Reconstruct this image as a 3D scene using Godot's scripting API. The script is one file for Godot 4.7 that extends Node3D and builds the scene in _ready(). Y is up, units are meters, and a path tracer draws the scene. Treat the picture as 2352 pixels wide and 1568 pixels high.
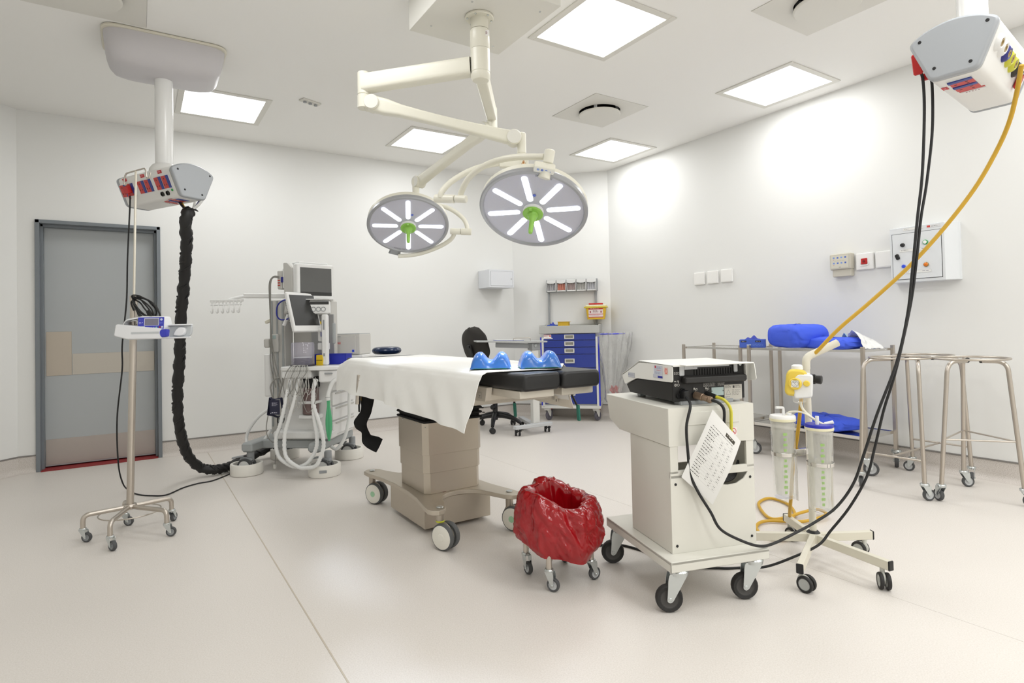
extends Node3D
# An operating theatre. World axes: the far wall runs along x at z = -6.23, the right wall along z at x = 4.877, floor at y = 0, ceiling at y = 3.

var M := {}
var used := {}
var proto := {}

# ---------------------------------------------------------------- mesh builder
class B:
	var st := SurfaceTool.new()
	var base := Transform3D()
	var x := Transform3D()
	func _init(b := Transform3D()):
		st.begin(Mesh.PRIMITIVE_TRIANGLES)
		base = b
		x = b
	func at(t: Transform3D) -> B:
		x = base * t
		return self
	func put(p: Vector3, n: Vector3, uv: Vector2):
		st.set_normal((x.basis * n).normalized())
		st.set_uv(uv)
		st.add_vertex(x * p)
	func tri(a: Vector3, b: Vector3, c: Vector3, na: Vector3, nb: Vector3, nc: Vector3, ua := Vector2(), ub := Vector2(), uc := Vector2()):
		var g := (b - a).cross(c - a)
		if g.length_squared() < 1e-16:
			return
		if g.dot(na + nb + nc) < 0.0:
			put(a, na, ua); put(b, nb, ub); put(c, nc, uc)
		else:
			put(a, na, ua); put(c, nc, uc); put(b, nb, ub)
	func quad(a: Vector3, b: Vector3, c: Vector3, d: Vector3, na: Vector3, nb: Vector3, nc: Vector3, nd: Vector3, ua := Vector2(0, 1), ub := Vector2(1, 1), uc := Vector2(1, 0), ud := Vector2(0, 0)):
		tri(a, b, c, na, nb, nc, ua, ub, uc)
		tri(a, c, d, na, nc, nd, ua, uc, ud)
	# box with rounded (chamfered, smooth shaded) edges
	func box(c: Vector3, s: Vector3, bev := 0.003, r := Basis()) -> B:
		var h := s / 2.0
		var e: float = minf(bev, minf(h.x, minf(h.y, h.z)) * 0.95)
		var keep := x
		x = x * Transform3D(r, c)
		var ax := [Vector3.RIGHT, Vector3.UP, Vector3.BACK]
		for i in 3:
			var j := (i + 1) % 3
			var k := (i + 2) % 3
			for s1 in [-1.0, 1.0]:
				var n: Vector3 = ax[i] * s1
				var o: Vector3 = n * h[i]
				var u: Vector3 = ax[j] * (h[j] - e)
				var w: Vector3 = ax[k] * (h[k] - e)
				if i == 1:
					quad(o - w - u, o + u * 0.0 - u + w, o + u + w, o + u - w, n, n, n, n)
				elif i == 0:
					# face across x: u is y, w is z
					quad(o - u + w * s1, o - u - w * s1, o + u - w * s1, o + u + w * s1, n, n, n, n)
				else:
					# face across z: u is x, w is y
					quad(o - u * s1 - w, o + u * s1 - w, o + u * s1 + w, o - u * s1 + w, n, n, n, n)
		if e > 0.0:
			for i in 3:
				var j := (i + 1) % 3
				var k := (i + 2) % 3
				for s1 in [-1.0, 1.0]:
					for s2 in [-1.0, 1.0]:
						var n1: Vector3 = ax[j] * s1
						var n2: Vector3 = ax[k] * s2
						var l: Vector3 = ax[i] * (h[i] - e)
						var p1: Vector3 = n1 * h[j] + n2 * (h[k] - e)
						var p2: Vector3 = n1 * (h[j] - e) + n2 * h[k]
						quad(p1 - l, p1 + l, p2 + l, p2 - l, n1, n1, n2, n2)
			for a in [-1.0, 1.0]:
				for b in [-1.0, 1.0]:
					for d in [-1.0, 1.0]:
						var q := Vector3(a * h.x, b * h.y, d * h.z)
						var i := q - Vector3(a, b, d) * e
						tri(i + Vector3(a * e, 0, 0), i + Vector3(0, b * e, 0), i + Vector3(0, 0, d * e), Vector3(a, 0, 0), Vector3(0, b, 0), Vector3(0, 0, d))
		x = keep
		return self
	# a bar of rectangular section between two points
	func bar(p0: Vector3, p1: Vector3, w: float, hgt: float, bev := 0.003, up := Vector3.UP) -> B:
		var z := (p1 - p0).normalized()
		var r := up.cross(z)
		if r.length() < 1e-4:
			r = Vector3.RIGHT
		r = r.normalized()
		return box((p0 + p1) / 2.0, Vector3(w, hgt, p0.distance_to(p1)), bev, Basis(r, z.cross(r), z))
	# turned shape: profile of (radius, height) about the local y axis of t
	func lathe(pr: Array, t := Transform3D(), seg := 20, sharp := 0.8) -> B:
		var keep := x
		x = x * t
		var n := pr.size() - 1
		var sn := []
		for i in n:
			var d: Vector2 = pr[i + 1] - pr[i]
			var nn := Vector2(d.y, -d.x)
			sn.append(nn.normalized() if nn.length() > 1e-9 else Vector2(1, 0))
		for i in n:
			if (pr[i + 1] - pr[i]).length() < 1e-9:
				continue
			var na: Vector2 = sn[i]
			var nb: Vector2 = sn[i]
			if i > 0 and sn[i].dot(sn[i - 1]) > sharp:
				na = (sn[i] + sn[i - 1]).normalized()
			if i < n - 1 and sn[i].dot(sn[i + 1]) > sharp:
				nb = (sn[i] + sn[i + 1]).normalized()
			for k in seg:
				var a0 := TAU * k / seg
				var a1 := TAU * (k + 1) / seg
				var c0 := Vector3(cos(a0), 0, sin(a0))
				var c1 := Vector3(cos(a1), 0, sin(a1))
				quad(c0 * pr[i].x + Vector3(0, pr[i].y, 0), c1 * pr[i].x + Vector3(0, pr[i].y, 0), c1 * pr[i + 1].x + Vector3(0, pr[i + 1].y, 0), c0 * pr[i + 1].x + Vector3(0, pr[i + 1].y, 0),
					c0 * na.x + Vector3(0, na.y, 0), c1 * na.x + Vector3(0, na.y, 0), c1 * nb.x + Vector3(0, nb.y, 0), c0 * nb.x + Vector3(0, nb.y, 0),
					Vector2(float(k) / seg, 1), Vector2(float(k + 1) / seg, 1), Vector2(float(k + 1) / seg, 0), Vector2(float(k) / seg, 0))
		x = keep
		return self
	# frame whose y axis runs from p0 to p1
	static func along(p0: Vector3, p1: Vector3) -> Transform3D:
		var y := (p1 - p0).normalized()
		var r := y.cross(Vector3.BACK)
		if r.length() < 1e-3:
			r = y.cross(Vector3.RIGHT)
		r = r.normalized()
		return Transform3D(Basis(r, y, r.cross(y)), p0)
	func cyl(p0: Vector3, p1: Vector3, r0: float, r1 := -1.0, seg := 18, bev := 0.0015) -> B:
		if r1 < 0.0:
			r1 = r0
		var h := p0.distance_to(p1)
		var e: float = minf(bev, minf(h * 0.4, minf(maxf(r0, 0.001), maxf(r1, 0.001)) * 0.5))
		return lathe([Vector2(0, 0), Vector2(maxf(r0 - e, 0), 0), Vector2(r0, e), Vector2(r1, h - e), Vector2(maxf(r1 - e, 0), h), Vector2(0, h)], along(p0, p1), seg, 0.9)
	func ell(c: Vector3, r: Vector3, seg := 16, b := Basis()) -> B:
		var keep := x
		x = x * Transform3D(b, c)
		var m := maxi(4, seg >> 1)
		var f := func(i: int, j: int) -> Vector3:
			var th := PI * i / m
			var ph := TAU * j / seg
			return Vector3(sin(th) * cos(ph), cos(th), sin(th) * sin(ph))
		for i in m:
			for j in seg:
				var q := [f.call(i, j), f.call(i, j + 1), f.call(i + 1, j + 1), f.call(i + 1, j)]
				var pn := q.map(func(d): return (d / r).normalized())
				quad(q[0] * r, q[1] * r, q[2] * r, q[3] * r, pn[0], pn[1], pn[2], pn[3])
		x = keep
		return self
	# round tube along points, radius r (or one radius per point)
	func tube(p: Array, r, seg := 10, caps := true, closed := false) -> B:
		var n := p.size()
		var fr := []
		var side := Vector3()
		for i in n:
			var a: Vector3 = p[(i - 1 + n) % n] if closed else p[maxi(i - 1, 0)]
			var b: Vector3 = p[(i + 1) % n] if closed else p[mini(i + 1, n - 1)]
			var d := (b - a).normalized()
			if i == 0:
				side = d.cross(Vector3.UP)
				if side.length() < 0.05:
					side = d.cross(Vector3.RIGHT)
			side = (side - d * side.dot(d)).normalized()
			fr.append([p[i], side, d.cross(side)])
		var last := n if closed else n - 1
		for i in last:
			var f0: Array = fr[i]
			var f1: Array = fr[(i + 1) % n]
			var r0: float = r[i] if r is Array else r
			var r1: float = r[(i + 1) % n] if r is Array else r
			for k in seg:
				var a0 := TAU * k / seg
				var a1 := TAU * (k + 1) / seg
				var n00: Vector3 = f0[1] * cos(a0) + f0[2] * sin(a0)
				var n01: Vector3 = f0[1] * cos(a1) + f0[2] * sin(a1)
				var n10: Vector3 = f1[1] * cos(a0) + f1[2] * sin(a0)
				var n11: Vector3 = f1[1] * cos(a1) + f1[2] * sin(a1)
				quad(f0[0] + n00 * r0, f0[0] + n01 * r0, f1[0] + n11 * r1, f1[0] + n10 * r1, n00, n01, n11, n10)
		if caps and not closed:
			for e in [0, n - 1]:
				var f: Array = fr[e]
				var rr: float = r[e] if r is Array else r
				var d: Vector3 = (p[1] - p[0]).normalized() * -1.0 if e == 0 else (p[n - 1] - p[n - 2]).normalized()
				for k in seg:
					var a0 := TAU * k / seg
					var a1 := TAU * (k + 1) / seg
					tri(f[0], f[0] + (f[1] * cos(a0) + f[2] * sin(a0)) * rr, f[0] + (f[1] * cos(a1) + f[2] * sin(a1)) * rr, d, d, d)
		return self
	func torus(t: Transform3D, big: float, small: float, seg := 32, seg2 := 10) -> B:
		var p := []
		for i in seg:
			p.append(t * Vector3(cos(TAU * i / seg) * big, 0, sin(TAU * i / seg) * big))
		return tube(p, small, seg2, false, true)
	# polygon in the local xy plane pushed along +z by d, edges rounded by bev
	func prism(poly: Array, d: float, t := Transform3D(), bev := 0.002, smooth := 0.75) -> B:
		var keep := x
		x = x * t
		var n := poly.size()
		var area := 0.0
		for i in n:
			area += poly[i].cross(poly[(i + 1) % n])
		var q: Array = poly.duplicate()
		if area < 0.0:
			q.reverse()
		var en := []
		for i in n:
			var e: Vector2 = q[(i + 1) % n] - q[i]
			en.append(Vector2(e.y, -e.x).normalized())
		var inn := []
		for i in n:
			var n0: Vector2 = en[(i - 1 + n) % n]
			var n1: Vector2 = en[i]
			var m := (n0 + n1)
			m = m / maxf(m.length_squared() / 2.0, 0.3)
			inn.append(q[i] - m * bev)
		for i in n:
			var j := (i + 1) % n
			var na: Vector2 = en[i]
			var nb: Vector2 = en[i]
			if en[(i - 1 + n) % n].dot(en[i]) > smooth:
				na = (en[(i - 1 + n) % n] + en[i]).normalized()
			if en[j].dot(en[i]) > smooth:
				nb = (en[j] + en[i]).normalized()
			var a3 := Vector3(na.x, na.y, 0)
			var b3 := Vector3(nb.x, nb.y, 0)
			var pa := Vector3(q[i].x, q[i].y, 0)
			var pb := Vector3(q[j].x, q[j].y, 0)
			var ia := Vector3(inn[i].x, inn[i].y, 0)
			var ib := Vector3(inn[j].x, inn[j].y, 0)
			var z := Vector3(0, 0, 1)
			var e: float = minf(bev, d * 0.45)
			quad(pa + z * e, pb + z * e, pb + z * (d - e), pa + z * (d - e), a3, b3, b3, a3)
			quad(pa + z * (d - e), pb + z * (d - e), ib + z * d, ia + z * d, a3, b3, z, z)
			quad(pa + z * e, pb + z * e, ib, ia, a3, b3, -z, -z)
		var ix := Geometry2D.triangulate_polygon(PackedVector2Array(inn))
		for i in range(0, ix.size(), 3):
			var a := Vector3(inn[ix[i]].x, inn[ix[i]].y, 0)
			var b := Vector3(inn[ix[i + 1]].x, inn[ix[i + 1]].y, 0)
			var c := Vector3(inn[ix[i + 2]].x, inn[ix[i + 2]].y, 0)
			for s in [0, 1]:
				var nn := Vector3(0, 0, 1 if s else -1)
				var o := Vector3(0, 0, d if s else 0.0)
				tri(a + o, b + o, c + o, nn, nn, nn)
		x = keep
		return self
	# a skin over a grid of points f(u, v), u and v in 0..1, given thickness
	func skin(nu: int, nv: int, f: Callable, th := 0.002, wrap := false) -> B:
		var p := []
		for i in nu + 1:
			var row := []
			for j in nv + 1:
				row.append(f.call(float(i) / nu, float(j) / nv))
			p.append(row)
		var nn := []
		for i in nu + 1:
			var row := []
			for j in nv + 1:
				var du: Vector3 = (p[1][j] - p[nu - 1][j]) if wrap and (i == 0 or i == nu) else p[mini(i + 1, nu)][j] - p[maxi(i - 1, 0)][j]
				var dv: Vector3 = p[i][mini(j + 1, nv)] - p[i][maxi(j - 1, 0)]
				var c := du.cross(dv)
				if c.length() < 1e-9:
					# a row or column drawn together in one point: look from its neighbour
					var k: int = 1 if j == 0 else (nv - 1 if j == nv else j)
					var l: int = i if k != j else clampi(i, 1, nu - 1)
					du = (p[1][k] - p[nu - 1][k]) if wrap and (l == 0 or l == nu) else p[mini(l + 1, nu)][k] - p[maxi(l - 1, 0)][k]
					dv = p[l][mini(k + 1, nv)] - p[l][maxi(k - 1, 0)]
					c = du.cross(dv)
				row.append(c.normalized() if c.length() > 1e-12 else Vector3.UP)
			nn.append(row)
		var g := func(i: int, j: int, s: float) -> Vector3: return p[i][j] + nn[i][j] * th * 0.5 * s
		for i in nu:
			for j in nv:
				var ua := Vector2(float(i) / nu, float(j) / nv)
				var ub := Vector2(float(i + 1) / nu, float(j) / nv)
				var uc := Vector2(float(i + 1) / nu, float(j + 1) / nv)
				var ud := Vector2(float(i) / nu, float(j + 1) / nv)
				for s in [1.0, -1.0]:
					quad(g.call(i, j, s), g.call(i + 1, j, s), g.call(i + 1, j + 1, s), g.call(i, j + 1, s), nn[i][j] * s, nn[i + 1][j] * s, nn[i + 1][j + 1] * s, nn[i][j + 1] * s, ua, ub, uc, ud)
		for i in nu:
			for j in [0, nv]:
				var o: Vector3 = p[i][j] - p[i][1 if j == 0 else nv - 1]
				quad(g.call(i, j, 1.0), g.call(i + 1, j, 1.0), g.call(i + 1, j, -1.0), g.call(i, j, -1.0), o, o, o, o)
		if not wrap:
			for j in nv:
				for i in [0, nu]:
					var o: Vector3 = p[i][j] - p[1 if i == 0 else nu - 1][j]
					quad(g.call(i, j, 1.0), g.call(i, j + 1, 1.0), g.call(i, j + 1, -1.0), g.call(i, j, -1.0), o, o, o, o)
		return self
	func done(called: String, m: Material, parent: Node3D) -> MeshInstance3D:
		st.index()
		var o := MeshInstance3D.new()
		o.name = called
		o.mesh = st.commit()
		o.material_override = m
		parent.add_child(o, true)
		return o

# ---------------------------------------------------------------- scene helpers
func numbered(called: String) -> String:
	used[called] = used.get(called, -1) + 1
	return called if used[called] == 0 else "%s_%03d" % [called, used[called]]

func tag(o: Node3D, label: String, category: String, group := "") -> Node3D:
	o.set_meta("label", label)
	o.set_meta("category", category)
	if group:
		o.set_meta("group", group)
	return o

func thing(called: String, label: String, category: String, at := Vector3.ZERO, turn := 0.0, group := "") -> Node3D:
	var o := Node3D.new()
	o.name = numbered(called)
	add_child(o)
	o.position = at
	o.rotation.y = deg_to_rad(turn)
	return tag(o, label, category, group)

func copy(src: Node3D, label: String, at: Vector3, turn := 0.0, group := "") -> Node3D:
	var o: Node3D = src.duplicate()
	o.name = numbered(String(src.name).split("_0")[0])
	add_child(o)
	o.position = at
	o.rotation.y = deg_to_rad(turn)
	o.set_meta("label", label)
	if group:
		o.set_meta("group", group)
	return o

# builder in world coordinates for parts of thing t
func wb(t: Node3D) -> B:
	return B.new(t.transform.affine_inverse())

func structure(called: String, b: B, m: Material) -> MeshInstance3D:
	var o := b.done(called, m, self)
	o.set_meta("kind", "structure")
	return o

func fr(at: Vector3, yaw := 0.0, pitch := 0.0, roll := 0.0) -> Transform3D:
	return Transform3D(Basis.from_euler(Vector3(deg_to_rad(pitch), deg_to_rad(yaw), deg_to_rad(roll))), at)

# rounded polygon through corners
func rounded(c: Array, r: float, n := 5) -> Array:
	var out := []
	var k := c.size()
	for i in k:
		var p: Vector2 = c[i]
		var a: Vector2 = c[(i - 1 + k) % k]
		var b: Vector2 = c[(i + 1) % k]
		var rr: float = minf(r, minf(p.distance_to(a), p.distance_to(b)) * 0.45)
		var p0 := p + (a - p).normalized() * rr
		var p1 := p + (b - p).normalized() * rr
		for j in n + 1:
			var t := float(j) / n
			out.append(p0 * (1 - t) * (1 - t) + p * 2.0 * t * (1 - t) + p1 * t * t)
	return out

func rrect(w: float, h: float, r: float, n := 5) -> Array:
	return rounded([Vector2(-w / 2, -h / 2), Vector2(w / 2, -h / 2), Vector2(w / 2, h / 2), Vector2(-w / 2, h / 2)], r, n)

# smooth curve through points
func curve(c: Array, n := 8, closed := false) -> Array:
	var out := []
	var k := c.size()
	var last := k if closed else k - 1
	for i in last:
		var p0: Vector3 = c[(i - 1 + k) % k] if closed else c[maxi(i - 1, 0)]
		var p1: Vector3 = c[i]
		var p2: Vector3 = c[(i + 1) % k]
		var p3: Vector3 = c[(i + 2) % k] if closed else c[mini(i + 2, k - 1)]
		for j in n:
			var t := float(j) / n
			out.append(0.5 * (2.0 * p1 + (p2 - p0) * t + (2.0 * p0 - 5.0 * p1 + 4.0 * p2 - p3) * t * t + (3.0 * p1 - p0 - 3.0 * p2 + p3) * t * t * t))
	if not closed:
		out.append(c[k - 1])
	return out

# corner-rounded polyline
func bend(c: Array, r: float, n := 6) -> Array:
	var out := [c[0]]
	for i in range(1, c.size() - 1):
		var p: Vector3 = c[i]
		var rr: float = minf(r, minf(p.distance_to(c[i - 1]), p.distance_to(c[i + 1])) * 0.48)
		var p0: Vector3 = p + (c[i - 1] - p).normalized() * rr
		var p1: Vector3 = p + (c[i + 1] - p).normalized() * rr
		for j in n + 1:
			var t := float(j) / n
			out.append(p0 * (1 - t) * (1 - t) + p * 2.0 * t * (1 - t) + p1 * t * t)
	out.append(c[c.size() - 1])
	return out

func mat(key: String, c: Color, rough := 0.5, metal := 0.0) -> StandardMaterial3D:
	var m := StandardMaterial3D.new()
	m.albedo_color = c
	m.roughness = rough
	m.metallic = metal
	M[key] = m
	return m

func rgb(r: int, g: int, b: int) -> Color:
	return Color8(r, g, b)

func noise_tex(freq: float, ramp: Array, size := 512, seed_ := 1, kind := FastNoiseLite.TYPE_SIMPLEX, normal := false) -> NoiseTexture2D:
	var n := FastNoiseLite.new()
	n.noise_type = kind
	n.frequency = freq
	n.seed = seed_
	n.fractal_octaves = 3
	var t := NoiseTexture2D.new()
	t.width = size
	t.height = size
	t.seamless = true
	t.noise = n
	if normal:
		t.as_normal_map = true
		t.bump_strength = 1.0
	elif ramp:
		var g := Gradient.new()
		g.offsets = PackedFloat32Array(ramp.map(func(e): return e[0]))
		g.colors = PackedColorArray(ramp.map(func(e): return e[1]))
		t.color_ramp = g
	return t

# text as thin raised lettering lying in the local xy plane of xf, centred
func text(s: String, h: float, xf: Transform3D, m: Material, parent: Node3D, called := "lettering", font := "Droid Sans") -> MeshInstance3D:
	var f := SystemFont.new()
	f.font_names = PackedStringArray([font])
	var t := TextMesh.new()
	t.text = s
	t.font = f
	t.font_size = 32
	t.pixel_size = h / 24.0
	t.depth = 0.0008
	t.curve_step = 3.0
	var o := MeshInstance3D.new()
	o.name = called
	o.mesh = t
	o.material_override = m
	o.transform = xf
	parent.add_child(o, true)
	return o

# print (labels, paper): a picture computed from rectangles and rows of small marks
func picture(w: int, h: int, paper: Color, marks: Array) -> ImageTexture:
	var im := Image.create(w, h, false, Image.FORMAT_RGBA8)
	im.fill(paper)
	var rng := RandomNumberGenerator.new()
	rng.seed = w * 31 + h
	for k in marks:
		if k[0] == "r":   # filled rectangle in fractions
			im.fill_rect(Rect2i(int(k[1] * w), int(k[2] * h), maxi(1, int(k[3] * w)), maxi(1, int(k[4] * h))), k[5])
		elif k[0] == "t":  # rows of text-like marks: x, y, w, h, rows, colour
			var rh: float = k[4] * h / k[5]
			for r in k[5]:
				var px: float = k[1] * w
				var end: float = (k[1] + k[3] * rng.randf_range(0.75, 1.0)) * w
				while px < end:
					var l := rng.randf_range(0.6, 2.4) * rh
					im.fill_rect(Rect2i(int(px), int(k[2] * h + r * rh), maxi(1, int(minf(l, end - px))), maxi(1, int(rh * 0.5))), k[6])
					px += l + rh * 0.5
		elif k[0] == "c":  # ring: cx, cy, r, thickness, colour
			var cx: float = k[1] * w
			var cy: float = k[2] * h
			for yy in range(int(cy - k[3]) - 1, int(cy + k[3]) + 2):
				for xx in range(int(cx - k[3]) - 1, int(cx + k[3]) + 2):
					var d := Vector2(xx - cx, yy - cy).length()
					if d <= k[3] and d >= k[3] - k[4] and xx >= 0 and yy >= 0 and xx < w and yy < h:
						im.set_pixel(xx, yy, k[5])
		elif k[0] == "l":  # line in fractions
			var a := Vector2(k[1] * w, k[2] * h)
			var b := Vector2(k[3] * w, k[4] * h)
			for i in int(a.distance_to(b)) + 1:
				var q := a.lerp(b, float(i) / maxf(1.0, a.distance_to(b)))
				im.fill_rect(Rect2i(int(q.x), int(q.y), k[5], k[5]), k[6])
	return ImageTexture.create_from_image(im)

func printed(key: String, tex: Texture2D, rough := 0.5) -> StandardMaterial3D:
	var m := mat(key, Color.WHITE, rough)
	m.albedo_texture = tex
	return m

# a thin label: front face with its own picture, lying in the local xy plane of xf
func decal(called: String, w: float, h: float, xf: Transform3D, m: Material, parent: Node3D, th := 0.001, b0 := Transform3D()) -> MeshInstance3D:
	var b := B.new(b0)
	b.at(xf)
	var z := Vector3(0, 0, th)
	var p := [Vector3(-w / 2, -h / 2, 0), Vector3(w / 2, -h / 2, 0), Vector3(w / 2, h / 2, 0), Vector3(-w / 2, h / 2, 0)]
	var n := Vector3.BACK
	b.quad(p[0] + z, p[1] + z, p[2] + z, p[3] + z, n, n, n, n)
	for i in 4:
		var j := (i + 1) % 4
		var o: Vector3 = p[i] + p[j]
		b.quad(p[i], p[j], p[j] + z, p[i] + z, o, o, o, o, Vector2(0.01, 0.01), Vector2(0.01, 0.01), Vector2(0.01, 0.01), Vector2(0.01, 0.01))
	b.quad(p[0], p[1], p[2], p[3], -n, -n, -n, -n)
	return b.done(called, m, parent)

# swivel castor: housing and fork (part) with wheel and hub (sub-parts); local origin at floor under the swivel axis, wheel trails along turn
func castor(parent: Node3D, at: Vector3, r: float, w: float, turn: float, top: float, fork: Material, tyre: Material, hub: Material, trail := 0.03, twin := false, called := "castor") -> Node3D:
	var key := "%s%.3f%.3f%.3f%s%s%s%.3f" % [called, r, w, top, fork.get_instance_id(), tyre.get_instance_id(), hub.get_instance_id(), trail]
	var o: Node3D
	if proto.has(key):
		o = proto[key].duplicate()
		o.name = called
		parent.add_child(o, true)
	else:
		var b := B.new()
		var hw := w / 2.0
		if twin:
			b.cyl(Vector3(0, r * 1.2, 0), Vector3(0, top, 0), r * 0.28)
			b.ell(Vector3(trail * 0.5, r * 1.25, 0), Vector3(r * 0.85, r * 0.75, hw * 0.45), 14)
		else:
			b.lathe([Vector2(0, top), Vector2(r * 0.62, top), Vector2(r * 0.72, top - r * 0.15), Vector2(r * 0.66, top - r * 0.45), Vector2(0, top - r * 0.45)], Transform3D(), 18)
			for s in [-1.0, 1.0]:
				var pl := [Vector2(-r * 0.6, top - r * 0.3), Vector2(r * 0.75, top - r * 0.3), Vector2(r * 0.85, top - r * 0.7), Vector2(trail + r * 0.22, r * 0.85), Vector2(trail, r * 0.72), Vector2(trail - r * 0.22, r * 0.85)]
				b.prism(rounded(pl, r * 0.15, 3), 0.003, Transform3D(Basis(), Vector3(0, 0, s * (hw + 0.004) - 0.0015)), 0.0008)
			b.cyl(Vector3(trail, r, -hw - 0.008), Vector3(trail, r, hw + 0.008), r * 0.14, -1.0, 10)
		o = b.done(called, fork, parent)
		var parts := [-1.0, 1.0] if twin else [0.0]
		for s in parts:
			var ww := w * (0.36 if twin else 1.0)
			var zc: float = s * w * 0.32
			var t := Transform3D(Basis(Vector3.RIGHT, Vector3.BACK, Vector3.DOWN), Vector3(trail, r, zc))
			var h := ww / 2.0
			B.new().lathe([Vector2(r * 0.66, -h * 0.8), Vector2(r * 0.9, -h), Vector2(r * 0.97, -h * 0.7), Vector2(r, -h * 0.2), Vector2(r, h * 0.2), Vector2(r * 0.97, h * 0.7), Vector2(r * 0.9, h), Vector2(r * 0.66, h * 0.8)], t, 24).done("wheel", tyre, o)
			B.new().lathe([Vector2(0, -h * 0.9), Vector2(r * 0.2, -h * 0.9), Vector2(r * 0.24, -h * 0.6), Vector2(r * 0.6, -h * 0.6), Vector2(r * 0.7, -h * 0.85), Vector2(r * 0.7, h * 0.85), Vector2(r * 0.6, h * 0.6), Vector2(r * 0.24, h * 0.6), Vector2(r * 0.2, h * 0.9), Vector2(0, h * 0.9)], t, 20).done("hub", hub, o)
		proto[key] = o
	o.position = at
	o.rotation.y = deg_to_rad(turn)
	return o

# ---------------------------------------------------------------- the place
const X1 := 4.877     # right wall
const ZF := -6.23     # far wall
const CEIL := 3.0
const LAMPS := [[0.331, -5.061], [2.211, -5.075], [4.094, -4.43], [4.081, -2.477], [2.214, -2.487], [0.331, -2.48], [2.211, -0.3], [0.331, -0.3], [4.081, -0.4], [0.331, 1.0], [2.211, 1.0], [4.081, 1.0], [0.331, 2.2], [2.211, 2.2], [4.081, 2.2], [0.331, 3.4], [2.211, 3.4], [4.081, 3.4]]

func _ready():
	var cam := Camera3D.new()
	cam.name = "camera"
	add_child(cam)
	cam.position = Vector3(0, 1.107, 0)
	cam.basis = Basis.from_euler(Vector3(0.02012, -0.57085, -0.02245), EULER_ORDER_YXZ)
	cam.near = 0.05
	cam.far = 60.0
	# a level lens, shifted down a little; focal length 1344.4 pixels of the 2352 x 1568 frame
	cam.set_frustum(2.0 * 0.05 * 784.0 / 1344.39, Vector2(0, -59.85 / 1344.39 * 0.05), 0.05, 60.0)
	cam.current = true

	var we := WorldEnvironment.new()
	we.name = "world_environment"
	var env := Environment.new()
	env.background_mode = Environment.BG_COLOR
	env.background_color = Color(0.02, 0.02, 0.02)
	env.tonemap_mode = Environment.TONE_MAPPER_LINEAR
	env.tonemap_exposure = 1.08
	env.sdfgi_enabled = true
	env.ssao_enabled = true
	env.ssil_enabled = true
	we.environment = env
	add_child(we)

	materials()
	for i in LAMPS.size():
		ceiling_light(LAMPS[i][0], LAMPS[i][1], i)
	room()
	ceiling_fittings()
	build_all()

func materials():
	mat("wall", rgb(238, 238, 235), 0.75).metallic_specular = 0.25
	mat("ceiling", rgb(248, 247, 243), 0.85)
	var fl := mat("floor", Color.WHITE, 0.42)
	fl.albedo_texture = noise_tex(0.11, [[0.0, rgb(212, 205, 197)], [0.22, rgb(222, 216, 208)], [0.5, rgb(226, 220, 213)], [0.8, rgb(229, 223, 216)], [1.0, rgb(241, 238, 233)]], 1024, 4)
	fl.uv1_triplanar = true
	fl.uv1_world_triplanar = true
	fl.uv1_scale = Vector3(1.1, 1.1, 1.1)
	var sk := mat("skirting", Color.WHITE, 0.5)
	sk.albedo_texture = noise_tex(0.11, [[0.0, rgb(184, 175, 166)], [0.5, rgb(216, 209, 202)], [1.0, rgb(224, 218, 212)]], 512, 9)
	sk.uv1_triplanar = true
	sk.uv1_world_triplanar = true
	sk.uv1_scale = Vector3(2.2, 2.2, 2.2)
	mat("trim_grey", rgb(132, 128, 124), 0.5)
	mat("seam", rgb(198, 188, 172), 0.5)
	var lp := mat("panel_glow", Color.WHITE, 0.6)
	lp.emission_enabled = true
	lp.emission = Color(0.98, 0.99, 1.0)
	lp.emission_energy_multiplier = 1.2
	mat("fitting", rgb(226, 224, 216), 0.5)
	mat("dark", rgb(40, 38, 36), 0.8)
	mat("door_grey", rgb(180, 184, 185), 0.5)
	mat("frame_grey", rgb(126, 132, 137), 0.45)
	mat("steel", rgb(196, 188, 178), 0.34, 0.95)
	mat("steel_satin", rgb(182, 173, 161), 0.42, 0.9)
	mat("steel_polished", rgb(214, 212, 208), 0.12, 1.0)
	mat("zinc", rgb(205, 210, 210), 0.25, 0.85)
	mat("black", rgb(20, 20, 21), 0.45)
	mat("black_matt", rgb(13, 13, 13), 0.9)
	mat("rubber", rgb(82, 83, 84), 0.7)
	mat("rubber_dark", rgb(38, 37, 36), 0.6)
	mat("cream_plate", rgb(190, 184, 174), 0.4, 0.5)
	mat("kick", rgb(178, 169, 163), 0.4, 0.5)
	mat("red_threshold", rgb(148, 42, 44), 0.6)
	mat("cream", rgb(226, 221, 204), 0.35)
	mat("white", rgb(240, 240, 238), 0.4)
	mat("white_gloss", rgb(243, 243, 241), 0.2)
	mat("light_grey", rgb(203, 205, 206), 0.45)
	mat("mid_grey", rgb(158, 161, 163), 0.45)
	mat("red", rgb(196, 36, 36), 0.4)
	mat("blue", rgb(38, 58, 160), 0.4)

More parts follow.
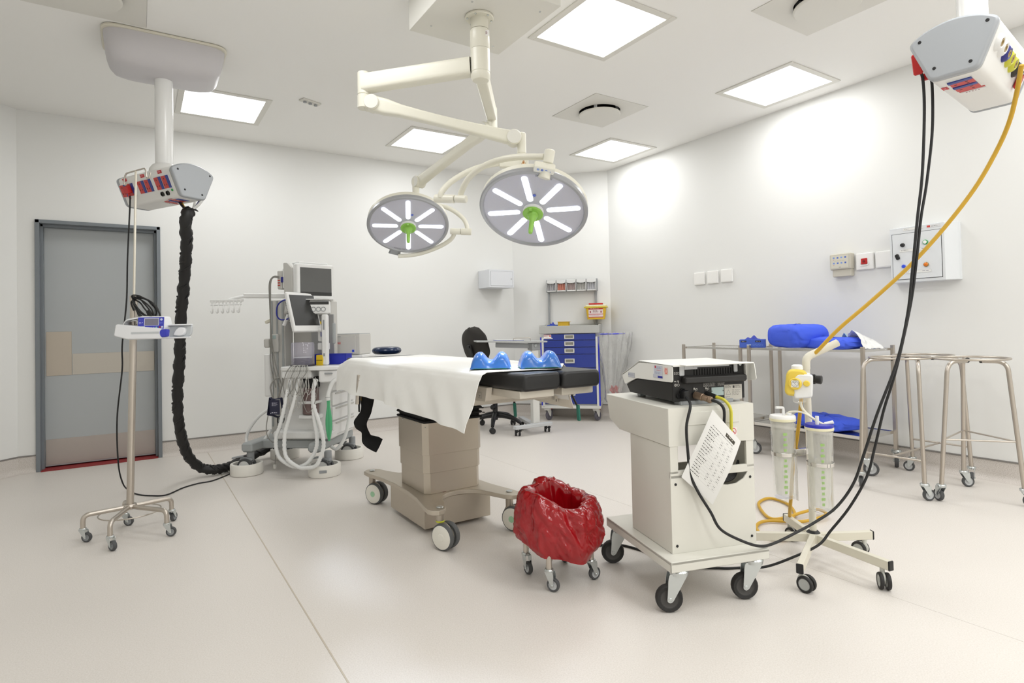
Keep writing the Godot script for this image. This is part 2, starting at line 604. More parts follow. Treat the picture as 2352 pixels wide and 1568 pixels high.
func ceiling_light(x: float, z: float, i: int):
	var where := ["square ceiling light panel near the door, partly hidden by the left pendant", "square ceiling light panel nearest the far wall behind the surgical lamp arms", "square ceiling light panel nearest the far right corner of the room", "square ceiling light panel closest to the right wall, beside a round air diffuser", "large bright ceiling light panel right beside the surgical lamp mounting box", "square ceiling light panel above the top edge of the view"]
	var t := thing("ceiling_light", where[i] if i < 6 else "square ceiling light panel behind the viewer's back", "light", Vector3(x + 0.2875, CEIL, z - 0.2937), 0.0, "square ceiling light panels")
	var w := 0.575
	var d := 0.587
	B.new().box(Vector3(0, -0.003, 0), Vector3(w, 0.004, d), 0.001).done("panel", M.panel_glow, t)
	var f := B.new()
	for s in [-1.0, 1.0]:
		f.box(Vector3(s * (w / 2 + 0.022), -0.004, 0), Vector3(0.044, 0.008, d + 0.088), 0.002)
		f.box(Vector3(0, -0.004, s * (d / 2 + 0.022)), Vector3(w, 0.008, 0.044), 0.002)
	f.done("frame", M.fitting, t)
	var l := AreaLight3D.new()
	l.name = "panel_light"
	l.area_size = Vector2(0.57, 0.58)
	l.light_color = Color(0.985, 0.988, 0.99)
	l.light_energy = 0.98
	l.area_range = 12.0
	l.area_attenuation = 2.0
	l.shadow_enabled = true
	l.position = Vector3(0, -0.012, 0)
	l.rotation.x = -PI / 2
	t.add_child(l)

func room():
	structure("floor", B.new().box(Vector3(1.6, -0.05, -1.1), Vector3(7.2, 0.1, 11.0), 0.0), M.floor)
	var fl: Node3D = get_node("floor")
	var sm := B.new()
	sm.box(Vector3(0.553, 0.0004, -2.4), Vector3(0.006, 0.0014, 7.6), 0.0004)
	sm.done("weld_seam", M.seam, fl)
	B.new().box(Vector3(2.53, 0.0004, -2.4), Vector3(0.005, 0.0012, 7.6), 0.0004).done("weld_seam", M.floor, fl)
	# ceiling with openings for the air diffusers
	var xs := [-2.0, -0.533, 0.067, 3.168, 3.768, 5.2]
	var zs := [-6.6, -4.192, -3.592, -2.161, -1.561, 4.4]
	var b := B.new()
	for i in 5:
		for j in 5:
			if (i == 3 and j == 1) or (i == 3 and j == 3) or (i == 1 and j == 1):
				continue
			b.box(Vector3((xs[i] + xs[i + 1]) / 2, CEIL + 0.05, (zs[j] + zs[j + 1]) / 2), Vector3(xs[i + 1] - xs[i], 0.1, zs[j + 1] - zs[j]), 0.0)
	structure("ceiling", b, M.ceiling)
	# walls
	var h := CEIL / 2
	b = B.new()
	b.box(Vector3(-0.765, h, ZF - 0.1), Vector3(0.12, CEIL, 0.2), 0.0)
	b.box(Vector3((0.19 + 4.04) / 2, h, ZF - 0.1), Vector3(4.04 - 0.19, CEIL, 0.2), 0.0)
	b.box(Vector3(-0.2575, (2.095 + CEIL) / 2, ZF - 0.1), Vector3(0.895, CEIL - 2.095, 0.2), 0.0)
	structure("wall_far", b, M.wall)
	structure("wall_right", B.new().box(Vector3(X1 + 0.1, h, -0.6), Vector3(0.2, CEIL, 9.52), 0.0), M.wall)
	structure("wall_corner", wall_between(Vector3(4.03, 0, ZF), Vector3(X1, 0, -5.36)), M.wall)
	structure("wall_left_corner", wall_between(Vector3(-1.72, 0, -5.33), Vector3(-0.822, 0, ZF)), M.wall)
	structure("wall_left", B.new().box(Vector3(-1.82, h, -0.6), Vector3(0.2, CEIL, 9.5), 0.0), M.wall)
	structure("wall_rear", B.new().box(Vector3(1.6, h, 4.2), Vector3(7.0, CEIL, 0.2), 0.0), M.wall)
	# coved skirting with a grey capping strip
	var runs := {"far": [Vector3(0.19, 0, ZF), Vector3(4.03, 0, ZF)], "far_left": [Vector3(-0.822, 0, ZF), Vector3(-0.705, 0, ZF)], "corner": [Vector3(4.03, 0, ZF), Vector3(X1, 0, -5.36)], "right": [Vector3(X1, 0, -5.36), Vector3(X1, 0, 4.1)], "left_corner": [Vector3(-1.72, 0, -5.33), Vector3(-0.822, 0, ZF)], "left": [Vector3(-1.72, 0, 4.1), Vector3(-1.72, 0, -5.33)]}
	for k in runs:
		var a: Vector3 = runs[k][0]
		var c: Vector3 = runs[k][1]
		var dir := (c - a).normalized()
		var inn := Vector3.UP.cross(dir)           # into the room
		if inn.dot(Vector3(1.6, 0, -2.5) - a) < 0.0:
			inn = -inn
		# frame: x into the room, y up, z along the wall
		var zax := inn.cross(Vector3.UP)
		var org := a if zax.dot(dir) > 0.0 else c
		var t := Transform3D(Basis(inn, Vector3.UP, zax), org)
		var pr := [Vector2(-0.002, 0.0), Vector2(-0.002, 0.134), Vector2(0.003, 0.134), Vector2(0.004, 0.05)]
		for i in 7:
			var an := PI / 2 * i / 6
			pr.append(Vector2(0.004 + 0.04 * (1 - cos(an)), 0.001 + 0.042 * (1 - sin(an))))
		pr.append(Vector2(0.05, 0.0))
		var o := structure("baseboard_" + k, B.new().prism(pr, a.distance_to(c), t, 0.0003), M.skirting)
		B.new().prism([Vector2(0, 0.132), Vector2(0.007, 0.132), Vector2(0.008, 0.136), Vector2(0.007, 0.1415), Vector2(0, 0.143)], a.distance_to(c), t, 0.0005).done("capping_strip", M.trim_grey, o)
	door()

func wall_between(a: Vector3, c: Vector3) -> B:
	var dir := (c - a).normalized()
	var inn := Vector3.UP.cross(dir)
	if inn.dot(Vector3(1.6, 0, -2.5) - a) < 0.0:
		inn = -inn
	return B.new().box((a + c) / 2 - inn * 0.1 + Vector3(0, CEIL / 2, 0), Vector3(a.distance_to(c) + 0.2, CEIL, 0.2), 0.0, Basis(dir, Vector3.UP, dir.cross(Vector3.UP)))

func door():
	# frame 0.895 x 2.095, leaf set back 70 mm
	var d := Node3D.new()
	d.name = "door_1"
	d.set_meta("kind", "structure")
	d.position = Vector3(-0.2575, 0, ZF)
	add_child(d)
	tag(d, "grey flush door in a dark grey steel frame with metal protection plates", "door")
	var f := B.new()
	for s in [-1.0, 1.0]:
		f.box(Vector3(s * 0.433, 1.0475, -0.045), Vector3(0.030, 2.095, 0.13), 0.003)
		f.box(Vector3(s * 0.409, 1.037, -0.075), Vector3(0.020, 2.07, 0.07), 0.002)
	f.box(Vector3(0, 2.08, -0.045), Vector3(0.895, 0.030, 0.13), 0.003)
	f.box(Vector3(0, 2.055, -0.075), Vector3(0.84, 0.022, 0.07), 0.002)
	f.done("door_frame", M.frame_grey, d)
	var lf := B.new().box(Vector3(0, 1.03, -0.12), Vector3(0.80, 2.03, 0.042), 0.003).done("door_leaf", M.door_grey, d)
	B.new().box(Vector3(-0.302, 0.968, -0.0975), Vector3(0.175, 0.375, 0.003), 0.001).done("push_plate", M.steel_satin, lf)
	B.new().box(Vector3(0.092, 0.873, -0.0975), Vector3(0.606, 0.18, 0.003), 0.001).done("protection_rail", M.cream_plate, lf)
	B.new().box(Vector3(0, 0.135, -0.0975), Vector3(0.79, 0.215, 0.003), 0.001).done("kick_plate", M.kick, lf)
	B.new().box(Vector3(0, 0.003, -0.06), Vector3(0.83, 0.006, 0.2), 0.001).done("threshold", M.red_threshold, d)
	B.new().box(Vector3(0, 1.0, -0.2), Vector3(1.1, 2.4, 0.03), 0.0).done("door_backing", M.dark, d)

func ceiling_fittings():
	var names := ["round ceiling air diffuser in a square plate in front of the far right light panel", "round ceiling air diffuser cut off by the top edge, right of the big light panel", "round ceiling air diffuser cut off by the top left corner above the pendant"]
	var pos := [[3.468, -3.892], [3.467, -1.861], [-0.233, -3.892]]
	for i in 3:
		var t := thing("air_diffuser", names[i], "air vent", Vector3(pos[i][0], CEIL, pos[i][1]), 0.0, "round ceiling air diffusers")
		var b := B.new()
		var n := 48
		var r := 0.182
		for k in n:
			var a0 := TAU * k / n
			var a1 := TAU * (k + 1) / n
			var c0 := Vector3(cos(a0), 0, sin(a0))
			var c1 := Vector3(cos(a1), 0, sin(a1))
			var s0: float = 0.299 / maxf(absf(c0.x), absf(c0.z))
			var s1: float = 0.299 / maxf(absf(c1.x), absf(c1.z))
			var y := Vector3(0, -0.004, 0)
			b.quad(c0 * r + y, c1 * r + y, c1 * s1 + y, c0 * s0 + y, Vector3.DOWN, Vector3.DOWN, Vector3.DOWN, Vector3.DOWN)
			b.quad(c0 * r + y, c1 * r + y, c1 * r + Vector3(0, 0.02, 0), c0 * r + Vector3(0, 0.02, 0), -c0, -c1, -c1, -c0)
			b.quad(c0 * s0 + y, c1 * s1 + y, c1 * s1 + Vector3(0, 0.02, 0), c0 * s0 + Vector3(0, 0.02, 0), c0, c1, c1, c0)
		b.done("face_plate", M.fitting, t)
		B.new().lathe([Vector2(0, -0.045), Vector2(0.176, -0.043), Vector2(0.184, -0.036), Vector2(0.184, -0.028), Vector2(0.15, -0.02), Vector2(0, -0.02)], Transform3D(), 48).done("disc", M.fitting, t)
		B.new().lathe([Vector2(0.184, 0.01), Vector2(0.2, 0.012), Vector2(0.2, 0.2), Vector2(0, 0.2)], Transform3D(), 32).done("duct", M.dark, t)
		for k in 3:
			var a := TAU * k / 3 + 0.4
			B.new().box(Vector3(cos(a) * 0.165, 0.02, sin(a) * 0.165), Vector3(0.012, 0.1, 0.03), 0.001).done("bracket", M.light_grey, t)
	# small nozzle plate on the ceiling
	var s := thing("ceiling_sensor", "small white sensor plate on the ceiling left of the surgical lamp", "sensor", Vector3(1.22, CEIL, -4.9), 20)
	B.new().box(Vector3(0, -0.006, 0), Vector3(0.17, 0.012, 0.07), 0.004).done("plate", M.fitting, s)
	for k in 3:
		B.new().cyl(Vector3(-0.05 + k * 0.05, -0.012, 0), Vector3(-0.05 + k * 0.05, -0.024, 0), 0.014).done("nozzle", M.mid_grey, s)

# ---------------------------------------------------------------- ceiling pendants
func pendant(called: String, label: String, head: Vector3, turn: float, canopy: Vector2, gas_side: bool) -> Node3D:
	var t := thing(called, label, "supply pendant", Vector3(head.x, CEIL, head.z))
	# canopy at the ceiling
	var cc := Vector3(canopy.x, 0, canopy.y)
	var trim := B.new(t.transform.affine_inverse() * Transform3D(Basis(), cc))
	var outline := rrect(0.70, 0.47, 0.10, 8)
	trim.prism(outline, 0.02, Transform3D(Basis(Vector3.RIGHT, Vector3.BACK, Vector3.DOWN), Vector3(0, CEIL, 0)), 0.008)
	trim.done("canopy_trim", M.cream, t)
	var ring := rrect(2.0, 2.0, 0.42, 8)
	var secs := [[0.335, 0.222, 2.982], [0.333, 0.22, 2.95], [0.325, 0.212, 2.90], [0.31, 0.198, 2.85], [0.285, 0.175, 2.815], [0.24, 0.135, 2.795], [0.12, 0.06, 2.785], [0.0, 0.0, 2.784]]
	var body := B.new(t.transform.affine_inverse() * Transform3D(Basis(), cc))
	var nr := ring.size()
	body.skin(nr, secs.size() - 1, func(u, v):
		var q: Vector2 = ring[int(round(u * nr)) % nr]
		var s: Array = secs[int(round(v * (secs.size() - 1)))]
		return Vector3(q.x * s[0], s[2], q.y * s[1]), 0.003, true)
	body.done("canopy", M.pendant_grey, t)
	var b := wb(t)
	b.cyl(Vector3(head.x, head.y + 0.19, head.z), Vector3(head.x, 2.83, head.z), 0.053, -1.0, 32)
	b.done("column", M.white_gloss, t)
	# service head
	var f := fr(head, turn)
	var sec := rounded([Vector2(-0.078, 0), Vector2(0.078, 0), Vector2(0.146, 0.168), Vector2(0.10, 0.198), Vector2(0.05, 0.214), Vector2(0, 0.22), Vector2(-0.05, 0.214), Vector2(-0.10, 0.198), Vector2(-0.146, 0.168)], 0.022, 4)
	b = wb(t).at(f)
	b.prism(sec, 0.54, fr(Vector3(0, 0, -0.27)), 0.002)
	b.lathe([Vector2(0.053, 0.262), Vector2(0.07, 0.252), Vector2(0.088, 0.225), Vector2(0.093, 0.195)], Transform3D(), 32)
	var hd := b.done("service_head", M.pendant_white, t)
	for s in [0, 1]:
		b = wb(t).at(f)
		b.prism(sec.map(func(q): return (q - Vector2(0, 0.11)) * 1.012 + Vector2(0, 0.11)), 0.036, fr(Vector3(0, 0, 0.27)) if s == 0 else fr(Vector3(0, 0, -0.306)), 0.012)
		var cap := b.done("end_cap", M.cap_grey, t)
		if s == 0:
			for q in [Vector2(-0.105, 0.165), Vector2(0.11, 0.165), Vector2(-0.06, 0.045), Vector2(0.055, 0.032)]:
				wb(t).at(f).cyl(Vector3(q.x, q.y, 0.304), Vector3(q.x, q.y, 0.308), 0.0065, -1.0, 12).done("screw", M.black, cap)
	var sl := Vector3(-0.068, 0.168, 0).normalized()
	if not gas_side:
		var face := Transform3D(Basis(Vector3(0, 0, 1), sl, Vector3(0, 0, 1).cross(sl)), Vector3(-0.112, 0.084, 0))
		for zc in [-0.205, -0.01, 0.172]:
			double_socket(t, f * face * fr(Vector3(zc, 0.012, 0.0)), hd)
			decal("red_label", 0.042, 0.02, f * face * fr(Vector3(zc + 0.005, 0.078, 0.0005)), M.red_label, hd, 0.001, t.transform.affine_inverse())
		for zc in [0.13, 0.185]:
			var c := wb(t).at(f * face)
			c.lathe([Vector2(0, 0.004), Vector2(0.004, 0.004), Vector2(0.005, 0.001), Vector2(0.009, 0.001), Vector2(0.010, 0.009), Vector2(0.0145, 0.008), Vector2(0.015, 0.0)], Transform3D(Basis(Vector3.RIGHT, Vector3.BACK, Vector3.DOWN), Vector3(zc, -0.055, 0)), 18)
			c.done("earth_stud", M.black_steel, hd)
		wb(t).at(f * face).cyl(Vector3(0.237, -0.042, 0), Vector3(0.237, -0.042, 0.006), 0.0075, -1.0, 14).done("green_stud", M.green_led, hd)
	else:
		var slr := Vector3(0.068, 0.168, 0).normalized()
		var face := Transform3D(Basis(Vector3(0, 0, -1), slr, Vector3(0, 0, -1).cross(slr)), Vector3(0.112, 0.084, 0))
		var cols := ["white", "white", "gas_blue", "gas_yellow", "gas_yellow", "black_steel"]
		for i in 6:
			var p := Vector3(-0.215 + i * 0.062, 0.022 - i * 0.004, 0)
			var tt := f * face * Transform3D(Basis(Vector3.RIGHT, Vector3.BACK, Vector3.DOWN), p)
			wb(t).at(tt).lathe([Vector2(0.0, 0.004), Vector2(0.016, 0.004), Vector2(0.014, 0.014), Vector2(0.02, 0.017), Vector2(0.028, 0.011), Vector2(0.031, 0.005), Vector2(0.033, 0.0)], Transform3D(), 26).done("gas_outlet", M[cols[i]], hd)
			wb(t).at(tt).lathe([Vector2(0.0, 0.012), Vector2(0.006, 0.012), Vector2(0.008, 0.016), Vector2(0.014, 0.016), Vector2(0.0155, 0.010)], Transform3D(), 16).done("outlet_bore", M.brass, hd)
		# quick coupler with the hose tail
		var cp := wb(t).at(f * face)
		cp.cyl(Vector3(0.14, 0.005, 0.01), Vector3(0.14, -0.005, 0.06), 0.012)
		cp.cyl(Vector3(0.14, 0.0, 0.052), Vector3(0.12, -0.05, 0.058), 0.010)
		cp.cyl(Vector3(0.16, 0.002, 0.045), Vector3(0.06, 0.004, 0.055), 0.005)
		cp.done("hose_coupler", M.zinc, hd)
		wb(t).at(f * face).box(Vector3(0.165, -0.02, 0.012), Vector3(0.03, 0.08, 0.02), 0.006).done("red_tag", M.red, hd)
	# underside sockets and labels
	var under := f * Transform3D(Basis(Vector3(0, 0, 1), Vector3(-1, 0, 0), Vector3(0, -1, 0)), Vector3(0, 0, 0))
	double_socket(t, under * fr(Vector3(0.16, 0.0 if gas_side else 0.02, 0.0)), hd)
	decal("red_label", 0.035, 0.02, under * fr(Vector3(0.165, 0.062, 0.0005)), M.red_label, hd, 0.001, t.transform.affine_inverse())
	decal("red_strip_label", 0.016, 0.085, under * fr(Vector3(0.07, -0.005, 0.0005)), M.red, hd, 0.001, t.transform.affine_inverse())
	decal("white_label", 0.016, 0.085, under * fr(Vector3(0.045, -0.005, 0.0005)), M.small_print, hd, 0.001, t.transform.affine_inverse())
	return t

# twin mains outlet in red with blue rockers, lying in the local xy plane of xf
func double_socket(t: Node3D, xf: Transform3D, parent: Node3D):
	var o := wb(t).at(xf).box(Vector3(0, 0, 0.001), Vector3(0.152, 0.084, 0.003), 0.001).done("outlet_plate", M.pendant_white, parent)
	for i in 2:
		var c := -0.038 + i * 0.076
		if parent.get_parent() == self:
			pass
		var r := wb(t).at(xf)
		r.box(Vector3(c - 0.012, 0, 0.003), Vector3(0.046, 0.078, 0.004), 0.0015)
		r.done("outlet_face", M.socket_red, parent)
		var k := wb(t).at(xf)
		k.box(Vector3(c + 0.024, 0, 0.004), Vector3(0.023, 0.078, 0.006), 0.001, Basis.from_euler(Vector3(0.03, 0, 0)))
		k.done("outlet_rocker", M.rocker_blue, parent)
		var p := wb(t).at(xf)
		for q in [Vector2(-0.012, 0.022), Vector2(-0.024, -0.016), Vector2(0.0, -0.016)]:
			p.box(Vector3(c + q.x, q.y, 0.0052), Vector3(0.006, 0.009, 0.001), 0.0002)
		p.done("outlet_pin_holes", M.black, parent)
		parent.get_child(parent.get_child_count() - 1).set_meta("kind", "stuff")

func pendants():
	mat("pendant_grey", rgb(206, 203, 205), 0.45)
	mat("pendant_white", rgb(238, 237, 233), 0.4)
	mat("cap_grey", rgb(176, 180, 184), 0.45)
	mat("socket_red", rgb(205, 68, 62), 0.45)
	mat("rocker_blue", rgb(46, 62, 140), 0.4)
	mat("gas_blue", rgb(42, 44, 130), 0.35)
	mat("gas_yellow", rgb(206, 204, 60), 0.35)
	mat("brass", rgb(150, 126, 76), 0.35, 0.8)
	mat("black_steel", rgb(60, 58, 54), 0.3, 0.6)
	mat("green_led", rgb(36, 150, 66), 0.4)
	printed("red_label", picture(64, 32, rgb(196, 40, 48), [["t", 0.15, 0.3, 0.7, 0.4, 2, rgb(245, 225, 225)]]))
	printed("small_print", picture(32, 96, rgb(240, 238, 236), [["t", 0.2, 0.2, 0.6, 0.6, 5, rgb(120, 60, 60)]]))
	mat("hose_yellow", rgb(208, 164, 46), 0.45)
	mat("hose_white", rgb(225, 225, 222), 0.45)
	mat("hose_blue", rgb(36, 44, 140), 0.45)
	mat("cable_black", rgb(24, 24, 25), 0.55)
	pendant("supply_pendant", "white ceiling supply pendant with red sockets and black bundled hoses, near the door", Vector3(0.165, 1.968, -4.455), 29.4, Vector2(0.178, -4.445), false)
	pendant("supply_pendant", "white ceiling supply pendant with coloured gas outlets and a yellow hose, top right corner", Vector3(2.955, 2.04, -0.985), -83.6, Vector2(2.955, -0.985), true)
	# flexible hoses from the left pendant to the anaesthetic machine
	mat("sleeve", rgb(22, 21, 21), 0.5)
	var hb := thing("hose_bundle", "thick crinkled black sleeve of gas hoses hanging from the left pendant to the floor", "hose", Vector3(0.26, 0, -4.8))
	var path := curve([Vector3(0.300, 1.905, -4.285), Vector3(0.272, 1.849, -4.270), Vector3(0.280, 1.699, -4.356), Vector3(0.277, 1.537, -4.455), Vector3(0.265, 1.339, -4.559), Vector3(0.256, 1.132, -4.662), Vector3(0.254, 0.917, -4.761), Vector3(0.247, 0.695, -4.864), Vector3(0.255, 0.495, -4.956), Vector3(0.280, 0.321, -5.036), Vector3(0.332, 0.173, -5.099), Vector3(0.41, 0.075, -5.15), Vector3(0.495, 0.047, -5.14), Vector3(0.575, 0.044, -5.17), Vector3(0.66, 0.046, -5.25), Vector3(0.743, 0.05, -5.36), Vector3(0.902, 0.07, -5.5), Vector3(1.06, 0.12, -5.56)], 14)
	var rng := RandomNumberGenerator.new()
	rng.seed = 5
	var radii := []
	for i in path.size():
		radii.append(0.034 + 0.0035 * sin(i * 0.9) + rng.randf_range(-0.0025, 0.0035) - (0.006 if i < 3 else 0.0))
	var sl := wb(hb)
	sl.tube(path, radii, 14)
	# wrinkle folds winding round the sleeve
	for k in range(2, path.size() - 4, 3):
		var c: Vector3 = path[k]
		var d: Vector3 = (path[k + 1] - path[k]).normalized()
		var a := rng.randf() * TAU
		var side := d.cross(Vector3.UP if absf(d.y) < 0.9 else Vector3.RIGHT).normalized()
		var up2 := d.cross(side)
		var fold := []
		for j in 6:
			var an := a + j * 0.42
			fold.append(c + d * (j - 3) * 0.012 + (side * cos(an) + up2 * sin(an)) * 0.034)
		sl.tube(fold, [0.002, 0.005, 0.007, 0.007, 0.005, 0.002], 6)
	sl.done("sleeve", M.sleeve, hb)
	var tails := [["cable_black", Vector3(0.236, 1.972, -4.33), 0.007], ["hose_yellow", Vector3(0.252, 1.972, -4.36), 0.0085], ["hose_white", Vector3(0.372, 1.985, -4.235), 0.009], ["hose_blue", Vector3(0.36, 1.985, -4.26), 0.007], ["hose_white", Vector3(0.335, 1.985, -4.40), 0.008]]
	for i in tails.size():
		var p: Vector3 = tails[i][1]
		var e := Vector3(0.296, 1.885, -4.283) + Vector3(cos(i * 1.25), 0, sin(i * 1.25)) * 0.016
		wb(hb).tube(curve([p, p.lerp(e, 0.35) + Vector3(0, -0.012, 0), e.lerp(p, 0.2), e, e + Vector3(-0.01, -0.04, 0)], 6), tails[i][2], 10).done("gas_hose", M[tails[i][0]], hb)
	# mains lead with the red plug
	var pc := thing("power_cord", "thin black mains cord with a red plug in the left pendant, trailing over the floor", "cord", Vector3(-0.03, 0, -4.6))
	var cp := curve([Vector3(-0.028, 2.02, -4.535), Vector3(-0.029, 1.95, -4.545), Vector3(-0.045, 1.614, -4.59), Vector3(-0.053, 1.341, -4.63), Vector3(-0.08, 1.05, -4.70), Vector3(-0.083, 0.877, -4.75), Vector3(-0.115, 0.55, -4.83), Vector3(-0.113, 0.237, -4.90), Vector3(-0.09, 0.085, -4.94), Vector3(-0.055, 0.012, -5.0), Vector3(0.0, 0.005, -4.86), Vector3(0.071, 0.005, -4.77), Vector3(0.164, 0.005, -4.72), Vector3(0.274, 0.005, -4.86), Vector3(0.375, 0.005, -4.93), Vector3(0.476, 0.005, -4.955), Vector3(0.616, 0.005, -5.113), Vector3(0.742, 0.005, -5.30), Vector3(0.907, 0.005, -5.45)], 10)
	wb(pc).tube(cp, 0.0048, 8).done("cable", M.cable_black, pc)
	var f := fr(Vector3(0.165, 1.968, -4.455), 29.4)
	var slope := Vector3(-0.068, 0.168, 0).normalized()
	var face := f * Transform3D(Basis(Vector3(0, 0, 1), slope, Vector3(0, 0, 1).cross(slope)), Vector3(-0.112, 0.084, 0))
	var pl := wb(pc).at(face)
	pl.prism(rounded([Vector2(-0.025, -0.02), Vector2(0.025, -0.02), Vector2(0.027, 0.028), Vector2(-0.027, 0.028)], 0.01), 0.028, fr(Vector3(-0.179, 0.012, 0.006)), 0.004)
	pl.cyl(Vector3(-0.179, 0.0, 0.02), Vector3(-0.177, -0.045, 0.026), 0.009, 0.006)
	pl.done("plug", M.red, pc)

# ---------------------------------------------------------------- surgical light
func surgical_light():
	mat("lamp_cream", rgb(228, 225, 210), 0.35)
	mat("lamp_face", rgb(196, 196, 206), 0.35)
	mat("lamp_rim", rgb(166, 167, 170), 0.3, 0.3)
	mat("green_handle", rgb(146, 200, 84), 0.35)
	var bar := mat("led_glow", Color.WHITE, 0.4)
	bar.emission_enabled = true
	bar.emission = Color(0.93, 0.95, 1.0)
	bar.emission_energy_multiplier = 1.5
	mat("led_blue_mark", rgb(90, 110, 200), 0.4)
	printed("warn", picture(48, 48, rgb(228, 225, 210), [["l", 0.5, 0.08, 0.08, 0.9, 3, rgb(150, 90, 20)], ["l", 0.5, 0.08, 0.92, 0.9, 3, rgb(150, 90, 20)], ["l", 0.08, 0.9, 0.92, 0.9, 3, rgb(150, 90, 20)], ["r", 0.4, 0.35, 0.2, 0.5, rgb(190, 120, 30)], ["r", 0.3, 0.6, 0.4, 0.25, rgb(190, 120, 30)], ["r", 0.46, 0.45, 0.08, 0.25, rgb(60, 40, 20)]]))
	printed("lamp_panel", picture(128, 40, rgb(238, 238, 232), [["c", 0.2, 0.4, 9, 9, rgb(150, 175, 225)], ["c", 0.4, 0.42, 9, 9, rgb(110, 130, 200)], ["c", 0.6, 0.42, 9, 9, rgb(140, 165, 220)], ["c", 0.82, 0.5, 5, 5, rgb(190, 200, 220)], ["r", 0.42, 0.8, 0.16, 0.1, rgb(90, 90, 100)]]))
	var t := thing("surgical_light", "twin-headed cream surgical light on folding arms, both round heads switched on", "surgical light", Vector3(1.585, CEIL, -2.73))
	# box on the ceiling and flange
	wb(t).box(Vector3(1.612, 2.9, -2.74), Vector3(0.595, 0.2, 0.64), 0.004).done("ceiling_box", M.fitting, t)
	var fl := wb(t).at(fr(Vector3(1.585, 0, -2.73)))
	fl.cyl(Vector3(0, 2.785, 0), Vector3(0, 2.8, 0), 0.078, -1.0, 40, 0.004)
	fl.done("flange", M.lamp_cream, t)
	for k in 6:
		var a := TAU * k / 6 + 0.3
		wb(t).cyl(Vector3(1.585 + cos(a) * 0.067, 2.779, -2.73 + sin(a) * 0.067), Vector3(1.585 + cos(a) * 0.067, 2.787, -2.73 + sin(a) * 0.067), 0.006, -1.0, 8).done("bolt", M.zinc, t)
	for q in [Vector2(1.40, -2.95), Vector2(1.82, -2.98), Vector2(1.84, -2.52), Vector2(1.42, -2.55), Vector2(1.68, -2.92), Vector2(1.48, -2.62)]:
		wb(t).cyl(Vector3(q.x, 2.797, q.y), Vector3(q.x, 2.8005, q.y), 0.006, -1.0, 8).done("box_screw", M.zinc, t)
	wb(t).lathe([Vector2(0.0, 2.79), Vector2(0.049, 2.79), Vector2(0.049, 2.726), Vector2(0.053, 2.722), Vector2(0.0, 2.722)], fr(Vector3(1.585, 0, -2.73)), 36).done("column_neck", M.lamp_cream, t)
	wb(t).lathe([Vector2(0.0, 2.72), Vector2(0.053, 2.72), Vector2(0.053, 2.618), Vector2(0.0515, 2.616), Vector2(0.0, 2.616)], fr(Vector3(1.585, 0, -2.73)), 36).done("column", M.lamp_cream, t)
	var hub := wb(t).lathe([Vector2(0.0, 2.614), Vector2(0.053, 2.614), Vector2(0.053, 2.492), Vector2(0.051, 2.49), Vector2(0.051, 2.486), Vector2(0.053, 2.484), Vector2(0.053, 2.462), Vector2(0.044, 2.448), Vector2(0.02, 2.442), Vector2(0.0, 2.442)], fr(Vector3(1.585, 0, -2.73)), 36).done("column_hub", M.lamp_cream, t)
	decal("type_plate", 0.03, 0.03, Transform3D(Basis(Vector3(0.84, 0, 0.54), Vector3.UP, Vector3(-0.54, 0, 0.84)), Vector3(1.595, 2.69, -2.6755)), M.small_print, hub, 0.0008, t.transform.affine_inverse())
	# front arm pair
	var e1 := Vector3(1.096, 2.505, -3.211)
	arm_beam(t, Vector3(1.55, 2.53, -2.765), e1, 0.075, 0.095, 0.075, 0.10, "extension_arm")
	var sp := wb(t)
	sp.cyl(e1 + Vector3(0, -0.065, 0), e1 + Vector3(0, 0.065, 0), 0.034, -1.0, 24, 0.004)
	sp.done("elbow_post", M.lamp_cream, t)
	var s1 := Vector3(1.137, 2.392, -3.189)
	var s2 := Vector3(1.831, 2.189, -2.791)
	spring_arm(t, e1 + Vector3(0, -0.07, 0), s1, s2, Vector3(1.869, 2.0, -2.769))
	# foot of the front spindle with the warning mark
	var bx := wb(t)
	bx.cyl(Vector3(1.869, 2.17, -2.769), Vector3(1.869, 2.02, -2.771), 0.024, -1.0, 20)
	bx.bar(Vector3(1.90, 2.045, -2.75), Vector3(1.76, 2.05, -2.84), 0.045, 0.055, 0.006)
	var sb := bx.done("spindle", M.lamp_cream, t)
	decal("warning_mark", 0.03, 0.03, Transform3D(Basis(Vector3(0.84, 0, 0.54), Vector3.UP, Vector3(-0.54, 0, 0.84)), Vector3(1.862, 2.045, -2.742)), M.warn, sb, 0.001, t.transform.affine_inverse())
	wb(t).tube(curve([Vector3(1.800, 2.054, -2.812), Vector3(1.767, 2.051, -2.836), Vector3(1.631, 2.014, -2.900), Vector3(1.512, 1.942, -2.943), Vector3(1.447, 1.875, -2.951), Vector3(1.440, 1.84, -2.955)], 10), 0.0165, 14).done("yoke_tube", M.lamp_cream, t)
	var el := wb(t)
	el.cyl(Vector3(1.425, 1.842, -2.995), Vector3(1.500, 1.829, -2.90), 0.024, -1.0, 20, 0.003)
	el.cyl(Vector3(1.502, 1.829, -2.898), Vector3(1.545, 1.821, -2.845), 0.021, -1.0, 20, 0.003)
	el.done("yoke_elbow", M.lamp_cream, t)
	wb(t).tube(curve([Vector3(1.535, 1.826, -2.896), Vector3(1.535, 1.870, -2.883), Vector3(1.543, 1.936, -2.793), Vector3(1.573, 1.972, -2.654), Vector3(1.620, 1.972, -2.493), Vector3(1.707, 1.947, -2.331)], 12), 0.0165, 14).done("yoke_tube", M.lamp_cream, t)
	var jt := wb(t)
	jt.cyl(Vector3(1.719, 1.972, -2.296), Vector3(1.708, 1.905, -2.303), 0.0265, 0.025, 24, 0.004)
	jt.cyl(Vector3(1.708, 1.903, -2.303), Vector3(1.694, 1.835, -2.320), 0.0245, 0.03, 24, 0.002)
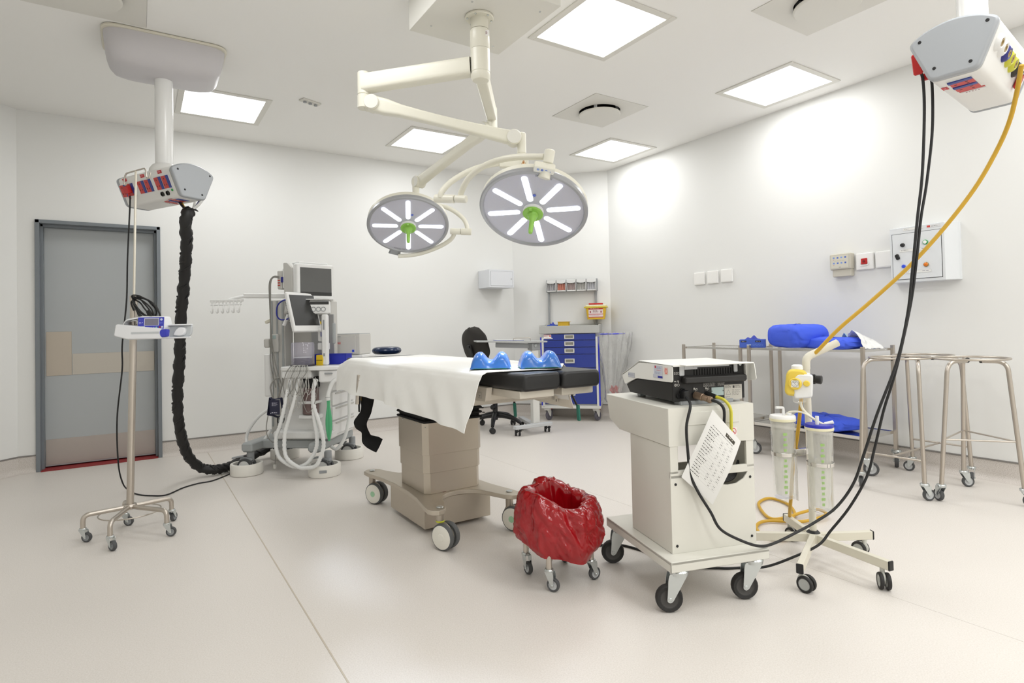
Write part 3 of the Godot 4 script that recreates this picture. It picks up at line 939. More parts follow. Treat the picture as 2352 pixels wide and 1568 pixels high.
	jt.done("yoke_joint", M.lamp_cream, t)
	lamp_head(t, Vector3(1.780, 1.718, -2.540), Vector3(-0.396, -0.846, 0.356), -112.0, true)
	# rear arm pair
	var e2 := Vector3(1.975, 2.50, -3.265)
	arm_beam(t, Vector3(1.615, 2.50, -2.77), e2, 0.07, 0.09, 0.065, 0.085, "extension_arm")
	wb(t).cyl(e2 + Vector3(0, -0.09, 0), e2 + Vector3(0, 0.05, 0), 0.034, -1.0, 24, 0.004).done("elbow_post", M.lamp_cream, t)
	var r1 := Vector3(1.942, 2.410, -3.290)
	var r2 := Vector3(1.793, 2.211, -4.045)
	spring_arm(t, e2 + Vector3(0, -0.09, 0), r1, r2, Vector3(1.774, 2.03, -4.058))
	wb(t).cyl(Vector3(1.774, 2.19, -4.058), Vector3(1.774, 2.03, -4.06), 0.022, -1.0, 20).done("spindle", M.lamp_cream, t)
	wb(t).tube(curve([Vector3(1.774, 2.042, -4.057), Vector3(1.896, 2.039, -3.983), Vector3(1.992, 2.003, -3.922), Vector3(2.066, 1.936, -3.876), Vector3(2.084, 1.873, -3.843), Vector3(2.081, 1.825, -3.833)], 10), 0.0165, 14).done("yoke_tube", M.lamp_cream, t)
	var e3 := wb(t)
	e3.cyl(Vector3(1.975, 1.832, -3.90), Vector3(2.04, 1.828, -3.86), 0.023, -1.0, 20, 0.003)
	e3.cyl(Vector3(2.042, 1.828, -3.859), Vector3(2.108, 1.824, -3.817), 0.0255, -1.0, 20, 0.003)
	e3.done("yoke_elbow", M.lamp_cream, t)
	wb(t).tube(curve([Vector3(2.007, 1.83, -3.881), Vector3(1.991, 1.775, -3.929), Vector3(1.916, 1.721, -4.001), Vector3(1.800, 1.677, -4.101), Vector3(1.66, 1.660, -4.150)], 12), 0.016, 14).done("yoke_tube", M.lamp_cream, t)
	lamp_head(t, Vector3(1.641, 1.842, -3.901), Vector3(-0.218, -0.838, 0.5), 70.0, false)

func arm_beam(t: Node3D, a: Vector3, b: Vector3, w0: float, h0: float, w1: float, h1: float, called: String):
	var m := wb(t)
	var d := (b - a).normalized()
	var r := Vector3.UP.cross(d).normalized()
	var up := d.cross(r)
	var n := 6
	var ring := rrect(2.0, 2.0, 0.5, 4)
	var k := ring.size()
	m.skin(k, n, func(u, v):
		var q: Vector2 = ring[int(round(u * k)) % k]
		return a.lerp(b, v) + r * q.x * lerpf(w0, w1, v) * 0.5 + up * q.y * lerpf(h0, h1, v) * 0.5, 0.002, true)
	m.done(called, M.lamp_cream, t)

func spring_arm(t: Node3D, top: Vector3, a: Vector3, b: Vector3, down: Vector3):
	var side := Vector3.UP.cross(b - a).normalized()
	var hinge := wb(t)
	hinge.cyl(top + Vector3(0, 0.005, 0), Vector3(top.x, a.y - 0.03, top.z), 0.036, -1.0, 24, 0.004)
	hinge.bar(Vector3(top.x, a.y, top.z), a, 0.06, 0.075, 0.01)
	hinge.done("hinge_block", M.lamp_cream, t)
	var m := wb(t)
	var d := (b - a).normalized()
	var up := d.cross(-side)
	var ring := rrect(2.0, 2.0, 0.5, 4)
	var k := ring.size()
	m.skin(k, 10, func(u, v):
		var q: Vector2 = ring[int(round(u * k)) % k]
		var e: float = 0.038 - 0.010 * sin(v * PI) if v > 0.1 else 0.043
		return a.lerp(b, v) + side * q.x * 0.028 + up * (q.y * e + 0.004 * sin(v * PI)), 0.002, true)
	m.done("spring_arm", M.lamp_cream, t)
	for p in [a, b]:
		var c := wb(t)
		c.cyl(p - side * 0.038, p + side * 0.038, 0.043, -1.0, 32, 0.004)
		var o := c.done("pivot", M.lamp_cream, t)
		for s in [-1.0, 1.0]:
			wb(t).cyl(p + side * 0.0385 * s, p + side * 0.041 * s, 0.0395, -1.0, 32, 0.001).done("pivot_cover", M.fitting, o)
	var e := wb(t)
	e.bar(b, Vector3(down.x, b.y - 0.005, down.z), 0.055, 0.07, 0.01)
	e.cyl(Vector3(down.x, b.y + 0.03, down.z), Vector3(down.x, b.y - 0.09, down.z), 0.027, 0.026, 20, 0.004)
	e.done("end_block", M.lamp_cream, t)

func lamp_head(t: Node3D, c: Vector3, n: Vector3, grip: float, big_panel: bool):
	n = n.normalized()
	var a := n.cross(Vector3.UP).normalized()
	var b := n.cross(a)
	# frame: y axis up out of the back, x = a, z = b
	var f := Transform3D(Basis(a, -n, a.cross(-n)), c)
	var zs := 1.0 if f.basis.z.dot(b) > 0 else -1.0
	var R := 0.289
	var hd := wb(t).at(f).lathe([Vector2(R - 0.006, 0.018), Vector2(R - 0.004, 0.055), Vector2(R - 0.03, 0.072), Vector2(R * 0.6, 0.092), Vector2(R * 0.3, 0.098), Vector2(0.0, 0.098)], Transform3D(), 64).done("lamp_head", M.lamp_cream, t)
	wb(t).at(f).lathe([Vector2(R - 0.004, 0.03), Vector2(R, 0.02), Vector2(R, 0.004), Vector2(R - 0.006, -0.003), Vector2(R - 0.018, -0.003), Vector2(R - 0.024, 0.008)], Transform3D(), 72).done("rim", M.lamp_rim, hd)
	wb(t).at(f).lathe([Vector2(0.0, 0.004), Vector2(R - 0.02, 0.007), Vector2(R - 0.02, 0.02)], Transform3D(), 64).done("face_disc", M.lamp_face, hd)
	for k in 8:
		var an := deg_to_rad(45.0 * k - 1.0)
		var d := Vector3(cos(an), 0, zs * sin(an))
		var pr := []
		for q in 9:
			var th := -PI / 2 + PI * q / 8
			pr.append(Vector2(0.235 + cos(th) * 0.0165, sin(th) * 0.0165))
		for q in 9:
			var th := PI / 2 + PI * q / 8
			pr.append(Vector2(0.088 + cos(th) * 0.0165, sin(th) * 0.0165))
		var cross := Vector3(0, -1, 0).cross(d)
		wb(t).at(f * Transform3D(Basis(d, cross, Vector3(0, -1, 0)), Vector3(0, 0.006, 0))).prism(pr, 0.004, Transform3D(), 0.0015).done("light_bar", M.led_glow, hd)
		# lens divisions across the bar
		var ds := wb(t).at(f * Transform3D(Basis(d, cross, Vector3(0, -1, 0)), Vector3(0, 0.002, 0)))
		for q in 6:
			ds.box(Vector3(0.1 + q * 0.025, 0, 0.0), Vector3(0.002, 0.018, 0.0012), 0.0003)
			ds.ell(Vector3(0.09 + q * 0.029, 0.011, 0), Vector3(0.0025, 0.0025, 0.001), 6)
		var o := ds.done("lens_marks", M.lamp_face, hd)
		o.set_meta("kind", "stuff")
	wb(t).at(f).lathe([Vector2(0.0, -0.016), Vector2(0.043, -0.016), Vector2(0.055, -0.004), Vector2(0.056, 0.006)], Transform3D(), 36).done("centre_boss", M.white, hd)
	var h := wb(t).at(f)
	h.lathe([Vector2(0.0, -0.024), Vector2(0.05, -0.023), Vector2(0.055, -0.018), Vector2(0.053, -0.013), Vector2(0.0, -0.012)], Transform3D(), 36)
	h.lathe([Vector2(0.0, -0.15), Vector2(0.0095, -0.148), Vector2(0.0115, -0.14), Vector2(0.0135, -0.065), Vector2(0.021, -0.055), Vector2(0.023, -0.04), Vector2(0.028, -0.035), Vector2(0.03, -0.023)], Transform3D(), 24)
	h.box(Vector3(0.002, -0.028, -zs * 0.046), Vector3(0.016, 0.014, 0.016), 0.003)
	h.done("handle", M.green_handle, hd)
	wb(t).at(f).cyl(Vector3(-0.03, 0.004, -zs * 0.115), Vector3(-0.03, -0.003, -zs * 0.115), 0.009, 0.006, 14).done("sensor_eye", M.led_blue_mark, hd)
	var ga := deg_to_rad(grip)
	var gd := Vector3(cos(ga), 0, zs * sin(ga))
	var gt := gd.cross(Vector3.UP)
	var g := wb(t).at(f)
	g.box(gd * (R + 0.014) + Vector3(0, 0.02, 0), Vector3(0.105, 0.045, 0.035) if big_panel else Vector3(0.075, 0.05, 0.05), 0.006, Basis(gt, Vector3.UP, gt.cross(Vector3.UP)))
	if not big_panel:
		g.box(gd * (R + 0.03) + Vector3(0, 0.01, 0), Vector3(0.085, 0.012, 0.03), 0.003, Basis(gt, Vector3.UP, gt.cross(Vector3.UP)))
	var gp := g.done("grip_bracket", M.lamp_cream if big_panel else M.mid_grey, hd)
	if big_panel:
		decal("control_panel", 0.1, 0.032, f * Transform3D(Basis(-gt, -gt.cross(Vector3.UP) * (1.0 if (-gt).cross(-gt.cross(Vector3.UP)).dot(Vector3.DOWN) > 0 else -1.0), Vector3.DOWN), gd * (R + 0.014) + Vector3(0, -0.003, 0)), M.lamp_panel, hd, 0.001, t.transform.affine_inverse())
	# product name printed small beside the rim, reading from the rim inwards
	var na := ga + deg_to_rad(-2.0 if big_panel else 4.0)
	var nd := Vector3(cos(na), 0, zs * sin(na))
	var nx := nd.cross(Vector3.DOWN)
	text("Polaris 200" if big_panel else "Polaris 100", 0.013, t.transform.affine_inverse() * f * Transform3D(Basis(-nx, nd * -1.0 * 1.0, (-nx).cross(-nd)), nd * (R - 0.035) + Vector3(0, 0.0035, 0)), M.mid_grey, hd)
	# the light itself
	var l := SpotLight3D.new()
	l.name = "lamp_beam"
	l.light_color = Color(0.86, 0.92, 1.0)
	l.light_energy = 5.0
	l.light_size = 0.25
	l.spot_range = 8.0
	l.spot_attenuation = 2.0
	l.spot_angle = 13.0
	l.spot_angle_attenuation = 0.6
	l.shadow_enabled = true
	var pos: Vector3 = t.transform.affine_inverse() * (c + n * 0.02)
	l.transform = Transform3D(Basis(a, n.cross(a) * -1.0, -n) if false else Basis.looking_at(n, Vector3.UP), pos)
	t.add_child(l)

# ---------------------------------------------------------------- operating table
func cushion(b: B, c: Vector3, s: Vector3, r := 0.022):
	# padded block: rounded section swept along z with rounded ends
	var ring := rrect(2.0, 2.0, 0.6, 6)
	var k := ring.size()
	var n := 12
	b.skin(k, n, func(u, v):
		var q: Vector2 = ring[int(round(u * k)) % k]
		var e := 0.0
		var z: float = (v - 0.5) * s.z
		if v < 0.001 or v > 0.999:
			e = 1.0
		var i := int(round(v * n))
		var prof := [[-0.5, 0.0], [-0.5, 0.45], [-0.497, 0.62], [-0.488, 0.86], [-0.465, 1.0], [-0.3, 1.0], [0.0, 1.0], [0.3, 1.0], [0.465, 1.0], [0.488, 0.86], [0.497, 0.62], [0.5, 0.45], [0.5, 0.0]]
		var sc: float = prof[i][1]
		# a near-rectangle: corners tightened so that r is the edge radius
		var p := Vector2(signf(q.x) * (s.x / 2 - r + r * clampf((absf(q.x) - 0.4) / 0.6, 0.0, 1.0)) if absf(q.x) > 0.4 else q.x / 0.4 * (s.x / 2 - r), signf(q.y) * (s.y / 2 - r + r * clampf((absf(q.y) - 0.4) / 0.6, 0.0, 1.0)) if absf(q.y) > 0.4 else q.y / 0.4 * (s.y / 2 - r))
		# sc tells how much of the edge radius is still to come; 0 collapses the end face
		var keepx: float = maxf(0.0, absf(p.x) - r * (1.0 - sc)) if sc > 0.0 else 0.0
		var keepy: float = maxf(0.0, absf(p.y) - r * (1.0 - sc)) if sc > 0.0 else 0.0
		return c + Vector3(signf(p.x) * keepx, signf(p.y) * keepy, s.z * prof[i][0]), 0.001, true)

func operating_table():
	mat("table_steel", rgb(198, 189, 175), 0.42, 0.8)
	mat("table_frame", rgb(210, 203, 190), 0.45, 0.3)
	mat("vinyl", rgb(26, 26, 27), 0.42)
	mat("castor_white", rgb(240, 237, 226), 0.4)
	mat("castor_rim", rgb(98, 100, 100), 0.6)
	mat("mint", rgb(170, 214, 176), 0.5)
	mat("lime", rgb(214, 220, 60), 0.5)
	mat("teal", rgb(40, 120, 104), 0.45)
	mat("red_brown", rgb(120, 74, 64), 0.5)
	mat("linen_cream", rgb(238, 232, 218), 0.85)
	printed("plate_t", picture(48, 44, rgb(200, 194, 182), [["r", 0.06, 0.06, 0.88, 0.04, rgb(90, 84, 78)], ["r", 0.06, 0.9, 0.88, 0.04, rgb(90, 84, 78)], ["r", 0.06, 0.06, 0.04, 0.88, rgb(90, 84, 78)], ["r", 0.9, 0.06, 0.04, 0.88, rgb(90, 84, 78)], ["r", 0.35, 0.5, 0.34, 0.08, rgb(40, 36, 34)], ["r", 0.49, 0.5, 0.08, 0.3, rgb(40, 36, 34)]]))
	printed("stamp", picture(64, 40, rgb(236, 230, 216), [["t", 0.05, 0.1, 0.6, 0.6, 3, rgb(110, 104, 98)], ["r", 0.75, 0.5, 0.14, 0.4, rgb(60, 56, 54)]]))
	var t := thing("operating_table", "operating table with black cushions on a stainless steel column and twin-wheel castors", "operating table", Vector3(1.49, 0, -3.14))
	# base plate with four rounded arms and a notched front
	var half := [Vector2(0.0, -2.945), Vector2(0.06, -2.935), Vector2(0.10, -2.905), Vector2(0.125, -2.86), Vector2(0.15, -2.79), Vector2(0.175, -2.72), Vector2(0.20, -2.682), Vector2(0.235, -2.672), Vector2(0.262, -2.69), Vector2(0.275, -2.725), Vector2(0.268, -2.78), Vector2(0.235, -2.95), Vector2(0.222, -3.1), Vector2(0.222, -3.3), Vector2(0.24, -3.5), Vector2(0.268, -3.65), Vector2(0.27, -3.71), Vector2(0.245, -3.742), Vector2(0.2, -3.745), Vector2(0.165, -3.71), Vector2(0.14, -3.62), Vector2(0.1, -3.54), Vector2(0.0, -3.52)]
	var pl := []
	for q in half:
		pl.append(Vector2(1.495 + q.x, q.y))
	for i in range(half.size() - 2, 0, -1):
		pl.append(Vector2(1.495 - half[i].x, half[i].y))
	var lay := Transform3D(Basis(Vector3.RIGHT, Vector3.BACK, Vector3.DOWN), Vector3(0, 0.202, 0))
	wb(t).prism(pl, 0.024, lay, 0.003).done("base_plate", M.table_steel, t)
	wb(t).box(Vector3(1.51, 0.1, -3.2), Vector3(0.415, 0.155, 0.5), 0.004).done("foot_box", M.table_steel, t)
	wb(t).box(Vector3(1.43, 0.203, -3.11), Vector3(0.02, 0.002, 0.3), 0.001).done("brand_strip", M.red_brown, t)
	var cs := [[Vector3(1.288, 0, -2.722), true, M.castor_white], [Vector3(1.722, 0, -2.75), false, M.mint], [Vector3(1.272, 0, -3.69), false, M.mint], [Vector3(1.715, 0, -3.69), false, M.mint]]
	for i in 4:
		var at: Vector3 = cs[i][0] - t.position
		var o := castor(t, at, 0.067, 0.076, 114.0 + [0, 2, 6, 20][i] + 180.0, 0.178, M.steel_satin, M.castor_rim, M.castor_white, 0.035, true)
		# outer discs (copies bring theirs along)
		for ch in o.get_children():
			if String(ch.name).begins_with("wheel_button"):
				ch.material_override = cs[i][2]
		for s in ([-1.0, 1.0] if i == 0 else []):
			B.new().lathe([Vector2(0, 0.0075), Vector2(0.018, 0.0075), Vector2(0.0195, 0.006), Vector2(0.055, 0.006), Vector2(0.0605, 0.003), Vector2(0.0615, -0.006)], Transform3D(Basis(Vector3.RIGHT, Vector3.BACK * s, Vector3.DOWN * s), Vector3(0.035, 0.067, s * 0.0335)), 32).done("wheel_cover", M.castor_white, o)
			B.new().cyl(Vector3(0.035, 0.067, s * 0.041), Vector3(0.035, 0.067, s * 0.0422), 0.0175, -1.0, 24, 0.0005).done("wheel_button", cs[i][2], o)
		var post := B.new()
		post.cyl(at + Vector3(0, 0.12, 0), at + Vector3(0, 0.18, 0), 0.021, -1.0, 20)
		post.done("castor_post", M.steel_satin, t)
		B.new().cyl(at + Vector3(0, 0.202, 0), at + Vector3(0, 0.208, 0), 0.018, -1.0, 20, 0.002).done("cap_screw", M.zinc, t)
	B.new().cyl(cs[0][0] - t.position + Vector3(0, 0.131, 0), cs[0][0] - t.position + Vector3(0, 0.139, 0), 0.0225, -1.0, 20, 0.001).done("yellow_ring", M.lime, t)
	# telescopic column: three sleeves, each a little wider than the one below
	var c := Vector2(1.4935, -3.15)
	var lv := [[0.202, 0.316, 0.345, 0.372], [0.316, 0.415, 0.355, 0.382], [0.415, 0.592, 0.365, 0.392]]
	for s in lv:
		var w: float = s[2] / 2
		var d: float = s[3] / 2
		var k := 0.028
		var poly := [Vector2(-w + k, -d), Vector2(w - k, -d), Vector2(w, -d + k), Vector2(w, d - k), Vector2(w - k, d), Vector2(-w + k, d), Vector2(-w, d - k), Vector2(-w, -d + k)]
		wb(t).prism(poly, s[1] - s[0], Transform3D(Basis(Vector3.RIGHT, Vector3.BACK, Vector3.DOWN), Vector3(c.x, s[1], c.y)), 0.0015).done("column_sleeve", M.table_steel, t)
	for q in [Vector3(1.325, 0.57, -2.968), Vector3(1.3105, 0.583, -3.05), Vector3(1.3105, 0.583, -3.25)]:
		wb(t).ell(q, Vector3(0.004, 0.004, 0.004), 8).done("rivet", M.zinc, t)
	# bellows
	var bl := wb(t)
	for i in 14:
		var y := 0.598 + i * 0.0135
		var g: float = 0.0 if i % 2 == 0 else -0.012
		bl.box(Vector3(c.x, y, c.y), Vector3(0.37 + g * 2, 0.0135, 0.395 + g * 2), 0.005)
	for i in 26:
		var z := -2.96 - i * 0.015
		bl.box(Vector3(1.684, 0.62 + (i % 7) * 0.025, z + 0.01), Vector3(0.012, 0.004, 0.02), 0.001)
	bl.done("bellows", M.black_matt, t)
	# frame under the cushions
	var f := wb(t)
	f.box(Vector3(1.49, 0.825, -3.2), Vector3(0.5, 0.055, 1.7), 0.006)
	f.box(Vector3(1.49, 0.79, -2.98), Vector3(0.42, 0.07, 1.3), 0.006)
	f.done("table_frame", M.table_frame, t)
	# side cheek with the hinge and lettered plate
	var ck := wb(t)
	ck.prism(rounded([Vector2(2.22, 0.785), Vector2(2.62, 0.775), Vector2(2.62, 0.848), Vector2(2.2, 0.848)], 0.006), 0.03, Transform3D(Basis(Vector3(0, 0, -1), Vector3.UP, Vector3(1, 0, 0)), Vector3(1.275, 0, 0)), 0.002)
	ck.prism(rounded([Vector2(2.22, 0.785), Vector2(2.62, 0.775), Vector2(2.62, 0.848), Vector2(2.2, 0.848)], 0.006), 0.03, Transform3D(Basis(Vector3(0, 0, -1), Vector3.UP, Vector3(1, 0, 0)), Vector3(1.675, 0, 0)), 0.002)
	ck.box(Vector3(1.268, 0.825, -2.335), Vector3(0.03, 0.042, 0.03), 0.006)
	ck.box(Vector3(1.49, 0.812, -2.235), Vector3(0.4, 0.05, 0.03), 0.004)
	var cko := ck.done("hinge_cheek", M.table_frame, t)
	decal("letter_plate", 0.034, 0.03, Transform3D(Basis(Vector3(0, 0, 1), Vector3.UP, Vector3(-1, 0, 0)), Vector3(1.2745, 0.81, -2.262)), M.plate_t, cko, 0.001, t.transform.affine_inverse())
	for s in [-1.0, 1.0]:
		var x: float = 1.3975 if s < 0 else 1.6125
		wb(t).box(Vector3(x, 0.828, -2.13), Vector3(0.175, 0.034, 0.27), 0.004).done("leg_tray", M.table_frame, t)
	# cushions
	var cu := wb(t)
	cushion(cu, Vector3(1.495, 0.882, -3.94), Vector3(0.50, 0.07, 0.36))
	cu.done("head_cushion", M.vinyl, t)
	cu = wb(t)
	cushion(cu, Vector3(1.495, 0.882, -3.25), Vector3(0.575, 0.072, 1.0))
	cu.done("back_cushion", M.vinyl, t)
	cu = wb(t)
	cushion(cu, Vector3(1.495, 0.882, -2.55), Vector3(0.56, 0.072, 0.38))
	cu.done("seat_cushion", M.vinyl, t)
	for s in [-1.0, 1.0]:
		var o := Transform3D(Basis(Vector3.UP, deg_to_rad(-3.0 * s)), Vector3(1.3965 if s < 0 else 1.6115, 0.880, -2.165 if s < 0 else -2.15))
		cu = wb(t).at(o)
		cushion(cu, Vector3.ZERO, Vector3(0.197, 0.073, 0.40))
		cu.done("leg_cushion", M.vinyl, t)
	# accessory rail, clamp and lever grips
	wb(t).bar(Vector3(1.195, 0.825, -3.95), Vector3(1.195, 0.825, -2.75), 0.01, 0.026, 0.002).done("side_rail", M.steel, t)
	wb(t).bar(Vector3(1.785, 0.825, -3.95), Vector3(1.785, 0.825, -2.75), 0.01, 0.026, 0.002).done("side_rail", M.steel, t)
	wb(t).cyl(Vector3(1.175, 0.83, -3.61), Vector3(1.16, 0.648, -3.61), 0.017, 0.016).done("rail_clamp", M.steel, t)
	for g in [[Vector3(1.70, 0.79, -2.15), Vector3(1.695, 0.735, -2.10)], [Vector3(1.665, 0.78, -2.60), Vector3(1.66, 0.70, -2.58)]]:
		var lv2 := wb(t).cyl(g[0], g[1], 0.005).done("release_lever", M.black, t)
		wb(t).bar(g[1] + Vector3(0, 0.012, 0), g[1] + Vector3(0.002, -0.062, 0.004), 0.02, 0.012, 0.004, Vector3.RIGHT).done("lever_grip", M.teal, lv2)
	# sheet
	mat("linen", rgb(246, 245, 240), 0.85)
	M.linen.normal_enabled = true
	M.linen.normal_texture = noise_tex(0.012, [], 512, 21, FastNoiseLite.TYPE_SIMPLEX, true)
	M.linen.normal_scale = 0.35
	M.linen.uv1_triplanar = true
	M.linen.uv1_scale = Vector3(1.5, 1.5, 1.5)
	var sh := thing("bed_sheet", "plain white sheet spread over the operating table and hanging down its near side", "sheet", Vector3(1.2, 0.69, -3.1))
	var nz := FastNoiseLite.new()
	nz.seed = 12
	nz.frequency = 2.2
	var prof := [Vector2(1.168, 0.695), Vector2(1.172, 0.76), Vector2(1.178, 0.83), Vector2(1.186, 0.885), Vector2(1.198, 0.910), Vector2(1.222, 0.9205), Vector2(1.27, 0.9215), Vector2(1.36, 0.921), Vector2(1.45, 0.921), Vector2(1.54, 0.921), Vector2(1.63, 0.921), Vector2(1.72, 0.9215), Vector2(1.768, 0.919), Vector2(1.79, 0.905), Vector2(1.802, 0.86), Vector2(1.805, 0.80), Vector2(1.806, 0.74)]
	var pv := 48
	wb(sh).skin(80, pv, func(u, v):
		var fi: float = v * (prof.size() - 1)
		var i := mini(int(fi), prof.size() - 2)
		var p: Vector2 = prof[i].lerp(prof[i + 1], fi - i)
		var z: float = lerpf(-4.118, -2.105, u)
		var hang: float = clampf((0.90 - p.y) / 0.2, 0.0, 1.0)
		var left: bool = p.x < 1.4
		var y := p.y
		var xx := p.x
		# hem height varies: it hangs lowest at the near corner
		if left and hang > 0.0:
			var hem: float = lerpf(0.735, 0.672, pow(u, 0.7)) - 0.012 * sin(u * 9.0) * (1.0 - u)
			y = lerpf(0.90, hem, hang)
			xx += hang * (0.012 * sin(u * 17.0 + 1.0) * (0.3 + 0.7 * hang) + 0.008 * sin(u * 41.0 + 2.0) * hang) - 0.012 * hang
			z -= 0.05 * hang * smoothstep(0.8, 1.0, u) + 0.0
		var head: float = smoothstep(0.14, 0.0, u)
		y -= 0.04 * head * head
		var wr: float = nz.get_noise_3d(xx * 2.0, y * 2.0, z * 1.3)
		if p.y > 0.9:
			y += 0.004 * maxf(0.0, wr) + 0.0015
		else:
			xx += 0.007 * wr
			if left:
				xx += 0.008 * sin((z + y * 0.9) * 26.0) * hang * smoothstep(0.35, 0.75, u)
		# near hem slants back across the right side
		if u > 0.9:
			z += (u - 0.9) * 10.0 * (0.065 * clampf((p.x - 1.25) / 0.25, 0.0, 1.0) - 0.29 * clampf((p.x - 1.56) / 0.24, 0.0, 1.0))
		return Vector3(xx, y, z), 0.0025).done("cloth", M.linen, sh)
	# gel pads and head ring lying on the sheet
	mat("gel_blue", rgb(42, 112, 196), 0.16)
	M.gel_blue.clearcoat_enabled = true
	M.gel_blue.clearcoat = 0.5
	M.gel_blue.subsurf_scatter_enabled = true
	M.gel_blue.subsurf_scatter_strength = 0.15
	mat("gel_navy", rgb(20, 40, 74), 0.2)
	var pads := [["leg_support_pad", "blue gel leg support pad, left of the pair at the foot end of the sheet", Vector3(1.335, 0.9285, -2.262), -32.0], ["leg_support_pad", "blue gel leg support pad, right of the pair, nearest the drawer trolley", Vector3(1.508, 0.9285, -2.135), -28.0]]
	for q in pads:
		var g := thing(q[0], q[1], "support pad", q[2], q[3], "gel leg support pads")
		var nu := 40
		B.new().skin(nu, 20, func(u, v):
			var ax: float = u * 2.0 - 1.0
			var az: float = v * 2.0 - 1.0
			var px: float = ax * 0.088
			var hump: float = 0.036 + 0.034 * smoothstep(0.05, 0.5, absf(ax))
			var ex: float = 1.0 if absf(ax) < 0.52 else pow(maxf(0.0, 1.0 - pow((absf(ax) - 0.52) / 0.48, 2.6)), 0.75)
			var ez: float = pow(clampf(1.0 - pow(absf(az), 3.4), 0.0, 1.0), 0.6)
			var flare: float = 1.0
			return Vector3(px * flare, hump * ex * ez, az * 0.085), 0.003).done("pad", M.gel_blue, g)
		B.new().prism(rrect(0.182, 0.176, 0.03, 5), 0.003, Transform3D(Basis(Vector3.RIGHT, Vector3.BACK, Vector3.DOWN), Vector3(0, 0.003, 0)), 0.001).done("pad_rim", M.teal, g)
	var hr := thing("head_ring", "dark navy gel head ring lying at the head end of the white sheet", "head ring", Vector3(1.565, 0.927, -4.17))
	var rp := []
	for i in 13:
		var a := TAU * i / 12
		rp.append(Vector2(0.072 + cos(a) * 0.036, 0.028 + sin(a) * 0.027))
	B.new().lathe(rp, Transform3D(), 40, 0.3).done("ring", M.gel_navy, hr)
	# body strap hanging from the side rail
	var st := thing("body_strap", "wide black fabric strap hanging looped from the near side of the table", "strap", Vector3(1.21, 0.4, -3.58))
	var sl := curve([Vector3(1.180, 0.80, -3.602), Vector3(1.180, 0.726, -3.602), Vector3(1.178, 0.615, -3.606), Vector3(1.162, 0.580, -3.617), Vector3(1.142, 0.546, -3.630), Vector3(1.141, 0.522, -3.632), Vector3(1.152, 0.494, -3.625), Vector3(1.178, 0.472, -3.609), Vector3(1.181, 0.444, -3.608), Vector3(1.179, 0.412, -3.598), Vector3(1.191, 0.387, -3.567), Vector3(1.214, 0.368, -3.541), Vector3(1.235, 0.356, -3.504)], 5)
	var sr := curve([Vector3(1.253, 0.80, -3.555), Vector3(1.253, 0.713, -3.555), Vector3(1.236, 0.610, -3.569), Vector3(1.226, 0.575, -3.576), Vector3(1.212, 0.541, -3.586), Vector3(1.208, 0.520, -3.589), Vector3(1.217, 0.496, -3.607), Vector3(1.232, 0.468, -3.622), Vector3(1.245, 0.445, -3.627), Vector3(1.259, 0.441, -3.595), Vector3(1.266, 0.440, -3.575), Vector3(1.272, 0.439, -3.55), Vector3(1.283, 0.430, -3.519)], 5)
	var sn: int = sl.size() - 1
	wb(st).skin(sn, 6, func(u, v):
		var i := int(round(u * sn))
		return sl[i].lerp(sr[i], v) + Vector3(0, 0, 0.006 * sin(v * PI)), 0.0025).done("webbing", M.black_matt, st)
	wb(st).skin(8, 3, func(u, v): return Vector3(1.166, 0.80 - 0.2 * u, -3.60 + 0.03 * v - 0.02), 0.002).done("strap_tail", M.black_matt, st)
	# the far side of the sheet hangs below the leg sections
	var fs := thing("drawn_drape", "cream cotton drape hanging below the far side of the table's leg end", "drape", Vector3(1.8, 0.7, -2.7))
	wb(fs).skin(24, 8, func(u, v):
		var z: float = lerpf(-3.3, -2.31, u)
		return Vector3(1.803 + 0.008 * sin(u * 14.0) * v + 0.02 * v, lerpf(0.80, lerpf(0.74, 0.695, u), v), z + v * 0.01), 0.0025).done("cloth", M.linen_cream, fs)
	decal("stamp", 0.05, 0.03, Transform3D(Basis(Vector3(0, 0, 1), Vector3.UP, Vector3(-1, 0, 0)), Vector3(1.802, 0.735, -2.42)), M.stamp, fs, 0.001, fs.transform.affine_inverse())

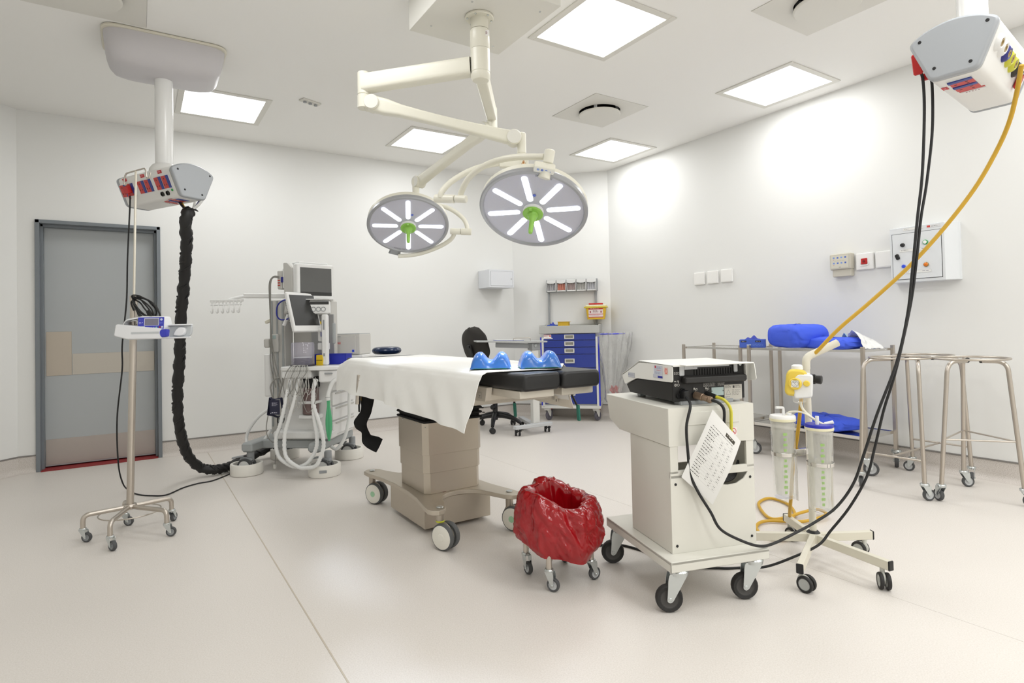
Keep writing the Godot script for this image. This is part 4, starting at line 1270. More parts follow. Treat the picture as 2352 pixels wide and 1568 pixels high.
# ---------------------------------------------------------------- far corner
func office_chair():
	var t := thing("office_chair", "black high office chair turned away, standing behind the operating table", "chair", Vector3(3.30, 0, -5.523))
	var b := wb(t)
	mat("plastic_black", rgb(30, 30, 31), 0.4)
	mat("upholstery", rgb(52, 49, 46), 0.85)
	var c := Vector3(3.30, 0, -5.523)
	for i in 5:
		var a := deg_to_rad(-55.0 + 72.0 * i)
		var d := Vector3(cos(a), 0, -sin(a))
		wb(t).tube(curve([c + Vector3(0, 0.155, 0), c + d * 0.09 + Vector3(0, 0.15, 0), c + d * 0.21 + Vector3(0, 0.125, 0), c + d * 0.30 + Vector3(0, 0.075, 0)], 5), [0.036, 0.035, 0.034, 0.033, 0.032, 0.03, 0.029, 0.028, 0.027, 0.026, 0.025, 0.023, 0.021, 0.02, 0.018, 0.017], 10).done("base_arm", M.plastic_black, t)
		var w := wb(t)
		var ax := Vector3(-d.z, 0, d.x).rotated(Vector3.UP, 0.5 * i)
		w.cyl(c + d * 0.30 + Vector3(0, 0.03, 0) - ax * 0.027, c + d * 0.30 + Vector3(0, 0.03, 0) - ax * 0.006, 0.03, -1.0, 20, 0.006)
		w.cyl(c + d * 0.30 + Vector3(0, 0.03, 0) + ax * 0.006, c + d * 0.30 + Vector3(0, 0.03, 0) + ax * 0.027, 0.03, -1.0, 20, 0.006)
		w.ell(c + d * 0.30 + Vector3(0, 0.045, 0), Vector3(0.024, 0.02, 0.024), 10)
		w.cyl(c + d * 0.30 + Vector3(0, 0.04, 0), c + d * 0.30 + Vector3(0, 0.085, 0), 0.008)
		w.done("castor", M.plastic_black, t)
	b.cyl(c + Vector3(0, 0.10, 0), c + Vector3(0, 0.3, 0), 0.028)
	b.cyl(c + Vector3(0, 0.3, 0), c + Vector3(0, 0.52, 0), 0.016)
	b.done("gas_column", M.plastic_black, t)
	var k := wb(t)
	k.cyl(c + Vector3(-0.03, 0.245, 0.03), c + Vector3(-0.07, 0.245, 0.05), 0.025, -1.0, 16, 0.004)
	k.done("ring_knob", M.plastic_black, t)
	var fr2 := wb(t).torus(fr(c + Vector3(0, 0.318, 0)), 0.205, 0.011, 40, 8)
	for i in 4:
		var a := TAU * i / 4 + 0.3
		fr2.tube([c + Vector3(cos(a) * 0.02, 0.29, sin(a) * 0.02), c + Vector3(cos(a) * 0.2, 0.316, sin(a) * 0.2)], 0.008, 8)
	fr2.done("foot_ring", M.plastic_black, t)
	var s := wb(t)
	cushion(s, c + Vector3(0.02, 0.575, 0.0), Vector3(0.44, 0.075, 0.42), 0.03)
	s.done("seat", M.upholstery, t)
	# backrest: curved shell facing away from the viewer, bracket on its rear
	var bc := Vector3(3.085, 0.915, -5.62)
	var bf := Transform3D(Basis.from_euler(Vector3(deg_to_rad(-12), deg_to_rad(100), deg_to_rad(-5))), bc)
	wb(t).at(bf).skin(20, 18, func(u, v):
		var y: float = (v - 0.5) * 0.36
		var w: float = 0.205 * pow(maxf(0.02, 1.0 - pow(absf(v - 0.47) / 0.535, 3.2)), 0.5)
		var xx: float = (u - 0.5) * 2.0
		return Vector3(xx * w, y, 0.05 * xx * xx + 0.05 * (v - 0.5) * (v - 0.5)), 0.04).done("backrest", M.upholstery, t)
	var br := wb(t).at(bf)
	br.box(Vector3(0.0, -0.06, -0.045), Vector3(0.075, 0.16, 0.025), 0.01)
	br.box(Vector3(0.0, 0.0, -0.06), Vector3(0.055, 0.03, 0.02), 0.006)
	br.done("backrest_bracket", M.black, t)
	wb(t).tube(curve([bf * Vector3(0, -0.12, -0.05), bf * Vector3(0, -0.28, -0.04), c + Vector3(-0.08, 0.53, 0.03)], 6), 0.017, 8).done("backrest_stem", M.plastic_black, t)

func overbed_table():
	var d := Vector3(0.8987, 0, -0.0430 - 0.0)
	d = Vector3(0.9, 0, 0.02).normalized()
	var t := thing("overbed_table", "grey height-adjustable wheeled table with a flat top beside the drawer trolley", "table", Vector3(3.46, 0, -5.06))
	var base := wb(t)
	base.bar(Vector3(3.20, 0.09, -4.985), Vector3(3.66, 0.09, -4.985), 0.06, 0.035, 0.005)
	base.bar(Vector3(3.45, 0.09, -5.0), Vector3(3.62, 0.09, -5.50), 0.06, 0.035, 0.005)
	base.done("base_frame", M.light_grey, t)
	for q in [Vector3(3.25, 0, -5.02), Vector3(3.62, 0, -5.02), Vector3(3.6, 0, -5.42)]:
		var w := wb(t)
		for s in [-1.0, 1.0]:
			w.cyl(q + Vector3(0.004 * s + 0.012, 0.03, 0.01 * s), q + Vector3(0.022 * s + 0.012, 0.03, 0.022 * s), 0.03, -1.0, 18, 0.005)
		w.cyl(q + Vector3(0, 0.03, 0), q + Vector3(0, 0.08, 0), 0.01)
		w.box(q + Vector3(0.02, 0.05, 0.02), Vector3(0.045, 0.012, 0.02), 0.003)
		w.done("castor", M.plastic_black, t)
	wb(t).box(Vector3(3.505, 0.48, -5.05), Vector3(0.085, 0.76, 0.055), 0.006).done("column", M.col_white, t)
	wb(t).box(Vector3(3.505, 0.80, -5.05), Vector3(0.06, 0.18, 0.04), 0.006).done("inner_column", M.col_white, t)
	var e := wb(t)
	var z := -5.12
	e.bar(Vector3(3.16, 0.925, z - 0.13), Vector3(3.50, 0.905, z + 0.04), 0.05, 0.05, 0.004)
	e.box(Vector3(3.515, 0.9, -5.06), Vector3(0.11, 0.07, 0.09), 0.006)
	e.done("tilt_box", M.mid_grey, t)
	wb(t).cyl(Vector3(3.50, 0.91, -5.012), Vector3(3.50, 0.91, -5.004), 0.016, -1.0, 16).done("joint_cap", M.zinc, t)
	var top := Transform3D(Basis.from_euler(Vector3(0.0, deg_to_rad(-24.0), deg_to_rad(-1.5))), Vector3(3.33, 0.958, -5.24))
	wb(t).at(top).box(Vector3.ZERO, Vector3(0.74, 0.016, 0.36), 0.005).done("table_top", M.top_grey, t)
	wb(t).at(top).tube(bend([Vector3(0.02, 0.006, 0.12), Vector3(0.02, 0.035, 0.12), Vector3(0.20, 0.04, 0.12), Vector3(0.20, 0.006, 0.12)], 0.015), 0.0035, 8).done("book_rest", M.steel, t)
	wb(t).at(top).tube(bend([Vector3(0.33, 0.006, 0.1), Vector3(0.345, 0.04, 0.1), Vector3(0.40, 0.045, 0.1), Vector3(0.44, 0.03, 0.1)], 0.015), 0.005, 8).done("side_handle", M.white, t)
	var cb := thing("clipboard", "blue clipboard with white papers lying on the grey overbed table", "clipboard", Vector3(3.3, 0.969, -5.24))
	wb(cb).at(top).box(Vector3(-0.02, 0.0105, 0.02), Vector3(0.30, 0.004, 0.21), 0.001).done("board", M.blue, cb)
	wb(cb).at(top).box(Vector3(-0.02, 0.0145, 0.02), Vector3(0.28, 0.004, 0.2), 0.001).done("papers", M.white, cb)

func drawer_trolley():
	mat("cart_blue", rgb(44, 62, 150), 0.35)
	mat("cart_edge", rgb(40, 52, 214), 0.35)
	mat("cart_grey", rgb(190, 190, 186), 0.45)
	mat("col_white", rgb(226, 225, 220), 0.4)
	mat("top_grey", rgb(186, 188, 188), 0.4)
	mat("handle_white", rgb(228, 226, 220), 0.4)
	mat("recess", rgb(150, 148, 138), 0.6)
	mat("tyre_violet", rgb(104, 102, 112), 0.6)
	mat("bin_clear", rgb(226, 226, 224), 0.3)
	mat("sharps_yellow", rgb(232, 190, 50), 0.4)
	mat("lid_cream", rgb(240, 234, 200), 0.35)
	var t := thing("drawer_trolley", "blue five-drawer medical trolley with a grey top and a rear rail", "trolley", Vector3(4.24 + 0.148, 0, -5.38 - 0.148), -45.0)
	# local axes: x to the right along the front, z out of the front; front face at z = 0.21
	var f := 0.21
	var w := 0.68
	B.new().box(Vector3(0, 0.57, 0), Vector3(w - 0.03, 0.80, 0.40), 0.004).done("carcass", M.cart_grey, t)
	var cols := B.new()
	for s in [-1.0, 1.0]:
		cols.box(Vector3(s * (w / 2 - 0.025), 0.57, f - 0.005), Vector3(0.026, 0.82, 0.03), 0.004)
	cols.done("corner_post", M.col_white, t)
	for s in [-1.0, 1.0]:
		B.new().box(Vector3(s * (w / 2 - 0.004), 0.57, f - 0.02), Vector3(0.016, 0.82, 0.04), 0.003).done("edge_strip", M.cart_edge, t)
	var ys := [1.016, 0.940, 0.858, 0.777, 0.620, 0.200]
	for i in 5:
		var hh: float = ys[i] - ys[i + 1] - 0.004
		var yc: float = (ys[i] + ys[i + 1]) / 2
		var dr := B.new().box(Vector3(0, yc, f - 0.003), Vector3(0.605, hh, 0.02), 0.004).done("drawer", M.cart_blue, t)
		var hy: float = (yc + 0.002) if i < 4 else 0.325
		var hd := B.new()
		hd.box(Vector3(0, hy + 0.021, f + 0.014), Vector3(0.115, 0.011, 0.016), 0.003)
		hd.box(Vector3(0, hy - 0.021, f + 0.014), Vector3(0.115, 0.011, 0.016), 0.003)
		hd.box(Vector3(-0.051, hy, f + 0.014), Vector3(0.013, 0.05, 0.016), 0.003)
		hd.box(Vector3(0.051, hy, f + 0.014), Vector3(0.013, 0.05, 0.016), 0.003)
		hd.done("pull", M.handle_white, dr)
		B.new().box(Vector3(0, hy, f + 0.0085), Vector3(0.09, 0.032, 0.003), 0.001).done("pull_recess", M.recess, dr)
		if i == 0:
			decal("drawer_label", 0.09, 0.05, fr(Vector3(-0.255, 0.985, f + 0.0075)), M.drawer_label, dr)
	# tray top with raised edges
	var tp := B.new()
	tp.box(Vector3(0, 1.03, 0), Vector3(w + 0.02, 0.02, 0.44), 0.004)
	tp.box(Vector3(0, 1.065, f + 0.012), Vector3(w + 0.02, 0.09, 0.012), 0.004)
	tp.box(Vector3(0, 1.075, -f - 0.004), Vector3(w + 0.02, 0.11, 0.012), 0.004)
	for s in [-1.0, 1.0]:
		tp.box(Vector3(s * (w / 2 + 0.005), 1.07, 0), Vector3(0.012, 0.10, 0.44), 0.004)
	tp.done("tray_top", M.cart_grey, t)
	B.new().box(Vector3(0, 0.165, 0), Vector3(w + 0.01, 0.035, 0.44), 0.005).done("base_frame", M.col_white, t)
	for q in [Vector3(-0.285, 0, 0.15), Vector3(0.285, 0, 0.15), Vector3(-0.285, 0, -0.16), Vector3(0.285, 0, -0.16)]:
		var o := castor(t, q, 0.058, 0.03, 62.0 if q.z > 0 else 100.0, 0.148, M.col_white, M.tyre_violet, M.tyre_violet, 0.03)
		if q.z > 0:
			B.new().box(Vector3(0.05, 0.128, 0.0), Vector3(0.045, 0.01, 0.035), 0.003).done("brake_pedal", M.red, o)
	# rear rail with tilt bins
	for s in [-1.0, 1.0]:
		B.new().box(Vector3(s * 0.29, 1.34, -f + 0.005), Vector3(0.024, 0.64, 0.024), 0.003).done("rail_post", M.mid_grey, t)
	B.new().box(Vector3(0, 1.603, -f + 0.02), Vector3(0.632, 0.152, 0.05), 0.002).done("bin_rail", M.mid_grey, t)
	var tints := [rgb(196, 194, 196), rgb(226, 150, 130), rgb(196, 176, 172), rgb(206, 204, 198), rgb(214, 214, 218)]
	for i in 5:
		var x := -0.244 + i * 0.122
		var bn := B.new()
		bn.box(Vector3(x, 1.662, -f + 0.075), Vector3(0.114, 0.024, 0.055), 0.004)
		bn.box(Vector3(x, 1.538, -f + 0.07), Vector3(0.114, 0.014, 0.05), 0.003)
		for s in [-1.0, 1.0]:
			bn.box(Vector3(x + s * 0.053, 1.6, -f + 0.075), Vector3(0.007, 0.12, 0.055), 0.002)
		bn.prism([Vector2(-0.057, -0.018), Vector2(-0.03, -0.026), Vector2(0.0, -0.029), Vector2(0.03, -0.026), Vector2(0.057, -0.018), Vector2(0.057, 0.0), Vector2(-0.057, 0.0)], 0.006, fr(Vector3(x, 1.656, -f + 0.1)), 0.001)
		var bo := bn.done("tilt_bin", M.bin_clear, t)
		mat("bin_contents_%d" % i, tints[i], 0.5)
		var ct := B.new()
		for k in 8:
			ct.box(Vector3(x - 0.042 + k * 0.012, 1.585 + (k % 3) * 0.002, -f + 0.065 + (k % 2) * 0.006), Vector3(0.009, 0.082, 0.03), 0.003)
		var co := ct.done("packets", M["bin_contents_%d" % i], bo)
		co.set_meta("kind", "stuff")
	# sharps container on the right rail post
	var world := t.transform
	var s := thing("sharps_container", "yellow sharps container with a red and cream lid above the drawer trolley", "sharps bin", world * Vector3(0.295, 1.18, -0.12), -45.0)
	var sec := []
	B.new().skin(24, 6, func(u, v):
		var ring := rrect(2, 2, 0.35, 5)
		var q: Vector2 = ring[int(round(u * 24)) % ring.size()]
		var k: float = lerpf(0.84, 1.0, v)
		return Vector3(q.x * 0.121 * k, v * 0.145, q.y * 0.075 * k), 0.003, true).done("tub", M.sharps_yellow, s)
	B.new().prism(rrect(0.205, 0.12, 0.02), 0.004, Transform3D(Basis(Vector3.RIGHT, Vector3.BACK, Vector3.DOWN), Vector3(0, 0.004, 0))).done("tub_base", M.sharps_yellow, s)
	var ld := B.new()
	ld.prism(rrect(0.285, 0.18, 0.035), 0.014, Transform3D(Basis(Vector3.RIGHT, Vector3.BACK, Vector3.DOWN), Vector3(0, 0.152, 0)), 0.004)
	ld.done("rim", M.lid_yellow, s)
	B.new().prism(rrect(0.255, 0.16, 0.03), 0.022, Transform3D(Basis(Vector3.RIGHT, Vector3.BACK, Vector3.DOWN), Vector3(0, 0.174, 0)), 0.008).done("lid", M.lid_cream, s)
	B.new().box(Vector3(0, 0.185, 0.02), Vector3(0.17, 0.018, 0.06), 0.004).done("lid_flap", M.red, s)
	decal("hazard_label", 0.172, 0.112, Transform3D(Basis(Vector3.RIGHT, Vector3(0, 0.995, 0.085).normalized(), Vector3(0, -0.085, 0.995).normalized()), Vector3(0, 0.077, 0.0715)), M.sharps_label, s)
	B.new().box(Vector3(0, 0.06, -0.085), Vector3(0.12, 0.05, 0.02), 0.004).done("bracket", M.mid_grey, s)
	# things on the tray
	glove_box("blue and white box of gloves on the drawer trolley's grey tray", world * Vector3(-0.215, 1.04, 0.06), -40.0, Vector3(0.12, 0.10, 0.1))
	var yb := thing("yellow_tray", "small yellow plastic box on the drawer trolley beside the blue glove box", "box", world * Vector3(-0.075, 1.04, 0.08), -45.0)
	open_box(yb, Vector3(0.13, 0.12, 0.10), M.sharps_yellow, 0.004, 0.012)
	var kd := thing("steel_dish", "shallow stainless steel dish on the drawer trolley's tray, right side", "dish", world * Vector3(0.235, 1.04, 0.05), -45.0)
	B.new().skin(32, 6, func(u, v):
		var a: float = TAU * u
		var k: float = lerpf(0.72, 1.0, v)
		return Vector3(cos(a) * 0.075 * k, 0.002 + 0.065 * v * v, sin(a) * 0.05 * k), 0.002, true).done("dish", M.steel_polished, kd)
	# clear refuse sack on a bracket at the trolley's right side
	mat("clear_film", Color(0.93, 0.93, 0.92, 0.22), 0.12)
	M.clear_film.transparency = BaseMaterial3D.TRANSPARENCY_ALPHA
	M.clear_film.cull_mode = BaseMaterial3D.CULL_DISABLED
	var sk := thing("waste_sack", "clear crumpled plastic waste sack hanging on the right side of the drawer trolley", "plastic bag", world * Vector3(0.47, 0.55, 0.16), -45.0)
	var nz := FastNoiseLite.new()
	nz.seed = 3
	nz.frequency = 3.2
	B.new().skin(56, 26, func(u, v):
		var a: float = TAU * u
		var y: float = lerpf(-0.36, 0.47, v)
		var r: float = 0.075 + 0.085 * smoothstep(0.1, 1.0, v)
		var n: float = nz.get_noise_3d(cos(a) * 1.6, y * 0.55, sin(a) * 1.6)
		r *= 1.0 + 0.45 * n + 0.06 * sin(a * 11.0 + y * 3.0)
		var k := smoothstep(0.0, 0.06, v)
		return Vector3(cos(a) * r * 1.15 * k + 0.05 * v, y + 0.015 * n, sin(a) * r * 0.9 * k), 0.0, true).done("film", M.clear_film, sk)
	B.new().torus(fr(Vector3(0.02, 0.455, 0)), 0.145, 0.005, 36, 8).done("sack_ring", M.cart_edge, sk)
	B.new().bar(Vector3(-0.16, 0.455, 0), Vector3(-0.12, 0.455, 0), 0.04, 0.018).done("ring_bracket", M.cart_edge, sk)
	var rb := thing("crumpled_packet", "crumpled red and white packet in the clear waste sack", "litter", world * Vector3(0.50, 0.36, 0.16), -45.0)
	B.new().skin(12, 10, func(u, v): return Vector3((u - 0.5) * 0.09 + 0.01 * sin(v * 9.0), (v - 0.5) * 0.08 + 0.012 * sin(u * 12.0), 0.02 * sin(u * 7.0 + v * 5.0)), 0.002).done("wrapper", M.red, rb)

# open tray with wall thickness th
func open_box(t: Node3D, s: Vector3, m: Material, th := 0.004, lip := 0.0, called := "tray"):
	var b := B.new()
	b.box(Vector3(0, th / 2, 0), Vector3(s.x, th, s.z), 0.001)
	for k in [-1.0, 1.0]:
		b.box(Vector3(k * (s.x / 2 - th / 2), s.y / 2, 0), Vector3(th, s.y, s.z), 0.0015)
		b.box(Vector3(0, s.y / 2, k * (s.z / 2 - th / 2)), Vector3(s.x, s.y, th), 0.0015)
		if lip > 0.0:
			b.box(Vector3(k * (s.x / 2 + lip / 2 - 0.001), s.y - th / 2, 0), Vector3(lip, th, s.z), 0.001)
			b.box(Vector3(0, s.y - th / 2, k * (s.z / 2 + lip / 2 - 0.001)), Vector3(s.x + lip * 2, th, lip), 0.001)
	b.done(called, m, t)

func glove_box(label: String, at: Vector3, turn: float, s: Vector3):
	var t := thing("glove_box", label, "glove box", at, turn)
	B.new().box(Vector3(0, s.y / 2 - 0.008, 0), Vector3(s.x, s.y - 0.016, s.z), 0.002).done("carton", M.glove_blue, t)
	decal("carton_print", s.x * 0.96, s.y * 0.74, fr(Vector3(0, s.y * 0.42, s.z / 2)), M.glove_print, t, 0.0006)
	var g := B.new()
	g.skin(14, 10, func(u, v): return Vector3((u - 0.5) * s.x * 0.6, s.y - 0.016 + 0.024 * sin(u * PI) * sin(v * PI) * (1.0 + 0.5 * sin(u * 13.0)), (v - 0.5) * s.z * 0.5), 0.002)
	g.done("gloves", M.glove_blue_dark, t)

func wall_items_corner():
	mat("cabinet_white", rgb(226, 228, 232), 0.4)
	var t := thing("wall_cabinet", "small white steel wall cabinet with one locked door, beside the far corner", "cabinet", Vector3(3.695, 1.692, -6.095))
	B.new().box(Vector3.ZERO, Vector3(0.35, 0.216, 0.265), 0.004).done("body", M.cabinet_white, t)
	var d := B.new().box(Vector3(0, 0.0, 0.1335), Vector3(0.305, 0.172, 0.006), 0.002).done("door", M.cabinet_white, t)
	var g := B.new()
	for s in [-1.0, 1.0]:
		g.box(Vector3(s * 0.1545, 0, 0.1322), Vector3(0.002, 0.178, 0.002), 0.0)
		g.box(Vector3(0, s * 0.088, 0.1322), Vector3(0.31, 0.002, 0.002), 0.0)
	g.done("door_gap", M.mid_grey, t)
	B.new().cyl(Vector3(0.132, 0, 0.136), Vector3(0.132, 0, 0.141), 0.008, -1.0, 16).done("lock", M.zinc, d)

func corner():
	mat("glove_blue", rgb(60, 92, 190), 0.5)
	mat("glove_blue_dark", rgb(40, 60, 170), 0.5)
	mat("lid_yellow", rgb(236, 214, 80), 0.35)
	printed("glove_print", picture(96, 48, rgb(66, 98, 196), [["r", 0.05, 0.12, 0.22, 0.24, rgb(24, 28, 52)], ["r", 0.62, 0.12, 0.22, 0.24, rgb(24, 28, 52)], ["t", 0.08, 0.2, 0.16, 0.12, 1, rgb(200, 200, 210)], ["t", 0.65, 0.2, 0.16, 0.12, 1, rgb(200, 200, 210)], ["r", 0.28, 0.62, 0.18, 0.16, rgb(190, 204, 232)], ["t", 0.5, 0.55, 0.44, 0.3, 3, rgb(110, 140, 214)]]))
	printed("drawer_label", picture(96, 56, rgb(238, 226, 222), [["r", 0.03, 0.05, 0.8, 0.1, rgb(200, 60, 60)], ["t", 0.06, 0.25, 0.6, 0.6, 5, rgb(205, 120, 120)], ["r", 0.75, 0.2, 0.2, 0.3, rgb(206, 50, 60)], ["r", 0.78, 0.6, 0.14, 0.25, rgb(206, 80, 80)]]))
	printed("sharps_label", picture(172, 112, rgb(240, 226, 224), [["r", 0.0, 0.0, 1.0, 0.15, rgb(198, 40, 44)], ["t", 0.12, 0.04, 0.76, 0.1, 1, rgb(240, 220, 220)], ["t", 0.3, 0.22, 0.45, 0.22, 2, rgb(120, 60, 60)], ["t", 0.3, 0.44, 0.4, 0.12, 2, rgb(180, 140, 140)], ["r", 0.09, 0.3, 0.08, 0.22, rgb(160, 50, 60)], ["r", 0.83, 0.3, 0.08, 0.22, rgb(160, 50, 60)], ["r", 0.0, 0.62, 1.0, 0.07, rgb(198, 40, 44)], ["t", 0.05, 0.73, 0.9, 0.14, 2, rgb(205, 150, 150)], ["r", 0.0, 0.93, 1.0, 0.07, rgb(198, 40, 44)]]))
	drawer_trolley()
	office_chair()
	overbed_table()
	wall_items_corner()

# ---------------------------------------------------------------- along the right wall
func steel_trolley(label: String, z0: float, z1: float, low_rail: bool) -> Node3D:
	# four square posts, raised-rim top at 0.9 m and a low shelf; x 4.34 to 4.80
	var t := thing("steel_trolley", label, "trolley", Vector3(4.57, 0, (z0 + z1) / 2))
	var hx := 0.23
	var hz := absf(z1 - z0) / 2
	for sx in [-1.0, 1.0]:
		for sz in [-1.0, 1.0]:
			B.new().box(Vector3(sx * (hx - 0.012), 0.515, sz * (hz - 0.012)), Vector3(0.025, 0.79, 0.025), 0.003).done("post", M.steel, t)
			castor(t, Vector3(sx * (hx - 0.012), 0, sz * (hz - 0.012)), 0.05, 0.026, 205.0 if sx > 0 else -62.0, 0.125, M.zinc, M.rubber, M.light_grey, 0.028)
	for s in [[0.882, "top_shelf", 0.018], [0.262, "low_shelf", 0.024]]:
		var b := B.new()
		b.box(Vector3(0, s[0], 0), Vector3(hx * 2 - 0.05, 0.004, hz * 2 - 0.05), 0.001)
		for k in [-1.0, 1.0]:
			b.box(Vector3(k * (hx - 0.024), s[0] - s[2] / 2 + 0.006, 0), Vector3(0.004, s[2], hz * 2 - 0.05), 0.001)
			b.box(Vector3(0, s[0] - s[2] / 2 + 0.006, k * (hz - 0.024)), Vector3(hx * 2 - 0.05, s[2], 0.004), 0.001)
		b.done(s[1], M.steel_polished, t)
	return t

func soft_pack(t: Node3D, s: Vector3, m: Material, sd: int, puff := 0.25):
	var nz := FastNoiseLite.new()
	nz.seed = sd
	nz.frequency = 1.1
	# flattened cushion-like parcel with a crimped far end
	B.new().skin(48, 18, func(u, v):
		var a: float = TAU * u
		var ph: float = (v - 0.5) * PI
		var ex := 0.35
		var cx: float = signf(cos(a)) * pow(absf(cos(a)), ex)
		var cz: float = signf(sin(a)) * pow(absf(sin(a)), ex)
		var rr: float = pow(maxf(cos(ph), 0.0), 0.32)
		var y: float = signf(sin(ph)) * pow(absf(sin(ph)), 0.75)
		var n: float = nz.get_noise_3d(cx * 2.2 + sd, y * 1.5, cz * 2.2)
		var p := Vector3(cx * rr * s.x / 2, s.y / 2 + y * s.y / 2 * (1.0 - puff * 0.5 * (cx * cx * 0.5 + cz * cz * 0.4)), cz * rr * s.z / 2)
		p += Vector3(n * 0.02, n * 0.018 if y > -0.4 else 0.0, n * 0.012)
		return Vector3(p.x, maxf(p.y, 0.001), p.z), 0.002, true).done("wrapped_bundle", m, t)

func right_side():
	mat("wrap_blue", rgb(66, 98, 232), 0.7)
	mat("tape", rgb(216, 214, 206), 0.5)
	mat("pale_blue", rgb(160, 196, 214), 0.4)
	mat("deep_blue", rgb(46, 100, 160), 0.5)
	var fold := noise_tex(0.02, [], 512, 33, FastNoiseLite.TYPE_SIMPLEX, true)
	M.wrap_blue.normal_enabled = true
	M.wrap_blue.normal_texture = fold
	M.wrap_blue.normal_scale = 0.6
	M.wrap_blue.uv1_triplanar = true
	M.wrap_blue.uv1_scale = Vector3(3, 3, 3)
	steel_trolley("long two-shelf stainless steel trolley against the right wall, holding blue wrapped packs", -3.10, -2.155, true)
	steel_trolley("shorter stainless steel trolley behind the grey equipment cart, butted against the longer trolley", -3.80, -3.16, true)
	glove_box("blue glove box with crumpled gloves sticking out, on the steel trolley by the right wall", Vector3(4.44, 0.888, -3.11), -58.0, Vector3(0.205, 0.085, 0.115))
	var p := thing("wrapped_pack", "large puffy blue wrapped instrument pack on the steel trolley's top shelf", "wrapped pack", Vector3(4.50, 0.886, -2.745), 62.0, "blue wrapped packs on the steel trolley")
	soft_pack(p, Vector3(0.46, 0.195, 0.31), M.wrap_blue, 2)
	B.new().box(Vector3(0.09, 0.188, 0.02), Vector3(0.16, 0.004, 0.024), 0.001, Basis.from_euler(Vector3(0.1, 0.2, -0.12))).done("tape_strip", M.tape, p)
	p = thing("wrapped_pack", "flatter blue wrapped pack with two pale tape strips, beside the puffy pack", "wrapped pack", Vector3(4.46, 0.886, -2.43), 70.0, "blue wrapped packs on the steel trolley")
	soft_pack(p, Vector3(0.44, 0.09, 0.28), M.wrap_blue, 7, 0.2)
	for x in [-0.155, -0.05]:
		var g := B.new()
		g.skin(8, 2, func(u, v): return Vector3(x + (v - 0.5) * 0.022, 0.012 + 0.078 * sin(u * PI * 0.5), 0.137 - 0.06 * (1.0 - cos(u * PI * 0.5))), 0.002)
		g.done("tape_strip", M.tape, p)
	p = thing("wrapped_pack", "blue wrapped pack lying alone on the long trolley's lower shelf", "wrapped pack", Vector3(4.53, 0.266, -2.545), 75.0, "blue wrapped packs on the steel trolley")
	soft_pack(p, Vector3(0.48, 0.10, 0.30), M.wrap_blue, 9, 0.2)
	p = thing("paper_pouch", "crumpled white and pale blue paper pouch at the right end of the trolley top", "pouch", Vector3(4.47, 0.886, -2.235), 60.0)
	var nz := FastNoiseLite.new()
	nz.seed = 8
	nz.frequency = 3.0
	B.new().skin(20, 14, func(u, v):
		var x: float = (u - 0.5) * 0.24
		var h: float = sin(u * PI) * 0.13 * (0.35 + 0.65 * v) + 0.012
		return Vector3(x + 0.02 * nz.get_noise_2d(u * 3, v * 3), h * (1.0 if v > 0.05 else 0.1) + 0.012 * nz.get_noise_2d(u * 5, v * 4), 0.10 - v * 0.16), 0.002).done("white_leaf", M.white, p)
	B.new().skin(16, 10, func(u, v): return Vector3(-0.02 + u * 0.17, 0.008 + sin(u * PI * 0.8) * 0.085 * v + 0.01 * nz.get_noise_2d(u * 6 + 9, v * 6), 0.12 - v * 0.11), 0.002).done("blue_leaf", M.deep_blue, p)
	B.new().skin(16, 10, func(u, v): return Vector3(0.06 + u * 0.13, 0.02 + (0.5 + 0.5 * sin(u * 5.0)) * 0.10 * v + 0.015 * nz.get_noise_2d(u * 6 + 4, v * 6), 0.03 - v * 0.09), 0.002).done("clear_leaf", M.pale_blue, p)
	bowl_stands()
	wall_plates()
	suction_stand()
	cart()
	kick_bucket()
	floor_cables()

func stand_leg(t: Node3D, foot: Vector3, top: Vector3, inward: Vector3, r: float, turn: float, cap := true):
	var b := wb(t)
	b.tube(bend([foot, top, inward], 0.085, 8), r, 14)
	var o := b.done("leg", M.steel, t)
	if cap:
		var d := (inward - top).normalized()
		wb(t).cyl(inward - d * 0.004, inward + d * 0.014, r * 1.06, -1.0, 14, 0.003).done("leg_cap", M.black, o)
	castor(t, t.transform.affine_inverse() * Vector3(foot.x, 0, foot.z), 0.036, 0.022, turn, 0.105, M.zinc, M.rubber, M.light_grey, 0.024)

